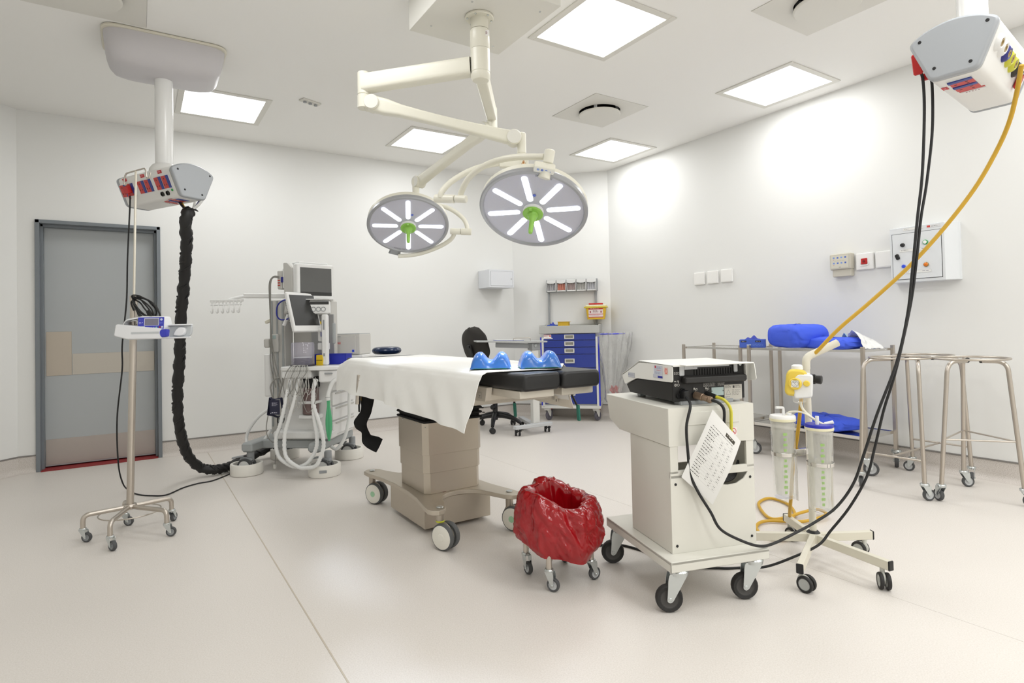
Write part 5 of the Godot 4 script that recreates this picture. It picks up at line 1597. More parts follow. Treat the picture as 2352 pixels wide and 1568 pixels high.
func bowl_stands():
	var t := thing("bowl_stand", "four-legged tubular steel double bowl stand on castors, beside the packed trolley", "bowl stand", Vector3(4.35, 0, -1.85))
	var y := 0.838
	var legs := [[Vector3(4.015, 0.095, -2.035), Vector3(4.075, y, -2.03), Vector3(4.25, y, -1.94), 30.0], [Vector3(4.015, 0.095, -1.665), Vector3(4.07, y, -1.70), Vector3(4.25, y, -1.78), -30.0], [Vector3(4.725, 0.095, -2.03), Vector3(4.665, y, -2.02), Vector3(4.48, y, -1.94), 100.0], [Vector3(4.71, 0.095, -1.67), Vector3(4.66, y, -1.69), Vector3(4.48, y, -1.78), 200.0]]
	for l in legs:
		stand_leg(t, l[0], l[1], l[2], 0.0125, l[3])
	for x in [4.20, 4.525]:
		wb(t).torus(fr(Vector3(x, y + 0.014, -1.86)), 0.172, 0.007, 48, 8).done("bowl_ring", M.steel, t)
	wb(t).tube([Vector3(4.025, 0.235, -2.03), Vector3(4.025, 0.235, -1.67)], 0.0065, 8).done("stretcher", M.steel, t)
	wb(t).tube([Vector3(4.715, 0.235, -2.025), Vector3(4.70, 0.235, -1.675)], 0.0065, 8).done("stretcher", M.steel, t)
	wb(t).tube([Vector3(4.025, 0.235, -1.85), Vector3(4.71, 0.235, -1.85)], 0.0065, 8).done("stretcher", M.steel, t)
	t = thing("bowl_stand", "three-legged tubular steel single bowl stand on castors, nearest the right edge", "bowl stand", Vector3(4.33, 0, -1.5))
	var l3 := [[Vector3(4.075, 0.095, -1.60), Vector3(4.155, y, -1.575), Vector3(4.30, y, -1.53), 60.0], [Vector3(4.545, 0.095, -1.655), Vector3(4.50, y, -1.62), Vector3(4.40, y, -1.56), -40.0], [Vector3(4.33, 0.095, -1.28), Vector3(4.335, y, -1.34), Vector3(4.33, y, -1.46), -60.0]]
	for l in l3:
		stand_leg(t, l[0], l[1], l[2], 0.0125, l[3])
	wb(t).torus(fr(Vector3(4.335, y + 0.014, -1.52)), 0.19, 0.007, 48, 8).done("bowl_ring", M.steel, t)
	for i in 3:
		var a: Vector3 = l3[i][0].lerp(l3[i][1], 0.37)
		var c: Vector3 = l3[(i + 1) % 3][0].lerp(l3[(i + 1) % 3][1], 0.37)
		wb(t).tube([a, c], 0.005, 8).done("stretcher", M.steel, t)

func wall_plates():
	mat("plate_white", rgb(247, 246, 242), 0.35)
	mat("box_white", rgb(228, 231, 233), 0.4)
	mat("beige", rgb(206, 201, 186), 0.45)
	# blank switch plates
	var where := ["blank white wall plate, leftmost of the three in a row", "blank white wall plate, middle of the three in a row", "blank white wall plate, rightmost of the three in a row", "blank white wall plate tucked beside the control box, right of the red switch"]
	var zy := [[-4.002, 1.561], [-3.837, 1.562], [-3.673, 1.5635], [-2.235, 1.5675]]
	for i in 4:
		var t := thing("wall_plate", where[i], "wall plate", Vector3(X1, zy[i][1], zy[i][0]), -90.0, "blank white wall plates")
		B.new().box(Vector3(0, 0, 0.011), Vector3(0.133, 0.128, 0.022), 0.006).done("plate", M.plate_white, t)
		B.new().box(Vector3(0, 0, 0.0225), Vector3(0.112, 0.108, 0.002), 0.0008).done("blank", M.plate_white, t)
	var r := thing("red_switch", "white wall plate with a square red switch in a clear hinged guard", "switch", Vector3(X1, 1.566, -2.38), -90.0)
	B.new().box(Vector3(0, 0, 0.012), Vector3(0.134, 0.132, 0.024), 0.006).done("plate", M.plate_white, r)
	B.new().box(Vector3(0, 0.0, 0.026), Vector3(0.046, 0.046, 0.01), 0.002).done("red_button", M.red, r)
	B.new().cyl(Vector3(0, 0, 0.03), Vector3(0, 0, 0.038), 0.009, -1.0, 16).done("button_stud", M.dark_red, r)
	B.new().tube(bend([Vector3(-0.033, -0.008, 0.025), Vector3(-0.03, -0.033, 0.034), Vector3(0.03, -0.033, 0.034), Vector3(0.033, -0.008, 0.025)], 0.02), 0.003, 8).done("guard", M.white, r)
	var k := thing("keypad_unit", "beige wall keypad with two rows of small blue keys, left of the red switch", "keypad", Vector3(X1, 1.55, -2.545), -90.0)
	B.new().box(Vector3(-0.005, 0.03, 0.03), Vector3(0.172, 0.13, 0.06), 0.008).done("housing", M.beige, k)
	B.new().box(Vector3(0.0, -0.062, 0.025), Vector3(0.15, 0.06, 0.05), 0.006).done("lower_cover", M.beige, k)
	decal("keypad_face", 0.14, 0.105, fr(Vector3(-0.008, 0.03, 0.0605)), M.keypad, k)
	# control box
	var c := thing("control_box", "white wall-mounted electrical control box with coloured buttons and a black lock", "control box", Vector3(X1, 1.575, -1.955), -90.0)
	B.new().prism([Vector2(-0.205, 0.0), Vector2(-0.205, 0.075), Vector2(-0.196, 0.105), Vector2(0.155, 0.105), Vector2(0.195, 0.06), Vector2(0.215, 0.045), Vector2(0.215, 0.0)], 0.41, Transform3D(Basis(Vector3.RIGHT, Vector3.BACK, Vector3.DOWN), Vector3(0, 0.205, 0)), 0.005).done("enclosure", M.box_white, c)
	var d := B.new().box(Vector3(-0.022, -0.012, 0.107), Vector3(0.315, 0.335, 0.006), 0.002).done("door", M.box_white, c)
	var g := B.new()
	for s in [-1.0, 1.0]:
		g.box(Vector3(-0.022 + s * 0.159, -0.012, 0.1055), Vector3(0.003, 0.342, 0.002), 0.0)
		g.box(Vector3(-0.022, -0.012 + s * 0.169, 0.1055), Vector3(0.321, 0.003, 0.002), 0.0)
	g.done("door_gap", M.black, c)
	B.new().cyl(Vector3(-0.108, 0.072, 0.108), Vector3(-0.108, 0.072, 0.128), 0.015, 0.013, 20, 0.003).done("black_button", M.black, d)
	B.new().cyl(Vector3(0.04, 0.075, 0.108), Vector3(0.04, 0.075, 0.12), 0.017, -1.0, 24, 0.003).done("green_ring", M.green_led, d)
	B.new().cyl(Vector3(0.04, 0.075, 0.12), Vector3(0.04, 0.075, 0.124), 0.012, -1.0, 20, 0.002).done("green_button", M.plate_white, d)
	B.new().box(Vector3(-0.145, -0.012, 0.116), Vector3(0.026, 0.042, 0.018), 0.006, Basis.from_euler(Vector3(0, 0, 0.35))).done("door_latch", M.black, d)
	B.new().cyl(Vector3(-0.105, -0.085, 0.108), Vector3(-0.105, -0.085, 0.122), 0.013, -1.0, 20, 0.003).done("blue_button", M.blue_bright, d)
	B.new().cyl(Vector3(0.04, -0.085, 0.108), Vector3(0.04, -0.085, 0.12), 0.0165, -1.0, 20, 0.003).done("amber_ring", M.brass, d)
	B.new().ell(Vector3(0.04, -0.085, 0.12), Vector3(0.0135, 0.0135, 0.006), 16).done("amber_lamp_lens", M.amber, d)
	decal("name_strip", 0.2, 0.02, fr(Vector3(-0.03, 0.03, 0.1105)), M.strip_print, d)
	decal("name_strip", 0.2, 0.02, fr(Vector3(-0.03, -0.13, 0.1105)), M.strip_print, d)
	decal("top_label", 0.13, 0.018, fr(Vector3(-0.04, 0.185, 0.1055)), M.strip_print, c)
	decal("warning_label", 0.085, 0.018, fr(Vector3(0.09, 0.185, 0.1055)), M.warn_strip, c)

# ---------------------------------------------------------------- suction unit
func suction_stand():
	mat("cream_paint", rgb(226, 221, 204), 0.4)
	mat("gauge_yellow", rgb(242, 212, 84), 0.4)
	mat("lid_blue", rgb(38, 44, 176), 0.35)
	mat("clear_plastic", Color(0.95, 0.96, 0.93, 0.10), 0.06)
	M.clear_plastic.transparency = BaseMaterial3D.TRANSPARENCY_ALPHA
	mat("liner", Color(0.97, 0.965, 0.93, 0.30), 0.3)
	M.liner.transparency = BaseMaterial3D.TRANSPARENCY_ALPHA
	mat("scale_green", Color(0.66, 0.84, 0.45, 0.75), 0.5)
	M.scale_green.transparency = BaseMaterial3D.TRANSPARENCY_ALPHA
	mat("tube_clear", rgb(236, 232, 214), 0.25)
	printed("gauge_face", picture(96, 96, rgb(240, 240, 236), [["c", 0.5, 0.5, 46, 3, rgb(120, 116, 104)], ["c", 0.5, 0.5, 40, 2, rgb(70, 70, 70)], ["t", 0.22, 0.22, 0.56, 0.2, 2, rgb(90, 90, 90)], ["l", 0.32, 0.26, 0.72, 0.74, 3, rgb(20, 20, 20)], ["t", 0.3, 0.68, 0.3, 0.1, 1, rgb(100, 100, 100)]]))
	var t := thing("suction_stand", "cream suction stand on a five-castor base, carrying a yellow gauge regulator", "suction stand", Vector3(2.645, 0, -1.565), -32.7)
	# five arms; local x to the viewer's right, z towards the viewer
	var ends := [Vector3(2.262, 0, -1.40), Vector3(2.58, 0, -1.205), Vector3(2.885, 0, -1.425), Vector3(2.80, 0, -1.80), Vector3(2.40, 0, -1.77)]
	var inv := t.transform.affine_inverse()
	for i in 5:
		var e: Vector3 = inv * ends[i]
		var d := e.normalized()
		var a := B.new()
		a.bar(d * 0.02 + Vector3(0, 0.10, 0), e + Vector3(0, 0.10, 0), 0.026, 0.038, 0.003)
		var o := a.done("base_arm", M.cream_paint, t)
		B.new().bar(e + Vector3(0, 0.10, 0) - d * 0.002, e + d * 0.006 + Vector3(0, 0.10, 0), 0.028, 0.04, 0.003).done("arm_cap", M.black, o)
		castor(t, e - d * 0.035, 0.034, 0.042, rad_to_deg(atan2(-d.z, d.x)) + [70, -40, 120, 200, 30][i], 0.085, M.castor_grey, M.rubber_dark, M.castor_disc, 0.02, true)
	B.new().cyl(Vector3(0, 0.078, 0), Vector3(0, 0.122, 0), 0.034, -1.0, 24, 0.003).done("hub", M.cream_paint, t)
	B.new().cyl(Vector3(0, 0.118, 0), Vector3(0, 0.132, 0), 0.03, 0.024, 24, 0.004).done("hub_collar", M.black, t)
	B.new().cyl(Vector3(0, 0.12, 0), Vector3(-0.008, 0.9, 0), 0.0155, -1.0, 20).done("pole", M.cream_paint, t)
	B.new().tube(bend([Vector3(-0.008, 0.88, 0), Vector3(-0.008, 0.935, 0), Vector3(0.142, 1.0, 0)], 0.06, 8), 0.0175, 16).done("bent_handle", M.cream_paint, t)
	# regulator
	var rg := Transform3D(Basis.from_euler(Vector3(0, deg_to_rad(-28), 0)), Vector3(-0.085, 0.825, 0.055))
	var b := B.new()
	b.at(rg).prism(rounded([Vector2(-0.05, -0.06), Vector2(0.042, -0.06), Vector2(0.05, 0.058), Vector2(-0.035, 0.064)], 0.034, 6), 0.062, fr(Vector3(0, 0, -0.025)), 0.012)
	b.done("regulator_shell", M.gauge_yellow, t)
	b = B.new()
	b.at(rg).prism(rounded([Vector2(-0.02, -0.07), Vector2(0.055, -0.062), Vector2(0.06, 0.04), Vector2(-0.002, 0.045), Vector2(-0.022, 0.02)], 0.014, 5), 0.05, fr(Vector3(0.012, -0.002, -0.008)), 0.008)
	b.done("regulator_body", M.white_gloss, t)
	var gx := Transform3D(Basis.from_euler(Vector3(deg_to_rad(-4), deg_to_rad(-38), 0)), Vector3(-0.103, 0.822, 0.089))
	B.new().at(gx).lathe([Vector2(0, 0), Vector2(0.027, 0.0), Vector2(0.027, 0.012), Vector2(0.022, 0.016), Vector2(0.021, 0.012), Vector2(0, 0.012)], Transform3D(Basis(Vector3.RIGHT, Vector3.BACK, Vector3.DOWN), Vector3.ZERO), 32).done("gauge_bezel", M.gauge_yellow, t)
	B.new().at(gx).skin(24, 2, func(u, v): return Vector3(cos(TAU * u) * 0.0215 * v, sin(TAU * u) * 0.0215 * v, 0.0128), 0.0004, true).done("gauge_glass", M.steel_polished, t) if false else null
	decal("gauge_dial", 0.031, 0.031, gx * fr(Vector3(0, 0, 0.0125)), M.gauge_face, t)
	B.new().lathe([Vector2(0, 0.022), Vector2(0.017, 0.022), Vector2(0.024, 0.016), Vector2(0.025, 0.0)], fr(Vector3(-0.075, 0.884, 0.05)), 24).done("regulator_cap", M.white, t)
	B.new().at(rg).cyl(Vector3(0.045, 0.0, 0.04), Vector3(0.045, 0.0, 0.052), 0.0135, -1.0, 20, 0.003).done("regulator_button", M.gauge_yellow, t)
	B.new().box(Vector3(-0.028, 0.835, 0.02), Vector3(0.042, 0.06, 0.045), 0.006).done("pole_clamp", M.white, t)
	b = B.new()
	b.box(Vector3(0.008, 0.835, 0.01), Vector3(0.024, 0.045, 0.05), 0.004)
	b.cyl(Vector3(0.012, 0.835, 0.03), Vector3(0.038, 0.833, 0.05), 0.0185, 0.0205, 20, 0.004)
	b.done("clamp_knob", M.black, t)
	B.new().lathe([Vector2(0.027, 0.0), Vector2(0.03, -0.006), Vector2(0.027, -0.026), Vector2(0.016, -0.032), Vector2(0.0, -0.032)], fr(Vector3(-0.07, 0.762, 0.05)), 24).done("trap_cup", M.clear_plastic, t)
	# tubing between regulator and lids
	B.new().tube(curve([Vector3(-0.066, 0.735, 0.05), Vector3(-0.058, 0.70, 0.06), Vector3(-0.03, 0.665, 0.085), Vector3(0.005, 0.64, 0.11), Vector3(0.03, 0.635, 0.115)], 8), 0.006, 10).done("suction_tube", M.tube_clear, t)
	B.new().tube(curve([Vector3(-0.03, 0.665, 0.085), Vector3(-0.07, 0.69, 0.07), Vector3(-0.115, 0.69, 0.05), Vector3(-0.132, 0.672, 0.045)], 8), 0.004, 8).done("suction_tube", M.tube_clear, t)
	B.new().tube([Vector3(-0.064, 0.73, 0.045), Vector3(-0.063, 0.69, 0.045)], 0.005, 8).done("hose_spigot", M.hose_yellow, t)
	# canister brackets
	b = B.new()
	b.bar(Vector3(0, 0.50, 0.0), Vector3(-0.09, 0.50, 0.03), 0.02, 0.03, 0.003)
	b.bar(Vector3(0, 0.46, 0.0), Vector3(0.0, 0.46, 0.05), 0.02, 0.03, 0.003)
	b.bar(Vector3(-0.083, 0.28, 0.03), Vector3(-0.086, 0.50, 0.03), 0.02, 0.004, 0.001, Vector3.RIGHT)
	b.bar(Vector3(0.055, 0.24, 0.075), Vector3(0.055, 0.49, 0.075), 0.02, 0.004, 0.001, Vector3.RIGHT)
	b.done("canister_bracket", M.steel_polished, t)
	canister("clear suction canister with a white lid, left of the pair on the suction stand", t.transform * Vector3(-0.142, 0.30, 0.035), 0.053, 0.36, M.plate_white, false)
	canister("clear suction canister with a bright blue lid, right of the pair on the suction stand", t.transform * Vector3(-0.008, 0.262, 0.098), 0.056, 0.365, M.lid_blue, true)

func canister(label: String, at: Vector3, r: float, h: float, lid: Material, blue: bool):
	var t := thing("suction_canister", label, "canister", at, -32.7, "clear suction canisters")
	B.new().lathe([Vector2(0.0, 0.0), Vector2(r * 0.84, 0.0), Vector2(r * 0.88, 0.004), Vector2(r, h - 0.02), Vector2(r * 1.04, h - 0.016), Vector2(r * 1.04, h - 0.004)], Transform3D(), 36).done("jar", M.clear_plastic, t)
	var nz := FastNoiseLite.new()
	nz.seed = 5 if blue else 6
	nz.frequency = 2.0
	B.new().skin(36, 14, func(u, v):
		var a: float = TAU * u
		var k: float = r * lerpf(0.66, 0.9, v) * (1.0 + 0.16 * nz.get_noise_3d(cos(a) * 1.5, v * 1.6, sin(a) * 1.5))
		return Vector3(cos(a) * k, 0.012 + v * (h - 0.03), sin(a) * k), 0.0, true).done("liner_bag", M.liner, t)
	B.new().lathe([Vector2(r * 1.02, h - 0.012), Vector2(r * 1.07, h - 0.01), Vector2(r * 1.07, h + 0.0), Vector2(r * 1.02, h + 0.002)], Transform3D(), 36).done("lid_ring", M.lid_cream, t)
	B.new().lathe([Vector2(r * 1.05, h), Vector2(r * 1.06, h + 0.008), Vector2(r * 1.0, h + 0.014), Vector2(0, h + 0.016)], Transform3D(), 36).done("lid", lid, t)
	var e := B.new()
	if blue:
		e.tube(bend([Vector3(-0.018, h + 0.012, 0.02), Vector3(-0.018, h + 0.052, 0.02)], 0.01), 0.008, 10)
		e.cyl(Vector3(0.02, h + 0.014, 0.01), Vector3(0.055, h + 0.024, 0.02), 0.008)
	else:
		e.tube(bend([Vector3(0.0, h + 0.012, 0.01), Vector3(0.0, h + 0.05, 0.01), Vector3(-0.04, h + 0.052, 0.02)], 0.008), 0.006, 10)
		e.cyl(Vector3(0.025, h + 0.012, 0.01), Vector3(0.025, h + 0.026, 0.01), 0.012)
	e.done("lid_port", M.white, t)
	B.new().lathe([Vector2(r * 0.955, h * 0.53), Vector2(r * 1.0, h * 0.532), Vector2(r * 1.01, h * 0.575), Vector2(r * 0.965, h * 0.577)], Transform3D(), 36).done("steel_band", M.steel_polished, t)
	var s := B.new()
	for i in 12:
		s.box(Vector3(-r * 0.25, 0.03 + i * 0.024, r * 0.93 - (11 - i) * 0.0006), Vector3(0.018 if i % 2 else 0.012, 0.012, 0.001), 0.0003)
	var so := s.done("volume_scale", M.scale_green, t)
	so.set_meta("kind", "stuff")
	B.new().prism([Vector2(-r * 0.8, -0.004), Vector2(r * 0.9, -0.004), Vector2(r * 0.9, 0.014), Vector2(0, -0.022)], 0.03, fr(Vector3(0, -0.002, -0.015)), 0.002).done("foot_clip", M.clear_plastic, t)

# ---------------------------------------------------------------- grey equipment cart with the electrosurgical unit
func cart():
	mat("cart_paint", rgb(224, 222, 212), 0.42)
	mat("unit_white", rgb(242, 241, 234), 0.35)
	mat("unit_black", rgb(27, 26, 25), 0.5)
	mat("cable_yellow", rgb(214, 206, 66), 0.45)
	mat("copper", rgb(150, 128, 108), 0.3, 0.6)
	var p0 := Vector3(1.757, 0, -1.615)
	var ty := -16.86
	var t := thing("equipment_cart", "pale grey metal equipment cart on four black castors, front right of the room", "cart", p0, ty)
	# local: x to the right, z out of the front face (z = 0)
	var pl := B.new()
	pl.box(Vector3(0.1735, 0.1975, -0.215), Vector3(0.443, 0.016, 0.57), 0.004)
	for s in [-1.0, 1.0]:
		pl.box(Vector3(0.1735 + s * 0.2185, 0.184, -0.215), Vector3(0.006, 0.042, 0.57), 0.003)
		pl.box(Vector3(0.1735, 0.184, -0.215 + s * 0.282), Vector3(0.443, 0.042, 0.006), 0.003)
	pl.done("base_plate", M.cart_paint, t)
	for q in [Vector3(0.005, 0, 0.035), Vector3(0.345, 0, 0.035), Vector3(0.005, 0, -0.46), Vector3(0.345, 0, -0.46)]:
		castor(t, q, 0.053, 0.03, 164.0, 0.166, M.zinc, M.rubber_dark, M.castor_core, 0.04)
	# body: side panels, front apron with a grip slot, cross bar, back rail
	var w := 0.388
	var bd := B.new()
	bd.box(Vector3(0.006, 0.4145, -0.165), Vector3(0.012, 0.419, 0.33), 0.003)
	bd.done("side_panel", M.cart_paint, t)
	bd = B.new()
	bd.box(Vector3(w - 0.006, 0.4145, -0.165), Vector3(0.012, 0.419, 0.33), 0.003)
	bd.done("side_panel", M.cart_paint, t)
	bd = B.new()
	bd.prism([Vector2(0, 0.205), Vector2(w, 0.205), Vector2(w, 0.51), Vector2(0.36, 0.51), Vector2(0.355, 0.497), Vector2(0.335, 0.472), Vector2(0.30, 0.455), Vector2(0.26, 0.452), Vector2(0.21, 0.458), Vector2(0.18, 0.475), Vector2(0.165, 0.497), Vector2(0.16, 0.51), Vector2(0, 0.51)], 0.006, fr(Vector3(0, 0, -0.004)), 0.0015)
	bd.done("front_apron", M.cart_paint, t)
	B.new().box(Vector3(w / 2, 0.512, -0.004), Vector3(w, 0.032, 0.012), 0.003).done("cross_bar", M.cart_paint, t)
	bd = B.new()
	bd.box(Vector3(0.019, 0.57, -0.004), Vector3(0.036, 0.11, 0.012), 0.002)
	bd.box(Vector3(w - 0.019, 0.57, -0.004), Vector3(0.036, 0.11, 0.012), 0.002)
	bd.done("front_stile", M.cart_paint, t)
	B.new().box(Vector3(w / 2, 0.34, -0.32), Vector3(w - 0.03, 0.27, 0.01), 0.002).done("back_panel", M.cart_paint, t)
	for q in [Vector2(0.022, 0.475), Vector2(0.366, 0.475), Vector2(0.022, 0.235), Vector2(0.366, 0.235)]:
		B.new().cyl(Vector3(q.x, q.y, 0.0), Vector3(q.x, q.y, 0.005), 0.0055, -1.0, 12).done("screw", M.black, t)
	# head
	var hd := B.new()
	hd.prism([Vector2(0.004, 0.624), Vector2(-0.43, 0.624), Vector2(-0.53, 0.66), Vector2(-0.56, 0.762), Vector2(-0.56, 0.774), Vector2(0.004, 0.774)], w + 0.008, Transform3D(Basis(Vector3(0, 0, 1), Vector3.UP, Vector3(-1, 0, 0)), Vector3(w + 0.004, 0, 0)), 0.003)
	var ho := hd.done("top_housing", M.cart_paint, t)
	B.new().box(Vector3(0.20, 0.728, 0.0048), Vector3(0.24, 0.052, 0.004), 0.0015).done("drawer_plate", M.cart_paint, ho)
	decal("no_signs_label", 0.072, 0.034, fr(Vector3(0.272, 0.665, 0.0045)), M.no_sign, ho)
	var cc := B.new()
	for i in 5:
		cc.tube(curve([Vector3(0.17, 0.535 - i * 0.003, -0.06), Vector3(0.20, 0.50 - i * 0.009, -0.03), Vector3(0.255, 0.485 - i * 0.006, -0.018), Vector3(0.31, 0.497 - i * 0.006, -0.025), Vector3(0.35, 0.53 - i * 0.003, -0.05)], 6), 0.0055, 8)
	var cl := thing("coiled_cable", "coil of black cable stowed behind the grip slot of the grey equipment cart", "cable", p0, ty)
	cc.done("cable", M.cable_black, cl)
	# ---- electrosurgical unit
	var u := thing("electrosurgical_unit", "white and black electrosurgical unit seen from behind, on top of the grey equipment cart", "medical unit", p0 + Basis(Vector3.UP, deg_to_rad(ty)) * Vector3(0.228, 0.774, -0.28), ty)
	var iv := u.transform.affine_inverse() * Transform3D(Basis(Vector3.UP, deg_to_rad(ty)), p0)
	var x0 := 0.06
	var uw := 0.34
	var side := Transform3D(Basis(Vector3(0, 0, -1), Vector3.UP, Vector3(1, 0, 0)), Vector3(x0, 0, 0))   # local x = depth back from the cart front
	B.new(iv).at(side).prism([Vector2(0.066, 0.79), Vector2(0.44, 0.792), Vector2(0.472, 0.826), Vector2(0.36, 0.86), Vector2(0.066, 0.866)], uw, Transform3D(), 0.003).done("lower_case", M.unit_black, u)
	B.new(iv).box(Vector3(x0 + uw / 2, 0.866, -0.20), Vector3(uw - 0.01, 0.144, 0.27), 0.004).done("inner_case", M.unit_black, u)
	# white cover: side skins and a top folded over them
	var sec := [Vector2(0.052, 0.868), Vector2(0.362, 0.862), Vector2(0.474, 0.826), Vector2(0.505, 0.866), Vector2(0.33, 0.936), Vector2(0.052, 0.936)]
	var cv := B.new(iv)
	cv.at(side).prism(rounded(sec, 0.012, 3), 0.004, fr(Vector3(0, 0, -0.006)), 0.001)
	cv.at(side).prism(rounded(sec, 0.012, 3), 0.004, fr(Vector3(0, 0, uw + 0.002)), 0.001)
	var tp := []
	for q in [Vector2(0.046, 0.932), Vector2(0.33, 0.938), Vector2(0.507, 0.866), Vector2(0.476, 0.822), Vector2(0.472, 0.828), Vector2(0.50, 0.866), Vector2(0.328, 0.932), Vector2(0.046, 0.926)]:
		tp.append(q + Vector2(0, 0.006))
	cv.at(side).prism(tp, uw + 0.012, fr(Vector3(0, 0, -0.006)), 0.002)
	cv.at(side).prism(rounded([Vector2(0.0, 0.868), Vector2(0.06, 0.862), Vector2(0.06, 0.938), Vector2(0.012, 0.938)], 0.012, 3), 0.004, fr(Vector3(0, 0, uw + 0.012)), 0.001)
	cv.at(side).box(Vector3(0.03, 0.938, uw * 0.55), Vector3(0.05, 0.005, uw * 0.95), 0.002)
	cv.done("cover", M.unit_white, u)
	B.new(iv).box(Vector3(x0 + uw / 2, 0.862, -0.0635), Vector3(uw, 0.148, 0.006), 0.002).done("rear_panel", M.unit_black, u)
	var hn := B.new(iv)
	hn.box(Vector3(x0 + 0.185, 0.876, -0.043), Vector3(0.295, 0.03, 0.034), 0.008)
	hn.done("carry_handle", M.plastic_grey_black, u)
	var br := B.new(iv)
	br.box(Vector3(x0 + 0.04, 0.915, -0.056), Vector3(0.024, 0.045, 0.008), 0.004)
	br.box(Vector3(x0 + 0.295, 0.918, -0.056), Vector3(0.02, 0.04, 0.008), 0.004)
	br.box(Vector3(x0 + 0.08, 0.927, -0.054), Vector3(0.06, 0.018, 0.006), 0.001)
	br.box(Vector3(x0 + 0.175, 0.932, -0.052), Vector3(0.17, 0.012, 0.008), 0.001)
	br.done("hinge_bracket", M.light_grey, u)
	B.new(iv).cyl(Vector3(x0 + 0.32, 0.93, -0.062), Vector3(x0 + 0.32, 0.93, -0.056), 0.007, -1.0, 12).done("screw", M.zinc, u)
	# vent grille: real holes would be under a pixel, ribs stand for the mesh
	var vg := B.new(iv)
	for i in 16:
		vg.box(Vector3(x0 + 0.10 + i * 0.0125, 0.906, -0.0602), Vector3(0.005, 0.026, 0.002), 0.0005)
	var vo := vg.done("vent_ribs", M.black_matt, u)
	vo.set_meta("kind", "stuff")
	for q in [Vector3(x0 + 0.042, 0.832, -0.058), Vector3(x0 + 0.025, 0.812, -0.058)]:
		B.new(iv).lathe([Vector2(0.0, 0.002), Vector2(0.007, 0.002), Vector2(0.008, 0.006), Vector2(0.0115, 0.006), Vector2(0.012, 0.0)], Transform3D(Basis(Vector3.RIGHT, Vector3.BACK, Vector3.DOWN), q), 18).done("socket", M.black_matt, u)
	decal("rating_plate", 0.085, 0.062, fr(Vector3(x0 + 0.283, 0.816, -0.0603)), M.rating, u, 0.001, iv)
	decal("blue_plate", 0.058, 0.034, fr(Vector3(x0 + 0.208, 0.822, -0.0603)), M.pale_plate, u, 0.001, iv)
	decal("panel_print", 0.07, 0.02, fr(Vector3(x0 + 0.175, 0.85, -0.0603)), M.panel_print, u, 0.0006, iv)
	decal("panel_print", 0.044, 0.018, fr(Vector3(x0 + 0.228, 0.852, -0.0603)), M.panel_print, u, 0.0006, iv)
	decal("panel_print", 0.06, 0.014, fr(Vector3(x0 + 0.035, 0.903, -0.0603)), M.panel_print, u, 0.0006, iv)
	decal("symbol_print", 0.026, 0.028, fr(Vector3(x0 + 0.018, 0.862, -0.0603)), M.symbols, u, 0.0006, iv)
	for x in [0.103, 0.158]:
		decal("pedal_symbol", 0.026, 0.018, fr(Vector3(x0 + x, 0.835, -0.0603)), M.pedal, u, 0.0006, iv)
	var face := Transform3D(Basis(Vector3(0, 0, 1), Vector3.UP, Vector3(-1, 0, 0)), Vector3(x0 - 0.007, 0, 0))
	decal("service_sticker", 0.078, 0.052, face * fr(Vector3(-0.165, 0.905, 0)), M.sticker, u, 0.001, iv)
	decal("round_sticker", 0.024, 0.028, face * fr(Vector3(-0.098, 0.912, 0)), M.round_sticker, u, 0.001, iv)
	decal("small_sticker", 0.06, 0.022, face * fr(Vector3(-0.405, 0.874, 0)), M.small_sticker, u, 0.001, iv)
	for q in [Vector3(x0 + 0.04, 0.782, -0.40), Vector3(x0 + 0.30, 0.782, -0.40)]:
		B.new(iv).box(q, Vector3(0.03, 0.016, 0.03), 0.003).done("foot", M.mid_grey, u)
	B.new(iv).box(Vector3(x0 + 0.155, 0.782, -0.08), Vector3(0.25, 0.016, 0.05), 0.002).done("plinth", M.mid_grey, u)
	# pedal plugs and their leads
	var pd := thing("pedal_cable", "black and yellow foot pedal cables plugged into the rear of the electrosurgical unit", "cable", u.position, ty)
	var cn := B.new(iv)
	cn.cyl(Vector3(x0 + 0.10, 0.812, -0.06), Vector3(x0 + 0.112, 0.806, -0.02), 0.0155, 0.015, 20, 0.002)
	cn.cyl(Vector3(x0 + 0.112, 0.806, -0.022), Vector3(x0 + 0.123, 0.80, 0.0), 0.0125, -1.0, 20, 0.002)
	cn.cyl(Vector3(x0 + 0.123, 0.80, 0.0), Vector3(x0 + 0.13, 0.797, 0.012), 0.0145, 0.014, 20, 0.002)
	cn.done("metal_plug", M.copper, pd)
	B.new(iv).tube(curve([Vector3(x0 + 0.13, 0.797, 0.012), Vector3(x0 + 0.145, 0.79, 0.03), Vector3(x0 + 0.16, 0.772, 0.04), Vector3(x0 + 0.166, 0.745, 0.04), Vector3(x0 + 0.168, 0.68, 0.03), Vector3(x0 + 0.165, 0.56, 0.02), Vector3(x0 + 0.17, 0.52, -0.03)], 7), 0.0058, 10).done("cable", M.cable_black, pd)
	B.new(iv).cyl(Vector3(x0 + 0.155, 0.815, -0.06), Vector3(x0 + 0.172, 0.805, -0.02), 0.011, 0.009, 16).done("black_plug", M.black, pd)
	B.new(iv).tube(curve([Vector3(x0 + 0.172, 0.805, -0.02), Vector3(x0 + 0.188, 0.795, 0.01), Vector3(x0 + 0.204, 0.765, 0.025), Vector3(x0 + 0.21, 0.72, 0.022), Vector3(x0 + 0.205, 0.62, 0.018), Vector3(x0 + 0.20, 0.53, -0.02)], 7), 0.0062, 10).done("cable_yellow_lead", M.cable_yellow, pd)
	# hanging sheet of paper tied to the cable
	var pp := thing("paper_sheet", "white printed checklist sheet hanging askew from a cable on the grey cart", "paper", Vector3(1.89, 0.4, -1.53))
	var ca := Vector3(1.893, 0.768, -1.512)
	var cb := Vector3(1.990, 0.640, -1.460)
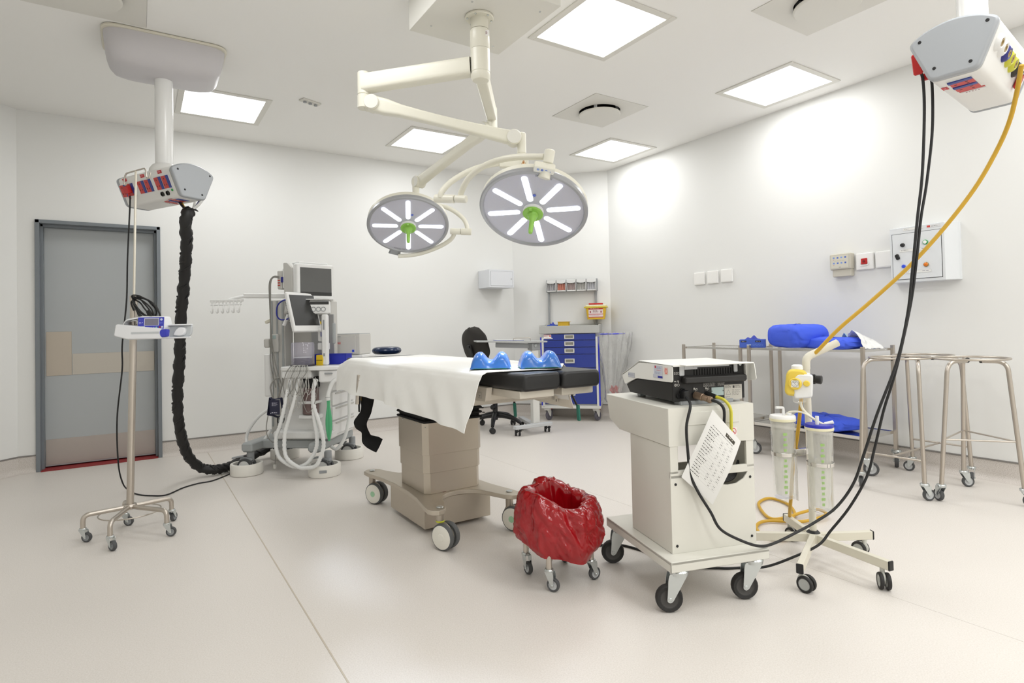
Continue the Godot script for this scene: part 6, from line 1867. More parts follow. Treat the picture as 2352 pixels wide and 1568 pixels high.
	var cd := Vector3(1.888, 0.396, -1.520)
	var ce := Vector3(1.789, 0.506, -1.585)
	var out := Vector3(-0.54, 0, 0.84)
	wb(pp).skin(16, 20, func(u2, v2):
		var q: Vector3 = ca.lerp(cb, u2).lerp(ce.lerp(cd, u2), v2)
		return q + out * (0.012 * sin(v2 * PI) * sin(u2 * 2.0) + 0.004 * sin(v2 * 5.0)), 0.0008).done("sheet", M.checklist, pp)

func kick_bucket():
	mat("red_bag", Color(0.66, 0.03, 0.08, 1.0), 0.16)
	M.red_bag.backlight_enabled = true
	M.red_bag.backlight = Color(0.55, 0.03, 0.08)
	M.red_bag.clearcoat_enabled = true
	M.red_bag.clearcoat = 0.4
	M.red_bag.clearcoat_roughness = 0.12
	var c := Vector3(1.565, 0, -2.105)
	var t := thing("kick_bucket", "low stainless steel kick bucket on four castors, lined with the red bag", "bucket", c, -20.0)
	for i in 4:
		var a := TAU * i / 4 + 0.55
		var d := Vector3(cos(a), 0, sin(a))
		var l := B.new().cyl(d * 0.148 + Vector3(0, 0.085, 0), d * 0.148 + Vector3(0, 0.25, 0), 0.0125, -1.0, 16).done("leg", M.steel, t)
		B.new().bar(d * 0.148 + Vector3(0, 0.122, 0), d * 0.095 + Vector3(0, 0.122, 0), 0.012, 0.02, 0.002).done("strut", M.steel, l)
		castor(t, d * 0.148, 0.028, 0.02, [20, -40, -75, 95][i], 0.092, M.zinc, M.rubber, M.light_grey, 0.018)
	B.new().torus(fr(Vector3(0, 0.122, 0)), 0.10, 0.006, 40, 8).done("support_ring", M.steel, t)
	B.new().lathe([Vector2(0.0, 0.112), Vector2(0.085, 0.112), Vector2(0.095, 0.118), Vector2(0.104, 0.14), Vector2(0.118, 0.26), Vector2(0.128, 0.27), Vector2(0.12, 0.272), Vector2(0.11, 0.26), Vector2(0.09, 0.125), Vector2(0.0, 0.12)], Transform3D(), 48).done("bucket", M.steel_satin, t)
	B.new().tube(curve([Vector3(-0.06, 0.16, 0.11), Vector3(0.0, 0.128, 0.135), Vector3(0.07, 0.135, 0.125), Vector3(0.12, 0.16, 0.07), Vector3(0.14, 0.19, 0.02)], 8), 0.0035, 8).done("bail_handle", M.steel, t)
	var bag := thing("red_waste_bag", "crumpled glossy red plastic waste bag turned down over the kick bucket's rim", "bag", c + Vector3(0.015, 0.1, 0.0), -32.7)
	var nz := FastNoiseLite.new()
	nz.seed = 41
	nz.frequency = 1.5
	var n2 := FastNoiseLite.new()
	n2.seed = 17
	n2.frequency = 4.2
	# v: from the loose outer hem, up over the rim, down into the bucket
	var pr := [Vector2(0.166, 0.05), Vector2(0.180, 0.075), Vector2(0.184, 0.12), Vector2(0.178, 0.165), Vector2(0.168, 0.21), Vector2(0.152, 0.245), Vector2(0.128, 0.262), Vector2(0.106, 0.252), Vector2(0.096, 0.20), Vector2(0.088, 0.14), Vector2(0.075, 0.07), Vector2(0.04, 0.035), Vector2(0.0, 0.03)]
	B.new().skin(140, 64, func(u, v):
		var a: float = TAU * u
		var fi: float = v * (pr.size() - 1)
		var i := mini(int(fi), pr.size() - 2)
		var q: Vector2 = pr[i].cubic_interpolate(pr[i + 1], pr[maxi(i - 1, 0)], pr[mini(i + 2, pr.size() - 1)], fi - i)
		var cx := cos(a)
		var sz := sin(a)
		var n: float = nz.get_noise_3d(cx * 0.55, q.y * 1.6 + (3.0 if v > 0.55 else 0.0), sz * 0.55)
		var m: float = 1.0 - absf(n2.get_noise_3d(cx * 0.42 + q.y * 0.8, q.y * 1.1, sz * 0.42)) * 3.2   # ridged folds
		var k: float = 1.0 - absf(nz.get_noise_3d(cx * 1.5 - q.y * 3.0, q.y * 3.4 + 9.0, sz * 1.5)) * 3.0
		var outer: float = clampf(v * 9.0, 0.35, 1.0) * clampf((0.62 - v) * 6.0, 0.15, 1.0)
		var r: float = q.x + 0.020 * n + (0.013 * m + 0.006 * k) * outer
		if v > 0.55:
			r = q.x + 0.008 * sin(a * 9.0 + 4.0 * n) * (1.0 - v) * 2.0 + 0.010 * n
		var lift: float = clampf(1.0 - absf(v - 0.48) * 2.4, 0.0, 1.0)
		var y: float = q.y + lift * (-0.030 * cx - 0.020 * sz + 0.016 * sin(a * 3.0 + 1.0)) + 0.012 * n * lift + 0.008 * m * outer * lift
		var low: float = clampf(1.0 - v * 5.0, 0.0, 1.0)
		y += low * (-0.022 * cx * 0.4 + 0.020 * sin(a * 2.0 + 2.4) + 0.008 * sin(a * 5.0) - 0.018 * sz)
		r += low * 0.006 * sin(a * 7.0)
		return Vector3(cx * r * 1.04, y, sz * r), 0.0012, true).done("bag_film", M.red_bag, bag)

func floor_cables():
	var a := thing("black_cable", "black mains cable from the right pendant looping low to the electrosurgical unit", "cable", Vector3(2.6, 0, -1.3))
	wb(a).tube(curve([Vector3(2.762, 2.14, -1.108), Vector3(2.779, 2.10, -1.104), Vector3(2.783, 1.963, -1.105), Vector3(2.773, 1.708, -1.117), Vector3(2.755, 1.527, -1.133), Vector3(2.736, 1.308, -1.151), Vector3(2.718, 1.127, -1.167), Vector3(2.678, 0.927, -1.197), Vector3(2.607, 0.711, -1.248), Vector3(2.580, 0.543, -1.292), Vector3(2.551, 0.413, -1.326), Vector3(2.488, 0.313, -1.369), Vector3(2.391, 0.258, -1.409), Vector3(2.291, 0.234, -1.426), Vector3(2.160, 0.214, -1.440), Vector3(2.063, 0.222, -1.442), Vector3(1.964, 0.262, -1.457), Vector3(1.892, 0.310, -1.491), Vector3(1.868, 0.374, -1.516), Vector3(1.838, 0.449, -1.548), Vector3(1.823, 0.514, -1.57), Vector3(1.815, 0.600, -1.573), Vector3(1.805, 0.704, -1.568), Vector3(1.838, 0.787, -1.574), Vector3(1.868, 0.815, -1.635)], 8), 0.0056, 10).done("cable", M.cable_black, a)
	wb(a).box(Vector3(2.752, 2.165, -1.112), Vector3(0.018, 0.085, 0.035), 0.006, Basis.from_euler(Vector3(0, 0.1, 0.3))).done("plug", M.red, a)
	wb(a).box(Vector3(1.868, 0.818, -1.632), Vector3(0.026, 0.036, 0.05), 0.006, Basis(Vector3.UP, deg_to_rad(-16.86))).done("plug_inlet", M.black, a)
	var b := thing("black_cable", "second black mains cable from the right pendant, running down to the floor beneath the cart", "cable", Vector3(2.7, 0, -1.3))
	wb(b).tube(curve([Vector3(2.80, 2.125, -1.09), Vector3(2.811, 2.081, -1.084), Vector3(2.810, 1.889, -1.089), Vector3(2.788, 1.671, -1.108), Vector3(2.767, 1.526, -1.125), Vector3(2.750, 1.344, -1.141), Vector3(2.733, 1.163, -1.162), Vector3(2.696, 0.89, -1.21), Vector3(2.67, 0.725, -1.25), Vector3(2.655, 0.56, -1.285), Vector3(2.64, 0.43, -1.315), Vector3(2.60, 0.295, -1.37), Vector3(2.55, 0.185, -1.43), Vector3(2.495, 0.128, -1.455), Vector3(2.41, 0.075, -1.52), Vector3(2.34, 0.02, -1.61), Vector3(2.27, 0.006, -1.69), Vector3(2.20, 0.006, -1.735), Vector3(2.10, 0.006, -1.85), Vector3(2.063, 0.006, -2.10), Vector3(2.02, 0.006, -2.215), Vector3(1.9, 0.006, -2.28), Vector3(1.72, 0.006, -2.35)], 8), 0.0056, 10).done("cable", M.cable_black, b)
	var y := thing("yellow_hose", "long yellow hose sweeping from the right pendant to the suction stand, coiled beneath it", "hose", Vector3(2.8, 0, -1.4))
	wb(y).tube(curve([Vector3(2.81, 2.05, -0.79), Vector3(2.864, 1.963, -0.824), Vector3(2.912, 1.874, -0.864), Vector3(2.942, 1.780, -0.916), Vector3(2.937, 1.644, -0.991), Vector3(2.896, 1.490, -1.090), Vector3(2.834, 1.336, -1.201), Vector3(2.751, 1.186, -1.327), Vector3(2.694, 1.072, -1.435), Vector3(2.667, 0.970, -1.524), Vector3(2.662, 0.898, -1.59), Vector3(2.66, 0.83, -1.605), Vector3(2.66, 0.755, -1.61), Vector3(2.655, 0.672, -1.617), Vector3(2.645, 0.56, -1.628), Vector3(2.63, 0.42, -1.645), Vector3(2.66, 0.26, -1.68), Vector3(2.80, 0.10, -1.78), Vector3(3.0, 0.03, -1.90), Vector3(3.15, 0.012, -1.97), Vector3(3.28, 0.012, -2.10), Vector3(3.292, 0.012, -2.223), Vector3(3.15, 0.012, -2.20), Vector3(3.0, 0.012, -2.06), Vector3(2.965, 0.012, -1.98), Vector3(3.04, 0.02, -1.94), Vector3(3.15, 0.03, -1.92), Vector3(3.26, 0.03, -1.90), Vector3(3.22, 0.025, -1.83), Vector3(3.05, 0.014, -1.86), Vector3(2.90, 0.014, -1.98), Vector3(2.78, 0.012, -1.96), Vector3(2.70, 0.012, -1.87), Vector3(2.70, 0.012, -1.79), Vector3(2.75, 0.012, -1.775), Vector3(2.84, 0.02, -1.81), Vector3(2.96, 0.035, -1.87)], 9), 0.0085, 12).done("hose", M.hose_yellow, y)
	var k := thing("red_plug", "red mains plug of the second cable on the right pendant's far side", "plug", Vector3(2.795, 2.118, -1.10))
	B.new().box(Vector3.ZERO, Vector3(0.02, 0.03, 0.035), 0.006).done("plug_body", M.red, k)

func right_materials():
	mat("dark_red", rgb(120, 20, 22), 0.4)
	mat("blue_bright", rgb(50, 80, 220), 0.35)
	mat("amber", rgb(226, 120, 20), 0.3)
	mat("castor_grey", rgb(206, 206, 198), 0.45)
	mat("castor_disc", rgb(184, 186, 182), 0.45)
	mat("steel_light", rgb(226, 220, 206), 0.35, 0.5)
	mat("castor_core", rgb(74, 72, 70), 0.6)
	mat("plastic_grey_black", rgb(40, 39, 38), 0.5)
	printed("keypad", picture(112, 84, rgb(216, 212, 196), [["r", 0.12, 0.14, 0.1, 0.13, rgb(130, 160, 220)], ["r", 0.34, 0.14, 0.1, 0.13, rgb(80, 110, 200)], ["r", 0.56, 0.14, 0.1, 0.13, rgb(130, 160, 220)], ["r", 0.78, 0.14, 0.1, 0.13, rgb(70, 100, 190)], ["r", 0.12, 0.55, 0.1, 0.13, rgb(120, 150, 220)], ["r", 0.34, 0.55, 0.1, 0.13, rgb(80, 110, 200)], ["r", 0.56, 0.55, 0.1, 0.13, rgb(120, 150, 220)], ["r", 0.78, 0.55, 0.1, 0.13, rgb(70, 100, 190)], ["t", 0.2, 0.42, 0.6, 0.05, 1, rgb(190, 180, 140)], ["r", 0.14, 0.33, 0.06, 0.03, rgb(190, 70, 60)], ["r", 0.14, 0.75, 0.06, 0.03, rgb(190, 70, 60)], ["r", 0.45, 0.92, 0.12, 0.03, rgb(60, 60, 60)]]))
	printed("strip_print", picture(200, 24, rgb(238, 238, 234), [["r", 0.0, 0.0, 1.0, 0.06, rgb(170, 170, 170)], ["r", 0.0, 0.92, 1.0, 0.06, rgb(170, 170, 170)], ["t", 0.05, 0.35, 0.3, 0.4, 1, rgb(140, 140, 140)], ["t", 0.72, 0.35, 0.2, 0.4, 1, rgb(110, 110, 130)]]))
	printed("warn_strip", picture(96, 24, rgb(226, 226, 226), [["r", 0.04, 0.1, 0.24, 0.8, rgb(205, 70, 60)], ["t", 0.36, 0.3, 0.55, 0.5, 2, rgb(110, 110, 110)]]))
	printed("no_sign", picture(144, 68, rgb(240, 232, 228), [["t", 0.14, 0.45, 0.22, 0.1, 1, rgb(90, 80, 80)], ["t", 0.64, 0.45, 0.22, 0.1, 1, rgb(90, 80, 80)], ["c", 0.26, 0.5, 28, 5, rgb(200, 40, 66)], ["c", 0.75, 0.5, 28, 5, rgb(200, 40, 66)], ["l", 0.14, 0.26, 0.36, 0.74, 5, rgb(200, 40, 66)], ["l", 0.63, 0.26, 0.85, 0.74, 5, rgb(200, 40, 66)]]))
	printed("rating", picture(170, 124, rgb(196, 192, 182), [["t", 0.05, 0.06, 0.36, 0.22, 3, rgb(90, 88, 84)], ["r", 0.48, 0.08, 0.11, 0.17, rgb(60, 58, 56)], ["t", 0.64, 0.06, 0.32, 0.22, 3, rgb(110, 108, 104)], ["l", 0.22, 0.34, 0.08, 0.66, 2, rgb(110, 108, 104)], ["l", 0.22, 0.34, 0.36, 0.66, 2, rgb(110, 108, 104)], ["l", 0.08, 0.66, 0.36, 0.66, 2, rgb(110, 108, 104)], ["t", 0.44, 0.36, 0.5, 0.4, 5, rgb(130, 128, 122)], ["r", 0.06, 0.8, 0.05, 0.06, rgb(30, 30, 30)], ["t", 0.14, 0.8, 0.2, 0.08, 1, rgb(80, 80, 80)]]))
	printed("pale_plate", picture(58, 34, rgb(176, 194, 192), [["r", 0.0, 0.4, 0.08, 0.16, rgb(90, 96, 96)], ["r", 0.92, 0.4, 0.08, 0.16, rgb(90, 96, 96)]]))
	printed("panel_print", picture(140, 40, rgb(27, 26, 25), [["t", 0.02, 0.05, 0.9, 0.9, 4, rgb(196, 194, 188)]]))
	printed("symbols", picture(52, 56, rgb(27, 26, 25), [["r", 0.05, 0.12, 0.36, 0.12, rgb(200, 198, 190)], ["r", 0.62, 0.05, 0.08, 0.2, rgb(200, 198, 190)], ["r", 0.8, 0.05, 0.08, 0.2, rgb(200, 198, 190)], ["r", 0.7, 0.2, 0.1, 0.2, rgb(200, 198, 190)], ["c", 0.25, 0.7, 11, 4, rgb(200, 198, 190)], ["c", 0.74, 0.7, 11, 3, rgb(200, 198, 190)], ["r", 0.2, 0.65, 0.12, 0.1, rgb(200, 198, 190)]]))
	printed("pedal", picture(52, 36, rgb(27, 26, 25), [["c", 0.3, 0.32, 8, 8, rgb(190, 188, 180)], ["c", 0.72, 0.5, 9, 3, rgb(190, 188, 180)], ["l", 0.2, 0.5, 0.8, 0.3, 4, rgb(190, 188, 180)], ["c", 0.5, 0.75, 6, 2, rgb(170, 168, 160)]]))
	printed("sticker", picture(156, 104, rgb(206, 208, 218), [["r", 0.0, 0.0, 0.12, 0.72, rgb(240, 240, 240)], ["r", 0.2, 0.03, 0.14, 0.2, rgb(190, 40, 66)], ["t", 0.4, 0.1, 0.5, 0.2, 2, rgb(150, 156, 190)], ["t", 0.4, 0.36, 0.5, 0.1, 1, rgb(200, 110, 120)], ["t", 0.2, 0.52, 0.7, 0.2, 2, rgb(160, 170, 200)], ["r", 0.5, 0.82, 0.5, 0.18, rgb(36, 40, 150)]]))
	printed("round_sticker", picture(48, 56, rgb(236, 200, 188), [["c", 0.5, 0.5, 22, 6, rgb(226, 92, 76)], ["t", 0.3, 0.35, 0.4, 0.3, 2, rgb(226, 92, 76)]]))
	printed("small_sticker", picture(96, 36, rgb(196, 198, 204), [["r", 0.06, 0.3, 0.1, 0.25, rgb(60, 66, 130)], ["t", 0.24, 0.3, 0.66, 0.4, 2, rgb(160, 164, 178)]]))
	# checklist: heading block, then a table of short entries (u runs across the sheet, v down it)
	var mk := [["r", 0.56, 0.08, 0.3, 0.05, rgb(70, 66, 56)], ["t", 0.6, 0.09, 0.22, 0.03, 1, rgb(190, 186, 176)], ["t", 0.16, 0.15, 0.72, 0.016, 1, rgb(90, 88, 84)]]
	for i in 17:
		mk.append(["t", 0.12, 0.19 + i * 0.04, 0.3 - 0.006 * (i % 5) * 4, 0.02, 1, rgb(84, 82, 78)])
		mk.append(["r", 0.12, 0.213 + i * 0.04, 0.78, 0.001, rgb(190, 188, 184)])
		for k in 3:
			if (i * 7 + k * 5) % 4 != 0:
				mk.append(["t", 0.52 + k * 0.14, 0.19 + i * 0.04, 0.07, 0.016, 1, rgb(110, 108, 104)])
	var m := printed("checklist", picture(360, 510, rgb(238, 237, 233), mk), 0.7)
	m.cull_mode = BaseMaterial3D.CULL_DISABLED

# ---------------------------------------------------------------- drip stand, syringe pump
func iv_stand():
	var h := Vector3(-0.038, 0, -3.985)
	var t := thing("drip_stand", "stainless steel five-castor drip stand with a hooked telescopic pole in front of the door", "drip stand", h)
	var tops := [Vector3(-0.252, 0, -3.947), Vector3(-0.123, 0, -3.712), Vector3(0.132, 0, -3.767), Vector3(0.167, 0, -4.04), Vector3(-0.066, 0, -4.13)]
	var turns := [-35.0, -60.0, -20.0, 60.0, -25.0]
	for i in 5:
		var e: Vector3 = tops[i] - h
		B.new().tube(bend([Vector3(0, 0.142, 0), e + Vector3(0, 0.142, 0), e + Vector3(0, 0.07, 0)], 0.09, 8), 0.0125, 14).done("leg", M.steel, t)
		castor(t, e, 0.026, 0.02, turns[i], 0.075, M.zinc, M.rubber, M.mid_grey, 0.022)
	B.new().lathe([Vector2(0.0, 0.128), Vector2(0.03, 0.13), Vector2(0.036, 0.146), Vector2(0.03, 0.158), Vector2(0.0, 0.158)], Transform3D(), 24).done("hub", M.steel, t)
	var ring := []
	for i in 48:
		var a := TAU * i / 48
		ring.append(Vector3(cos(a) * 0.15, 0.112, sin(a) * 0.15))
	B.new().tube(ring, 0.0035, 8, false, true).done("brace_ring", M.steel, t)
	B.new().cyl(Vector3(0, 0.14, 0), Vector3(0.028, 1.325, -0.01), 0.0185, -1.0, 24).done("pole", M.steel, t)
	B.new().cyl(Vector3(0.027, 1.30, -0.01), Vector3(0.028, 1.336, -0.01), 0.021, -1.0, 24, 0.003).done("collar", M.steel, t)
	B.new().cyl(Vector3(0.044, 1.318, 0.005), Vector3(0.062, 1.322, 0.012), 0.006, 0.009, 12).done("collar_screw", M.zinc, t)
	B.new().cyl(Vector3(0.028, 1.32, -0.01), Vector3(0.043, 2.062, -0.02), 0.0062, -1.0, 14).done("inner_pole", M.steel_light, t)
	var hk := B.new()
	var o := Vector3(0.043, 2.062, -0.02)
	var d := Vector3(0.46, 0.0, 0.89)
	hk.tube(bend([o - d * 0.115 + Vector3(0.012, -0.05, 0), o - d * 0.12 + Vector3(0.0, -0.07, 0), o - d * 0.118 + Vector3(-0.006, -0.05, 0), o - d * 0.11, o + d * 0.10, o + d * 0.112 + Vector3(0, -0.06, 0), o + d * 0.125 + Vector3(0.006, -0.062, 0), o + d * 0.125 + Vector3(0.012, -0.03, 0)], 0.02, 5), 0.0045, 8)
	hk.done("hanger_hook", M.steel, t)
	# pump; local x to the right, z to the viewer
	mat("pump_white", rgb(244, 245, 247), 0.3)
	mat("pump_blue", rgb(60, 66, 190), 0.35)
	mat("pump_shade", rgb(206, 210, 212), 0.4)
	printed("pump_panel", picture(216, 108, rgb(62, 68, 188), [["r", 0.24, 0.08, 0.58, 0.64, rgb(214, 216, 232)], ["r", 0.265, 0.13, 0.53, 0.55, rgb(132, 130, 146)], ["t", 0.04, 0.2, 0.16, 0.08, 1, rgb(120, 126, 214)], ["t", 0.04, 0.42, 0.16, 0.2, 2, rgb(190, 194, 235)], ["c", 0.9, 0.2, 11, 11, rgb(214, 222, 244)], ["t", 0.84, 0.44, 0.14, 0.16, 2, rgb(130, 140, 224)], ["r", 0.0, 0.76, 0.28, 0.24, rgb(214, 216, 226)], ["c", 0.08, 0.86, 9, 3, rgb(60, 66, 190)], ["c", 0.19, 0.87, 9, 3, rgb(70, 66, 150)], ["c", 0.34, 0.88, 7, 7, rgb(150, 160, 236)], ["c", 0.43, 0.89, 7, 7, rgb(130, 140, 230)], ["c", 0.53, 0.89, 7, 7, rgb(130, 140, 230)], ["c", 0.62, 0.88, 7, 7, rgb(150, 160, 236)], ["c", 0.72, 0.88, 9, 9, rgb(150, 214, 190)], ["c", 0.85, 0.86, 9, 9, rgb(150, 40, 70)], ["c", 0.94, 0.84, 9, 9, rgb(214, 218, 232)]]))
	var p := thing("syringe_pump", "white syringe pump with a blue keypad and small grey screen, clamped to the drip stand", "syringe pump", Vector3(0.09, 1.085, -3.90), -27.0)
	B.new().prism(rounded([Vector2(-0.188, 0.022), Vector2(-0.115, 0.0), Vector2(0.07, 0.0), Vector2(0.074, 0.02), Vector2(0.074, 0.058), Vector2(-0.168, 0.088), Vector2(-0.178, 0.084)], 0.010, 4), 0.115, fr(Vector3(0, 0, -0.045)), 0.008).done("lower_body", M.pump_white, p)
	B.new().prism(rounded([Vector2(-0.155, 0.07), Vector2(-0.05, 0.05), Vector2(0.066, 0.042), Vector2(0.078, 0.06), Vector2(0.066, 0.128), Vector2(-0.045, 0.132), Vector2(-0.132, 0.116), Vector2(-0.148, 0.098)], 0.012, 4), 0.10, fr(Vector3(0, 0, -0.05)), 0.010).done("upper_body", M.pump_white, p)
	B.new().box(Vector3(-0.02, 0.036, 0.058), Vector3(0.17, 0.034, 0.028), 0.013).done("barrel_tray", M.pump_shade, p)
	decal("keypad_panel", 0.137, 0.066, Transform3D(Basis.from_euler(Vector3(-0.12, 0, 0)), Vector3(0.004, 0.09, 0.052)), M.pump_panel, p, 0.003)
	B.new().prism(rounded([Vector2(0.06, 0.008), Vector2(0.165, 0.006), Vector2(0.19, 0.02), Vector2(0.196, 0.068), Vector2(0.18, 0.076), Vector2(0.06, 0.074)], 0.010, 4), 0.022, fr(Vector3(0, 0, -0.03)), 0.006).done("drive_back", M.pump_shade, p)
	B.new().box(Vector3(0.13, 0.078, -0.005), Vector3(0.13, 0.008, 0.045), 0.003).done("drive_top_rail", M.pump_white, p)
	B.new().box(Vector3(0.12, 0.006, 0.0), Vector3(0.13, 0.010, 0.05), 0.004).done("drive_base_rail", M.pump_white, p)
	B.new().prism(rounded([Vector2(0.10, 0.018), Vector2(0.145, 0.014), Vector2(0.165, 0.026), Vector2(0.168, 0.062), Vector2(0.135, 0.066), Vector2(0.115, 0.05)], 0.012, 4), 0.03, fr(Vector3(0, 0, -0.012)), 0.006).done("plunger_drive", M.pump_white, p)
	B.new().prism(rounded([Vector2(0.062, 0.008), Vector2(0.098, 0.012), Vector2(0.102, 0.055), Vector2(0.06, 0.055), Vector2(0.054, 0.035)], 0.010, 4), 0.032, fr(Vector3(-0.002, 0, 0.04)), 0.006).done("barrel_clamp", M.pump_blue, p)
	B.new().box(Vector3(-0.105, 0.06, -0.06), Vector3(0.06, 0.06, 0.05), 0.008).done("pole_clamp", M.pump_white, p)
	# coil of leads hung on the pole
	var c := thing("cable_coil", "coiled black mains leads with a red plug, hung on the drip stand", "cable", Vector3(0.04, 1.25, -3.93), -32.7)
	var rng := RandomNumberGenerator.new()
	rng.seed = 3
	for k in 5:
		var pts := []
		var a0 := Vector3(-0.045, 0.055 + 0.006 * k, 0.02 + 0.004 * k)
		var far := Vector3(0.045 + 0.022 * (k % 3), -0.07 + 0.02 * k * 0.5, 0.03 - 0.006 * k)
		var w: float = 0.020 + 0.008 * (k % 3)
		for i in 16:
			var s := TAU * i / 16
			var m := a0.lerp(far, 0.5 - 0.5 * cos(s))
			pts.append(m + Vector3(0.55, 0.83, 0.1) * w * sin(s) * (1.0 + 0.5 * sin(s * 0.5)) + Vector3(0, 0, rng.randf_range(-0.006, 0.006)))
		B.new().tube(curve(pts, 4, true), 0.0042, 8, false, true).done("lead", M.cable_black, c)
	B.new().tube(curve([Vector3(-0.06, 0.0, 0.0), Vector3(-0.06, 0.05, 0.02), Vector3(0.0, 0.068, 0.025), Vector3(0.07, 0.03, 0.02), Vector3(0.096, -0.04, 0.01), Vector3(0.08, -0.075, 0.01)], 8), 0.0048, 8).done("lead", M.cable_black, c)
	B.new().box(Vector3(0.05, -0.022, 0.03), Vector3(0.022, 0.045, 0.02), 0.004, Basis.from_euler(Vector3(0, 0, 0.6))).done("coupler", M.black, c)
	B.new().box(Vector3(0.072, -0.062, 0.032), Vector3(0.028, 0.034, 0.024), 0.006, Basis.from_euler(Vector3(0, 0, 0.5))).done("plug", M.red, c)
	B.new().box(Vector3(0.035, -0.052, 0.028), Vector3(0.014, 0.024, 0.014), 0.004, Basis.from_euler(Vector3(0, 0, 0.6))).done("plug_sleeve", M.red, c)
	B.new().tube(curve([Vector3(-0.058, -0.062, 0.03), Vector3(-0.03, -0.058, 0.04), Vector3(0.02, -0.066, 0.035), Vector3(0.06, -0.066, 0.02)], 6), 0.003, 8).done("tie_tube", M.white, c)

# ---------------------------------------------------------------- anaesthetic machine
func anaesthetic_machine():
	mat("mach_white", rgb(242, 242, 240), 0.4)
	mat("mach_grey", rgb(206, 204, 198), 0.45)
	mat("base_grey", rgb(168, 172, 172), 0.45)
	mat("inner_grey", rgb(172, 172, 172), 0.5)
	mat("screen_glass", rgb(96, 96, 95), 0.25)
	mat("screen_bezel", rgb(48, 48, 47), 0.3)
	mat("foam", rgb(244, 241, 233), 0.6)
	mat("corrugated", rgb(242, 243, 241), 0.35)
	mat("bellows_clear", Color(0.86, 0.84, 0.93, 0.22), 0.06)
	M.bellows_clear.transparency = BaseMaterial3D.TRANSPARENCY_ALPHA
	mat("dark_purple", rgb(58, 54, 66), 0.5)
	mat("canister_brown", rgb(120, 98, 96), 0.35)
	mat("cuff_navy", rgb(34, 36, 62), 0.75)
	mat("bag_green", rgb(96, 196, 140), 0.35)
	mat("wire_grey", rgb(200, 198, 192), 0.45)
	mat("wire_dark", rgb(140, 138, 132), 0.45)
	mat("tray_blue", rgb(34, 48, 176), 0.4)
	mat("yellow_box", rgb(236, 200, 40), 0.4)
	mat("printer_grey", rgb(214, 212, 206), 0.45)
	mat("label_red", rgb(200, 60, 50), 0.4)
	printed("cuff_print", picture(96, 120, rgb(34, 36, 62), [["t", 0.22, 0.18, 0.6, 0.26, 4, rgb(214, 214, 224)], ["r", 0.1, 0.88, 0.06, 0.06, rgb(214, 214, 224)], ["t", 0.2, 0.84, 0.66, 0.12, 1, rgb(214, 214, 224)]]))
	printed("maker_label", picture(64, 32, rgb(232, 214, 208), [["r", 0.0, 0.0, 1.0, 0.1, rgb(206, 90, 80)], ["r", 0.0, 0.9, 1.0, 0.1, rgb(206, 90, 80)], ["r", 0.0, 0.0, 0.05, 1.0, rgb(206, 90, 80)], ["r", 0.95, 0.0, 0.05, 1.0, rgb(206, 90, 80)], ["l", 0.12, 0.8, 0.2, 0.25, 4, rgb(190, 40, 40)], ["l", 0.2, 0.25, 0.3, 0.8, 4, rgb(190, 40, 40)], ["r", 0.36, 0.22, 0.08, 0.56, rgb(190, 40, 40)], ["l", 0.44, 0.5, 0.6, 0.22, 4, rgb(190, 40, 40)], ["l", 0.44, 0.5, 0.6, 0.78, 4, rgb(190, 40, 40)], ["l", 0.66, 0.8, 0.76, 0.25, 4, rgb(190, 40, 40)], ["l", 0.76, 0.25, 0.86, 0.8, 4, rgb(190, 40, 40)]]))
	var at := Vector3(1.14, 0, -5.07)
	var ty := -40.1
	var t := thing("anaesthetic_machine", "tall white anaesthetic machine on foam-ringed castors, between the door and the operating table", "anaesthetic machine", at, ty)
	# base frame and foam-ringed castors
	for s in [-1.0, 1.0]:
		B.new().bar(Vector3(s * 0.275, 0.212, 0.335), Vector3(s * 0.275, 0.212, -0.33), 0.10, 0.075, 0.018).done("base_beam", M.base_grey, t)
	B.new().box(Vector3(0.0, 0.212, -0.04), Vector3(0.5, 0.07, 0.44), 0.01).done("base_deck", M.base_grey, t)
	for q in [Vector3(-0.301, 0, 0.288), Vector3(0.345, 0, 0.292), Vector3(0.294, 0, -0.299), Vector3(-0.293, 0, -0.284)]:
		var c := B.new()
		c.cyl(q + Vector3(0.02, 0.09, -0.02), q + Vector3(0.02, 0.18, -0.02), 0.028)
		c.box(q + Vector3(0.0, 0.115, 0.0), Vector3(0.11, 0.03, 0.045), 0.012)
		c.box(q + Vector3(-0.055, 0.138, 0.03), Vector3(0.09, 0.012, 0.03), 0.004, Basis.from_euler(Vector3(0, 0.2, 0.15)))
		var o := c.done("castor", M.mid_grey, t)
		for s in [-1.0, 1.0]:
			var w := Transform3D(Basis(Vector3.RIGHT, Vector3.BACK, Vector3.DOWN), q + Vector3(0, 0.062, s * 0.028))
			B.new().lathe([Vector2(0.046, -0.012), Vector2(0.06, -0.012), Vector2(0.0625, -0.006), Vector2(0.0625, 0.006), Vector2(0.06, 0.012), Vector2(0.046, 0.012)], w, 30).done("wheel", M.rubber, o)
			B.new().lathe([Vector2(0.0, -0.01), Vector2(0.047, -0.009), Vector2(0.047, 0.009), Vector2(0.0, 0.01)], w, 24).done("hub", M.mach_white, o)
		B.new().lathe([Vector2(0.098, 0.003), Vector2(0.118, 0.002), Vector2(0.121, 0.01), Vector2(0.121, 0.08), Vector2(0.118, 0.088), Vector2(0.1, 0.088), Vector2(0.097, 0.08), Vector2(0.097, 0.01), Vector2(0.098, 0.003)], fr(q), 48).done("foam_ring", M.foam, t)
	B.new().at(fr(Vector3(0.345, 0.05, 0.292), 20)).box(Vector3(0.0, 0, 0.122), Vector3(0.055, 0.022, 0.006), 0.003).done("ring_clip", M.mid_grey, t)
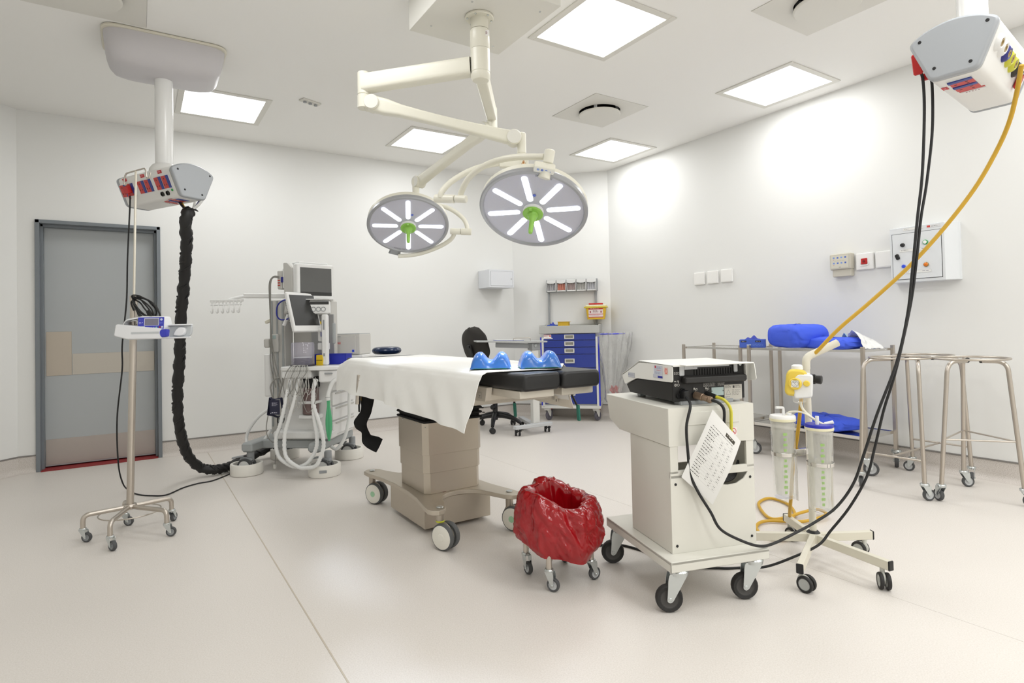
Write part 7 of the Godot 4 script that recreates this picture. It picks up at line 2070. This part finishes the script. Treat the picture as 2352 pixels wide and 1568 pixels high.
	# cabinet
	B.new().box(Vector3(0.14, 0.53, -0.05), Vector3(0.42, 0.56, 0.46), 0.012).done("cabinet", M.mach_white, t)
	B.new().box(Vector3(0.13, 0.29, 0.17), Vector3(0.50, 0.07, 0.12), 0.02).done("cabinet_skirt", M.mach_white, t)
	for i in 4:
		B.new().box(Vector3(0.356, 0.332 + i * 0.118, -0.05), Vector3(0.022, 0.108, 0.44), 0.006).done("drawer", M.mach_white, t)
		B.new().box(Vector3(0.371, 0.372 + i * 0.118, -0.05), Vector3(0.012, 0.012, 0.36), 0.004).done("drawer_lip", M.mach_grey, t)
	# left service column
	var cl := B.new()
	cl.box(Vector3(-0.168, 0.82, -0.03), Vector3(0.135, 1.12, 0.14), 0.01)
	cl.done("service_column", M.mach_grey, t)
	for s in [-0.048, 0.0, 0.05]:
		B.new().box(Vector3(-0.168 + s, 0.85, 0.043), Vector3(0.016, 1.04, 0.008), 0.002).done("rail", M.base_grey, t)
	B.new().box(Vector3(-0.175, 1.02, 0.06), Vector3(0.06, 0.15, 0.03), 0.006).done("monitor_module", M.mach_grey, t)
	B.new().box(Vector3(-0.175, 1.07, 0.077), Vector3(0.03, 0.03, 0.004), 0.002).done("module_label", M.pale_plate, t)
	B.new().box(Vector3(-0.265, 1.02, 0.02), Vector3(0.055, 0.075, 0.05), 0.01).done("suction_bottle_head", M.mach_grey, t)
	B.new().cyl(Vector3(-0.245, 0.58, 0.04), Vector3(-0.245, 0.93, 0.04), 0.036, -1.0, 24, 0.006).done("suction_bottle", M.mach_white, t)
	B.new().box(Vector3(-0.25, 1.205, 0.02), Vector3(0.07, 0.025, 0.03), 0.005, Basis.from_euler(Vector3(0, 0, 0.4))).done("bracket", M.cream, t)
	# back body and gas head
	B.new().box(Vector3(0.07, 1.09, -0.16), Vector3(0.34, 0.56, 0.14), 0.012).done("back_body", M.mach_grey, t)
	B.new().box(Vector3(0.17, 1.04, -0.085), Vector3(0.20, 0.42, 0.012), 0.003).done("inner_panel", M.inner_grey, t)
	var hf := fr(Vector3(0.215, 1.305, 0.06), 24.0)
	B.new().at(hf).box(Vector3(0, 0, -0.03), Vector3(0.17, 0.115, 0.20), 0.014).done("gas_head", M.mach_white, t)
	B.new().at(hf).box(Vector3(0.0, 0.033, 0.071), Vector3(0.145, 0.024, 0.004), 0.001).done("display_strip", M.screen_bezel, t)
	for i in 3:
		var g := B.new().at(hf)
		g.lathe([Vector2(0, 0.0), Vector2(0.014, 0.0), Vector2(0.016, 0.008), Vector2(0.0185, 0.008), Vector2(0.019, 0.0)], Transform3D(Basis(Vector3.RIGHT, Vector3.BACK, Vector3.DOWN), Vector3(-0.045 + i * 0.038, -0.017, 0.069)), 20)
		g.done("gauge", M.mid_grey, t)
	B.new().at(hf).box(Vector3(0.0, 0.062, -0.03), Vector3(0.22, 0.008, 0.24), 0.003).done("head_shelf", M.mach_white, t)
	B.new().box(Vector3(0.292, 1.04, 0.13), Vector3(0.05, 0.41, 0.05), 0.012).done("side_pillar", M.mach_white, t)
	for y in [1.16, 0.92]:
		B.new().box(Vector3(0.292, y, 0.156), Vector3(0.013, 0.08 if y > 1.0 else 0.025, 0.004), 0.001).done("slot", M.mid_grey, t)
	B.new().box(Vector3(0.335, 1.09, 0.06), Vector3(0.022, 0.17, 0.035), 0.008).done("grab_handle", M.base_grey, t)
	# vaporiser
	var vp := B.new()
	vp.box(Vector3(0.235, 1.09, 0.04), Vector3(0.07, 0.13, 0.07), 0.008)
	vp.box(Vector3(0.235, 0.985, 0.04), Vector3(0.08, 0.06, 0.07), 0.008)
	vp.done("vaporiser", M.mach_white, t)
	B.new().cyl(Vector3(0.205, 1.165, 0.04), Vector3(0.205, 1.19, 0.04), 0.03, 0.026, 24, 0.004).done("vaporiser_cap", M.yellow_box, t)
	B.new().cyl(Vector3(0.205, 1.12, 0.04), Vector3(0.205, 1.165, 0.04), 0.026, -1.0, 24).done("vaporiser_dial", M.mach_grey, t)
	B.new().box(Vector3(0.243, 1.09, 0.077), Vector3(0.028, 0.05, 0.003), 0.001).done("blue_label", M.blue, t)
	B.new().cyl(Vector3(0.27, 1.05, 0.07), Vector3(0.285, 1.045, 0.095), 0.018, -1.0, 20, 0.004).done("filler_knob", M.mach_grey, t)
	# worktop, absorber side
	B.new().prism(rounded([Vector2(-0.02, 0.30), Vector2(0.30, 0.315), Vector2(0.46, 0.26), Vector2(0.49, 0.0), Vector2(0.47, -0.27), Vector2(-0.05, -0.27)], 0.06, 6), 0.03, Transform3D(Basis(Vector3.RIGHT, Vector3.BACK, Vector3.DOWN), Vector3(0, 0.835, 0)), 0.006).done("worktop", M.mach_white, t)
	B.new().prism(rounded([Vector2(0.30, 0.30), Vector2(0.455, 0.24), Vector2(0.48, 0.0), Vector2(0.30, 0.0)], 0.04, 6), 0.10, Transform3D(Basis(Vector3.RIGHT, Vector3.BACK, Vector3.DOWN), Vector3(0, 0.808, 0)), 0.012).done("worktop_tray", M.mach_white, t)
	B.new().box(Vector3(0.385, 0.78, 0.283), Vector3(0.06, 0.012, 0.01), 0.003, Basis.from_euler(Vector3(0, 0.36, 0))).done("tray_grip", M.mid_grey, t)
	B.new().box(Vector3(0.12, 0.775, 0.22), Vector3(0.25, 0.07, 0.14), 0.015).done("absorber_head", M.mach_white, t)
	B.new().box(Vector3(0.19, 0.71, 0.20), Vector3(0.15, 0.09, 0.08), 0.008).done("absorber_manifold", M.black, t)
	B.new().cyl(Vector3(0.205, 0.46, 0.22), Vector3(0.205, 0.665, 0.22), 0.062, -1.0, 28, 0.006).done("absorber_canister", M.canister_brown, t)
	B.new().box(Vector3(0.205, 0.555, 0.225), Vector3(0.15, 0.022, 0.13), 0.006).done("canister_band", M.mach_white, t)
	B.new().box(Vector3(0.205, 0.44, 0.2), Vector3(0.17, 0.035, 0.14), 0.01).done("canister_foot", M.mach_white, t)
	for x in [0.085, 0.155, 0.29]:
		B.new().cyl(Vector3(x, 0.735, 0.30), Vector3(x, 0.685, 0.335), 0.019, 0.016, 18).done("breathing_port", M.mach_white, t)
	# bellows in a clear dome
	var bl := B.new()
	for i in 5:
		bl.lathe([Vector2(0.0, 0.838 + i * 0.012), Vector2(0.068, 0.838 + i * 0.012), Vector2(0.076, 0.844 + i * 0.012), Vector2(0.068, 0.85 + i * 0.012), Vector2(0.0, 0.85 + i * 0.012)], fr(Vector3(0.13, 0, 0.19)), 28)
	bl.done("bellows", M.dark_purple, t)
	B.new().cyl(Vector3(0.13, 0.9, 0.19), Vector3(0.13, 0.908, 0.19), 0.07, -1.0, 28).done("bellows_disc", M.pump_shade, t)
	B.new().lathe([Vector2(0.088, 0.837), Vector2(0.089, 1.01), Vector2(0.082, 1.024), Vector2(0.0, 1.027)], fr(Vector3(0.13, 0, 0.19)), 40).done("bellows_dome", M.bellows_clear, t)
	B.new().lathe([Vector2(0.086, 0.835), Vector2(0.096, 0.836), Vector2(0.096, 0.846), Vector2(0.086, 0.848)], fr(Vector3(0.13, 0, 0.19)), 40).done("dome_ring", M.dark_purple, t)
	# flat screen on an arm, seen edge on
	var sf := Transform3D(Basis.from_euler(Vector3(0, deg_to_rad(72), 0)) * Basis.from_euler(Vector3(deg_to_rad(-15), 0, 0)), Vector3(0.155, 1.262, 0.22))
	B.new().at(sf).box(Vector3(0, 0, 0), Vector3(0.30, 0.325, 0.035), 0.012).done("screen_case", M.mach_white, t)
	B.new().at(sf).box(Vector3(0, 0.01, -0.03), Vector3(0.24, 0.25, 0.05), 0.02).done("screen_back", M.mach_white, t)
	B.new().at(sf).box(Vector3(0, 0.012, 0.0175), Vector3(0.26, 0.25, 0.003), 0.001).done("screen_display", M.screen_bezel, t)
	for i in 16:
		B.new().at(sf).box(Vector3(-0.1225, -0.09 + i * 0.012, -0.03), Vector3(0.006, 0.004, 0.03), 0.001).done("vent_slot", M.mid_grey, t)
	B.new().at(sf).cyl(Vector3(0.12, -0.15, 0.01), Vector3(0.12, -0.15, 0.04), 0.02, -1.0, 20, 0.005).done("control_knob", M.mach_white, t)
	B.new().cyl(Vector3(0.02, 1.31, 0.1), Vector3(0.12, 1.30, 0.16), 0.03, -1.0, 20).done("screen_arm", M.mach_grey, t)
	B.new().cyl(Vector3(-0.02, 1.33, 0.06), Vector3(-0.02, 1.25, 0.09), 0.055, -1.0, 24, 0.008).done("arm_joint", M.mach_grey, t)
	B.new().cyl(Vector3(-0.02, 1.25, 0.13), Vector3(-0.05, 1.16, 0.15), 0.014, -1.0, 14).done("probe_holder", M.mach_white, t)
	# patient monitor
	var mf := fr(Vector3(0.165, 1.515, 0.05), 54.0)
	B.new().at(mf).box(Vector3(0, 0, 0.0), Vector3(0.335, 0.29, 0.07), 0.014).done("monitor_case", M.mach_white, t)
	B.new().at(mf).box(Vector3(0, 0.0, 0.035), Vector3(0.275, 0.225, 0.004), 0.002).done("monitor_display", M.screen_glass, t)
	B.new().at(mf).box(Vector3(0, -0.1, 0.0365), Vector3(0.275, 0.03, 0.004), 0.002).done("monitor_key_strip", M.screen_bezel, t)
	B.new().at(mf).prism(rounded([Vector2(-0.165, -0.13), Vector2(-0.03, -0.13), Vector2(-0.03, 0.11), Vector2(-0.11, 0.16), Vector2(-0.175, 0.165)], 0.015), 0.02, Transform3D(Basis(Vector3(0, 0, 1), Vector3.UP, Vector3(-1, 0, 0)), Vector3(-0.158, 0, 0.0)), 0.004).done("monitor_cheek", M.mach_grey, t)
	B.new().at(mf).box(Vector3(0.0, 0.02, -0.10), Vector3(0.29, 0.20, 0.14), 0.015).done("monitor_back", M.mach_white, t)
	B.new().at(mf).box(Vector3(0.0, 0.155, -0.06), Vector3(0.26, 0.016, 0.12), 0.006).done("monitor_handle", M.mach_white, t)
	B.new().box(Vector3(0.13, 1.385, 0.03), Vector3(0.10, 0.04, 0.10), 0.008).done("monitor_foot", M.mach_grey, t)
	B.new().box(Vector3(-0.045, 1.55, 0.03), Vector3(0.095, 0.165, 0.11), 0.006).done("module_rack", M.mach_white, t)
	B.new().box(Vector3(0.0, 1.55, 0.085), Vector3(0.022, 0.14, 0.006), 0.002).done("rack_gap", M.mid_grey, t)
	var md := B.new()
	md.box(Vector3(-0.12, 1.54, 0.04), Vector3(0.045, 0.155, 0.08), 0.008)
	md.done("module_block", M.mach_grey, t)
	for i in 3:
		B.new().box(Vector3(-0.125, 1.535 - i * 0.02, 0.082), Vector3(0.022, 0.009, 0.006), 0.002).done("red_connector", M.label_red, t)
	B.new().box(Vector3(-0.095, 1.54, 0.084), Vector3(0.022, 0.045, 0.01), 0.003).done("blue_connector", M.gas_blue, t)
	var wr := B.new()
	for i in 3:
		wr.tube(curve([Vector3(-0.12, 1.555 + i * 0.006, 0.085), Vector3(-0.16, 1.56 + i * 0.004, 0.10), Vector3(-0.185 - i * 0.006, 1.52, 0.10), Vector3(-0.19 - i * 0.005, 1.40, 0.10), Vector3(-0.195 + i * 0.004, 1.1, 0.10), Vector3(-0.19 + i * 0.02, 0.85, 0.11), Vector3(-0.14 + i * 0.03, 0.66, 0.13)], 8), 0.0045, 8)
	wr.done("wiring_loom", M.wire_dark, t)
	B.new().tube(curve([Vector3(0.02, 1.36, 0.12), Vector3(-0.05, 1.37, 0.13), Vector3(-0.11, 1.33, 0.13), Vector3(-0.12, 1.25, 0.13), Vector3(-0.08, 1.21, 0.14), Vector3(0.0, 1.22, 0.15), Vector3(0.03, 1.26, 0.15)], 8), 0.006, 8).done("blue_lead", M.hose_blue, t)
	# hook arm on the left
	B.new().bar(Vector3(-0.12, 1.415, -0.08), Vector3(-0.5, 1.425, -0.02), 0.035, 0.04, 0.008).done("hook_arm", M.mach_white, t)
	B.new().tube(curve([Vector3(-0.49, 1.42, -0.02), Vector3(-0.56, 1.41, -0.01), Vector3(-0.62, 1.395, 0.0)], 6), 0.013, 10).done("hook_arm_tip", M.mach_white, t)
	var hr := B.new()
	hr.box(Vector3(-0.63, 1.385, 0.02), Vector3(0.30, 0.022, 0.02), 0.004)
	hr.box(Vector3(-0.63, 1.35, 0.03), Vector3(0.28, 0.01, 0.016), 0.003)
	for i in 9:
		hr.box(Vector3(-0.76 + i * 0.0325, 1.367, 0.026), Vector3(0.008, 0.04, 0.014), 0.002)
	hr.done("hook_rail", M.mach_white, t)
	for i in 6:
		var x := -0.745 + i * 0.048
		B.new().tube(curve([Vector3(x, 1.35, 0.03), Vector3(x + 0.004, 1.315, 0.045), Vector3(x - 0.004, 1.288, 0.035), Vector3(x - 0.018, 1.285, 0.03), Vector3(x - 0.026, 1.30, 0.025)], 5), 0.006, 8).done("hook", M.mach_white, t)
	# rear shelf for the printer
	B.new().box(Vector3(0.25, 0.885, -0.38), Vector3(0.42, 0.025, 0.30), 0.006).done("rear_shelf", M.mach_white, t)
	# ---------------- things on and around it
	var w := t.transform
	var pr := thing("printer", "pale grey desktop printer with a red maker's label, behind the blue tray", "printer", w * Vector3(0.25, 0.898, -0.38), ty)
	B.new().box(Vector3(0, 0.092, 0), Vector3(0.36, 0.184, 0.26), 0.010).done("case", M.printer_grey, pr)
	B.new().box(Vector3(-0.01, 0.09, 0.131), Vector3(0.30, 0.155, 0.006), 0.003).done("front_flap", M.printer_grey, pr)
	B.new().box(Vector3(0, 0.182, 0.0), Vector3(0.35, 0.006, 0.25), 0.003).done("top_cover", M.mid_grey, pr)
	B.new().box(Vector3(-0.01, 0.16, 0.135), Vector3(0.035, 0.007, 0.004), 0.001).done("flap_grip", M.mid_grey, pr)
	decal("maker_plate", 0.042, 0.02, fr(Vector3(-0.015, 0.105, 0.1345)), M.maker_label, pr)
	B.new().box(Vector3(0.118, 0.035, 0.1348), Vector3(0.02, 0.02, 0.001), 0.0004).done("blue_sticker", M.blue_bright, pr)
	var bt := thing("blue_tray", "long blue plastic tray on the anaesthetic machine's worktop, in front of the printer", "tray", w * Vector3(0.29, 0.8355, -0.02), ty)
	open_box(bt, Vector3(0.27, 0.085, 0.12), M.tray_blue, 0.004, 0.006)
	var yx := thing("yellow_box", "small yellow box on the worktop between the clear bellows dome and the blue tray", "box", w * Vector3(0.255, 0.8355, 0.13), ty - 8.0)
	B.new().prism(rounded([Vector2(-0.028, 0), Vector2(0.028, 0), Vector2(0.034, 0.05), Vector2(0.026, 0.082), Vector2(-0.026, 0.085), Vector2(-0.028, 0.05)], 0.006, 3), 0.06, fr(Vector3(0, 0, -0.03)), 0.002).done("carton", M.yellow_box, yx)
	B.new().box(Vector3(0.002, 0.042, 0.031), Vector3(0.054, 0.003, 0.002), 0.001).done("carton_slot", M.black, yx)
	# breathing hoses
	var bc := thing("breathing_hoses", "white corrugated breathing hoses looping down from the anaesthetic machine almost to the floor", "hose", w * Vector3(0.2, 0.0, 0.38), ty)
	var iv := bc.transform.affine_inverse() * w
	var hoses := [[Vector3(0.085, 0.70, 0.335), Vector3(0.082, 0.65, 0.35), Vector3(0.06, 0.53, 0.36), Vector3(0.03, 0.40, 0.37), Vector3(0.0, 0.30, 0.38), Vector3(0.01, 0.2, 0.39), Vector3(0.055, 0.135, 0.40), Vector3(0.16, 0.085, 0.40), Vector3(0.255, 0.112, 0.395), Vector3(0.318, 0.21, 0.38), Vector3(0.326, 0.312, 0.375), Vector3(0.30, 0.45, 0.36), Vector3(0.284, 0.58, 0.345), Vector3(0.286, 0.69, 0.33)],
		[Vector3(0.155, 0.70, 0.335), Vector3(0.158, 0.66, 0.35), Vector3(0.135, 0.56, 0.36), Vector3(0.10, 0.44, 0.37), Vector3(0.075, 0.31, 0.39), Vector3(0.098, 0.165, 0.415), Vector3(0.20, 0.09, 0.425), Vector3(0.27, 0.085, 0.43), Vector3(0.33, 0.095, 0.43), Vector3(0.36, 0.13, 0.42), Vector3(0.392, 0.246, 0.40), Vector3(0.362, 0.38, 0.38), Vector3(0.302, 0.53, 0.36), Vector3(0.29, 0.64, 0.345)]]
	for hh in hoses:
		var pth := curve(hh, 16)
		var rr := []
		for i in pth.size():
			rr.append(0.0145 + 0.0018 * sin(i * 1.9))
		B.new(iv).tube(pth, rr, 12).done("corrugated_hose", M.corrugated, bc)
	B.new(iv).tube(curve([Vector3(0.50, 0.752, 0.20), Vector3(0.46, 0.752, 0.23), Vector3(0.41, 0.71, 0.26), Vector3(0.385, 0.64, 0.28), Vector3(0.378, 0.592, 0.29)], 10), 0.016, 12).done("bag_hose", M.corrugated, bc)
	B.new(iv).tube(curve([Vector3(0.45, 0.70, 0.03), Vector3(0.452, 0.55, 0.05), Vector3(0.45, 0.4, 0.06), Vector3(0.42, 0.25, 0.08), Vector3(0.36, 0.16, 0.10), Vector3(0.30, 0.19, 0.10)], 10), 0.014, 12).done("scavenging_hose", M.corrugated, bc)
	B.new(iv).tube(curve([Vector3(-0.22, 0.48, 0.10), Vector3(-0.30, 0.42, 0.12), Vector3(-0.38, 0.32, 0.12), Vector3(-0.405, 0.25, 0.12), Vector3(-0.375, 0.19, 0.14), Vector3(-0.30, 0.195, 0.15), Vector3(-0.235, 0.24, 0.14), Vector3(-0.19, 0.32, 0.12)], 10), 0.013, 12).done("scavenging_hose", M.corrugated, bc)
	var gb := thing("breathing_bag", "limp green rubber breathing bag hanging at the right of the anaesthetic machine", "breathing bag", w * Vector3(0.385, 0.26, 0.29), ty)
	B.new().skin(24, 18, func(u, v):
		var a: float = TAU * u
		var r: float = 0.006 + 0.019 * sin(clampf(v * 1.08, 0.0, 1.0) * PI) * (1.0 - 0.3 * v) + 0.006 * (1.0 - smoothstep(0.0, 0.2, 1.0 - v))
		var pin: float = 1.0 - 0.5 * pow(maxf(0.0, sin(a)), 6.0)
		return Vector3(cos(a) * r * 1.15 * pin, v * 0.315, sin(a) * r * 0.8 * pin), 0.001, true).done("bag", M.bag_green, gb)
	B.new().cyl(Vector3(-0.004, 0.312, 0), Vector3(-0.006, 0.345, 0), 0.017, -1.0, 18).done("bag_neck", M.white, gb)
	B.new().cyl(Vector3(-0.006, 0.334, 0), Vector3(-0.006, 0.339, 0), 0.018, -1.0, 18).done("neck_band", M.mid_grey, gb)
	# pressure cuff
	var cu := thing("pressure_cuff", "navy blue blood pressure cuff with white print, hanging at the machine's left side", "cuff", w * Vector3(-0.045, 0.45, 0.30), ty)
	var cq := B.new()
	cq.prism(rounded([Vector2(-0.07, 0.012), Vector2(-0.02, 0.004), Vector2(0.012, -0.008), Vector2(0.075, 0.012), Vector2(0.052, 0.15), Vector2(0.03, 0.145), Vector2(-0.015, 0.138), Vector2(-0.04, 0.152), Vector2(-0.05, 0.15)], 0.008, 3), 0.035, fr(Vector3(0, 0, -0.017)), 0.008)
	cq.done("cuff", M.cuff_navy, cu)
	decal("cuff_lettering", 0.085, 0.115, fr(Vector3(0.002, 0.075, 0.0185)), M.cuff_print, cu)
	var ct := B.new()
	ct.tube(curve([Vector3(-0.02, 0.14, 0), Vector3(-0.035, 0.19, 0.0), Vector3(-0.045, 0.24, -0.01), Vector3(-0.02, 0.29, -0.03), Vector3(0.01, 0.30, -0.04)], 6), 0.006, 8)
	ct.tube(curve([Vector3(0.02, 0.14, 0), Vector3(0.035, 0.19, 0.0), Vector3(0.05, 0.25, -0.01), Vector3(0.045, 0.33, -0.04)], 6), 0.007, 8)
	ct.tube(curve([Vector3(-0.065, 0.01, 0), Vector3(-0.075, -0.08, 0.01), Vector3(-0.06, -0.15, 0.02), Vector3(-0.03, -0.2, 0.0), Vector3(0.0, -0.215, -0.02)], 6), 0.0035, 8)
	ct.tube(curve([Vector3(0.012, -0.005, 0), Vector3(0.016, -0.15, 0.005), Vector3(0.0, -0.3, 0.01), Vector3(-0.008, -0.37, 0.01)], 6), 0.0035, 8)
	ct.done("cuff_tubing", M.wire_dark, cu).set_meta("kind", "stuff")
	B.new().tube(curve([Vector3(0.02, 0.0, 0.0), Vector3(0.02, -0.04, 0.01), Vector3(0.045, -0.06, 0.01), Vector3(0.065, -0.03, 0.0), Vector3(0.06, 0.02, -0.01)], 6), 0.005, 8).done("coiled_tail", M.rubber_dark, cu)
	B.new().box(Vector3(-0.008, -0.385, 0.01), Vector3(0.022, 0.035, 0.02), 0.004).done("luer_connector", M.wire_grey, cu)
	# leads draped over the worktop edge
	var ld := thing("monitor_leads", "tangle of thin pale grey monitoring leads draped over the front of the worktop", "cable", w * Vector3(0.17, 0.7, 0.35), ty)
	var jv := ld.transform.affine_inverse() * w
	var rng := RandomNumberGenerator.new()
	rng.seed = 11
	for i in 11:
		var x := 0.075 + i * 0.018
		var low := rng.randf_range(0.48, 0.64)
		var sp := rng.randf_range(0.03, 0.10)
		B.new(jv).tube(curve([Vector3(x * 0.5 + 0.08, 0.842, 0.27), Vector3(x * 0.7 + 0.05, 0.845, 0.315), Vector3(x, 0.80, 0.345), Vector3(x - sp * 0.4, 0.70, 0.355 + i * 0.002), Vector3(x, low, 0.36), Vector3(x + sp * 0.6, low + 0.03, 0.365), Vector3(x + sp, 0.68, 0.36), Vector3(x + sp * 0.7, 0.76, 0.345)], 7), 0.0028, 6).done("lead", M.wire_grey if i % 3 else M.wire_dark, ld)
	# supply hose glimpsed behind the sheet
	var yh := thing("oxygen_tube", "short yellow tube and thin black wire hanging behind the sheet's left end", "hose", w * Vector3(0.53, 0.5, 0.02), ty)
	B.new().tube(curve([Vector3(0.0, 0.13, 0), Vector3(0.005, 0.08, 0.0), Vector3(0.018, -0.02, 0), Vector3(0.012, -0.1, 0.0), Vector3(-0.012, -0.16, 0)], 6), 0.007, 10).done("tube", M.hose_yellow, yh)
	B.new().tube(curve([Vector3(-0.004, 0.24, 0), Vector3(0.002, 0.10, 0.01), Vector3(0.02, -0.02, 0.01), Vector3(0.05, -0.16, 0.02), Vector3(0.10, -0.27, 0.03)], 6), 0.003, 8).done("wire", M.cable_black, yh)

func build_all():
	right_materials()
	pendants()
	surgical_light()
	operating_table()
	corner()
	right_side()
	iv_stand()
	anaesthetic_machine()
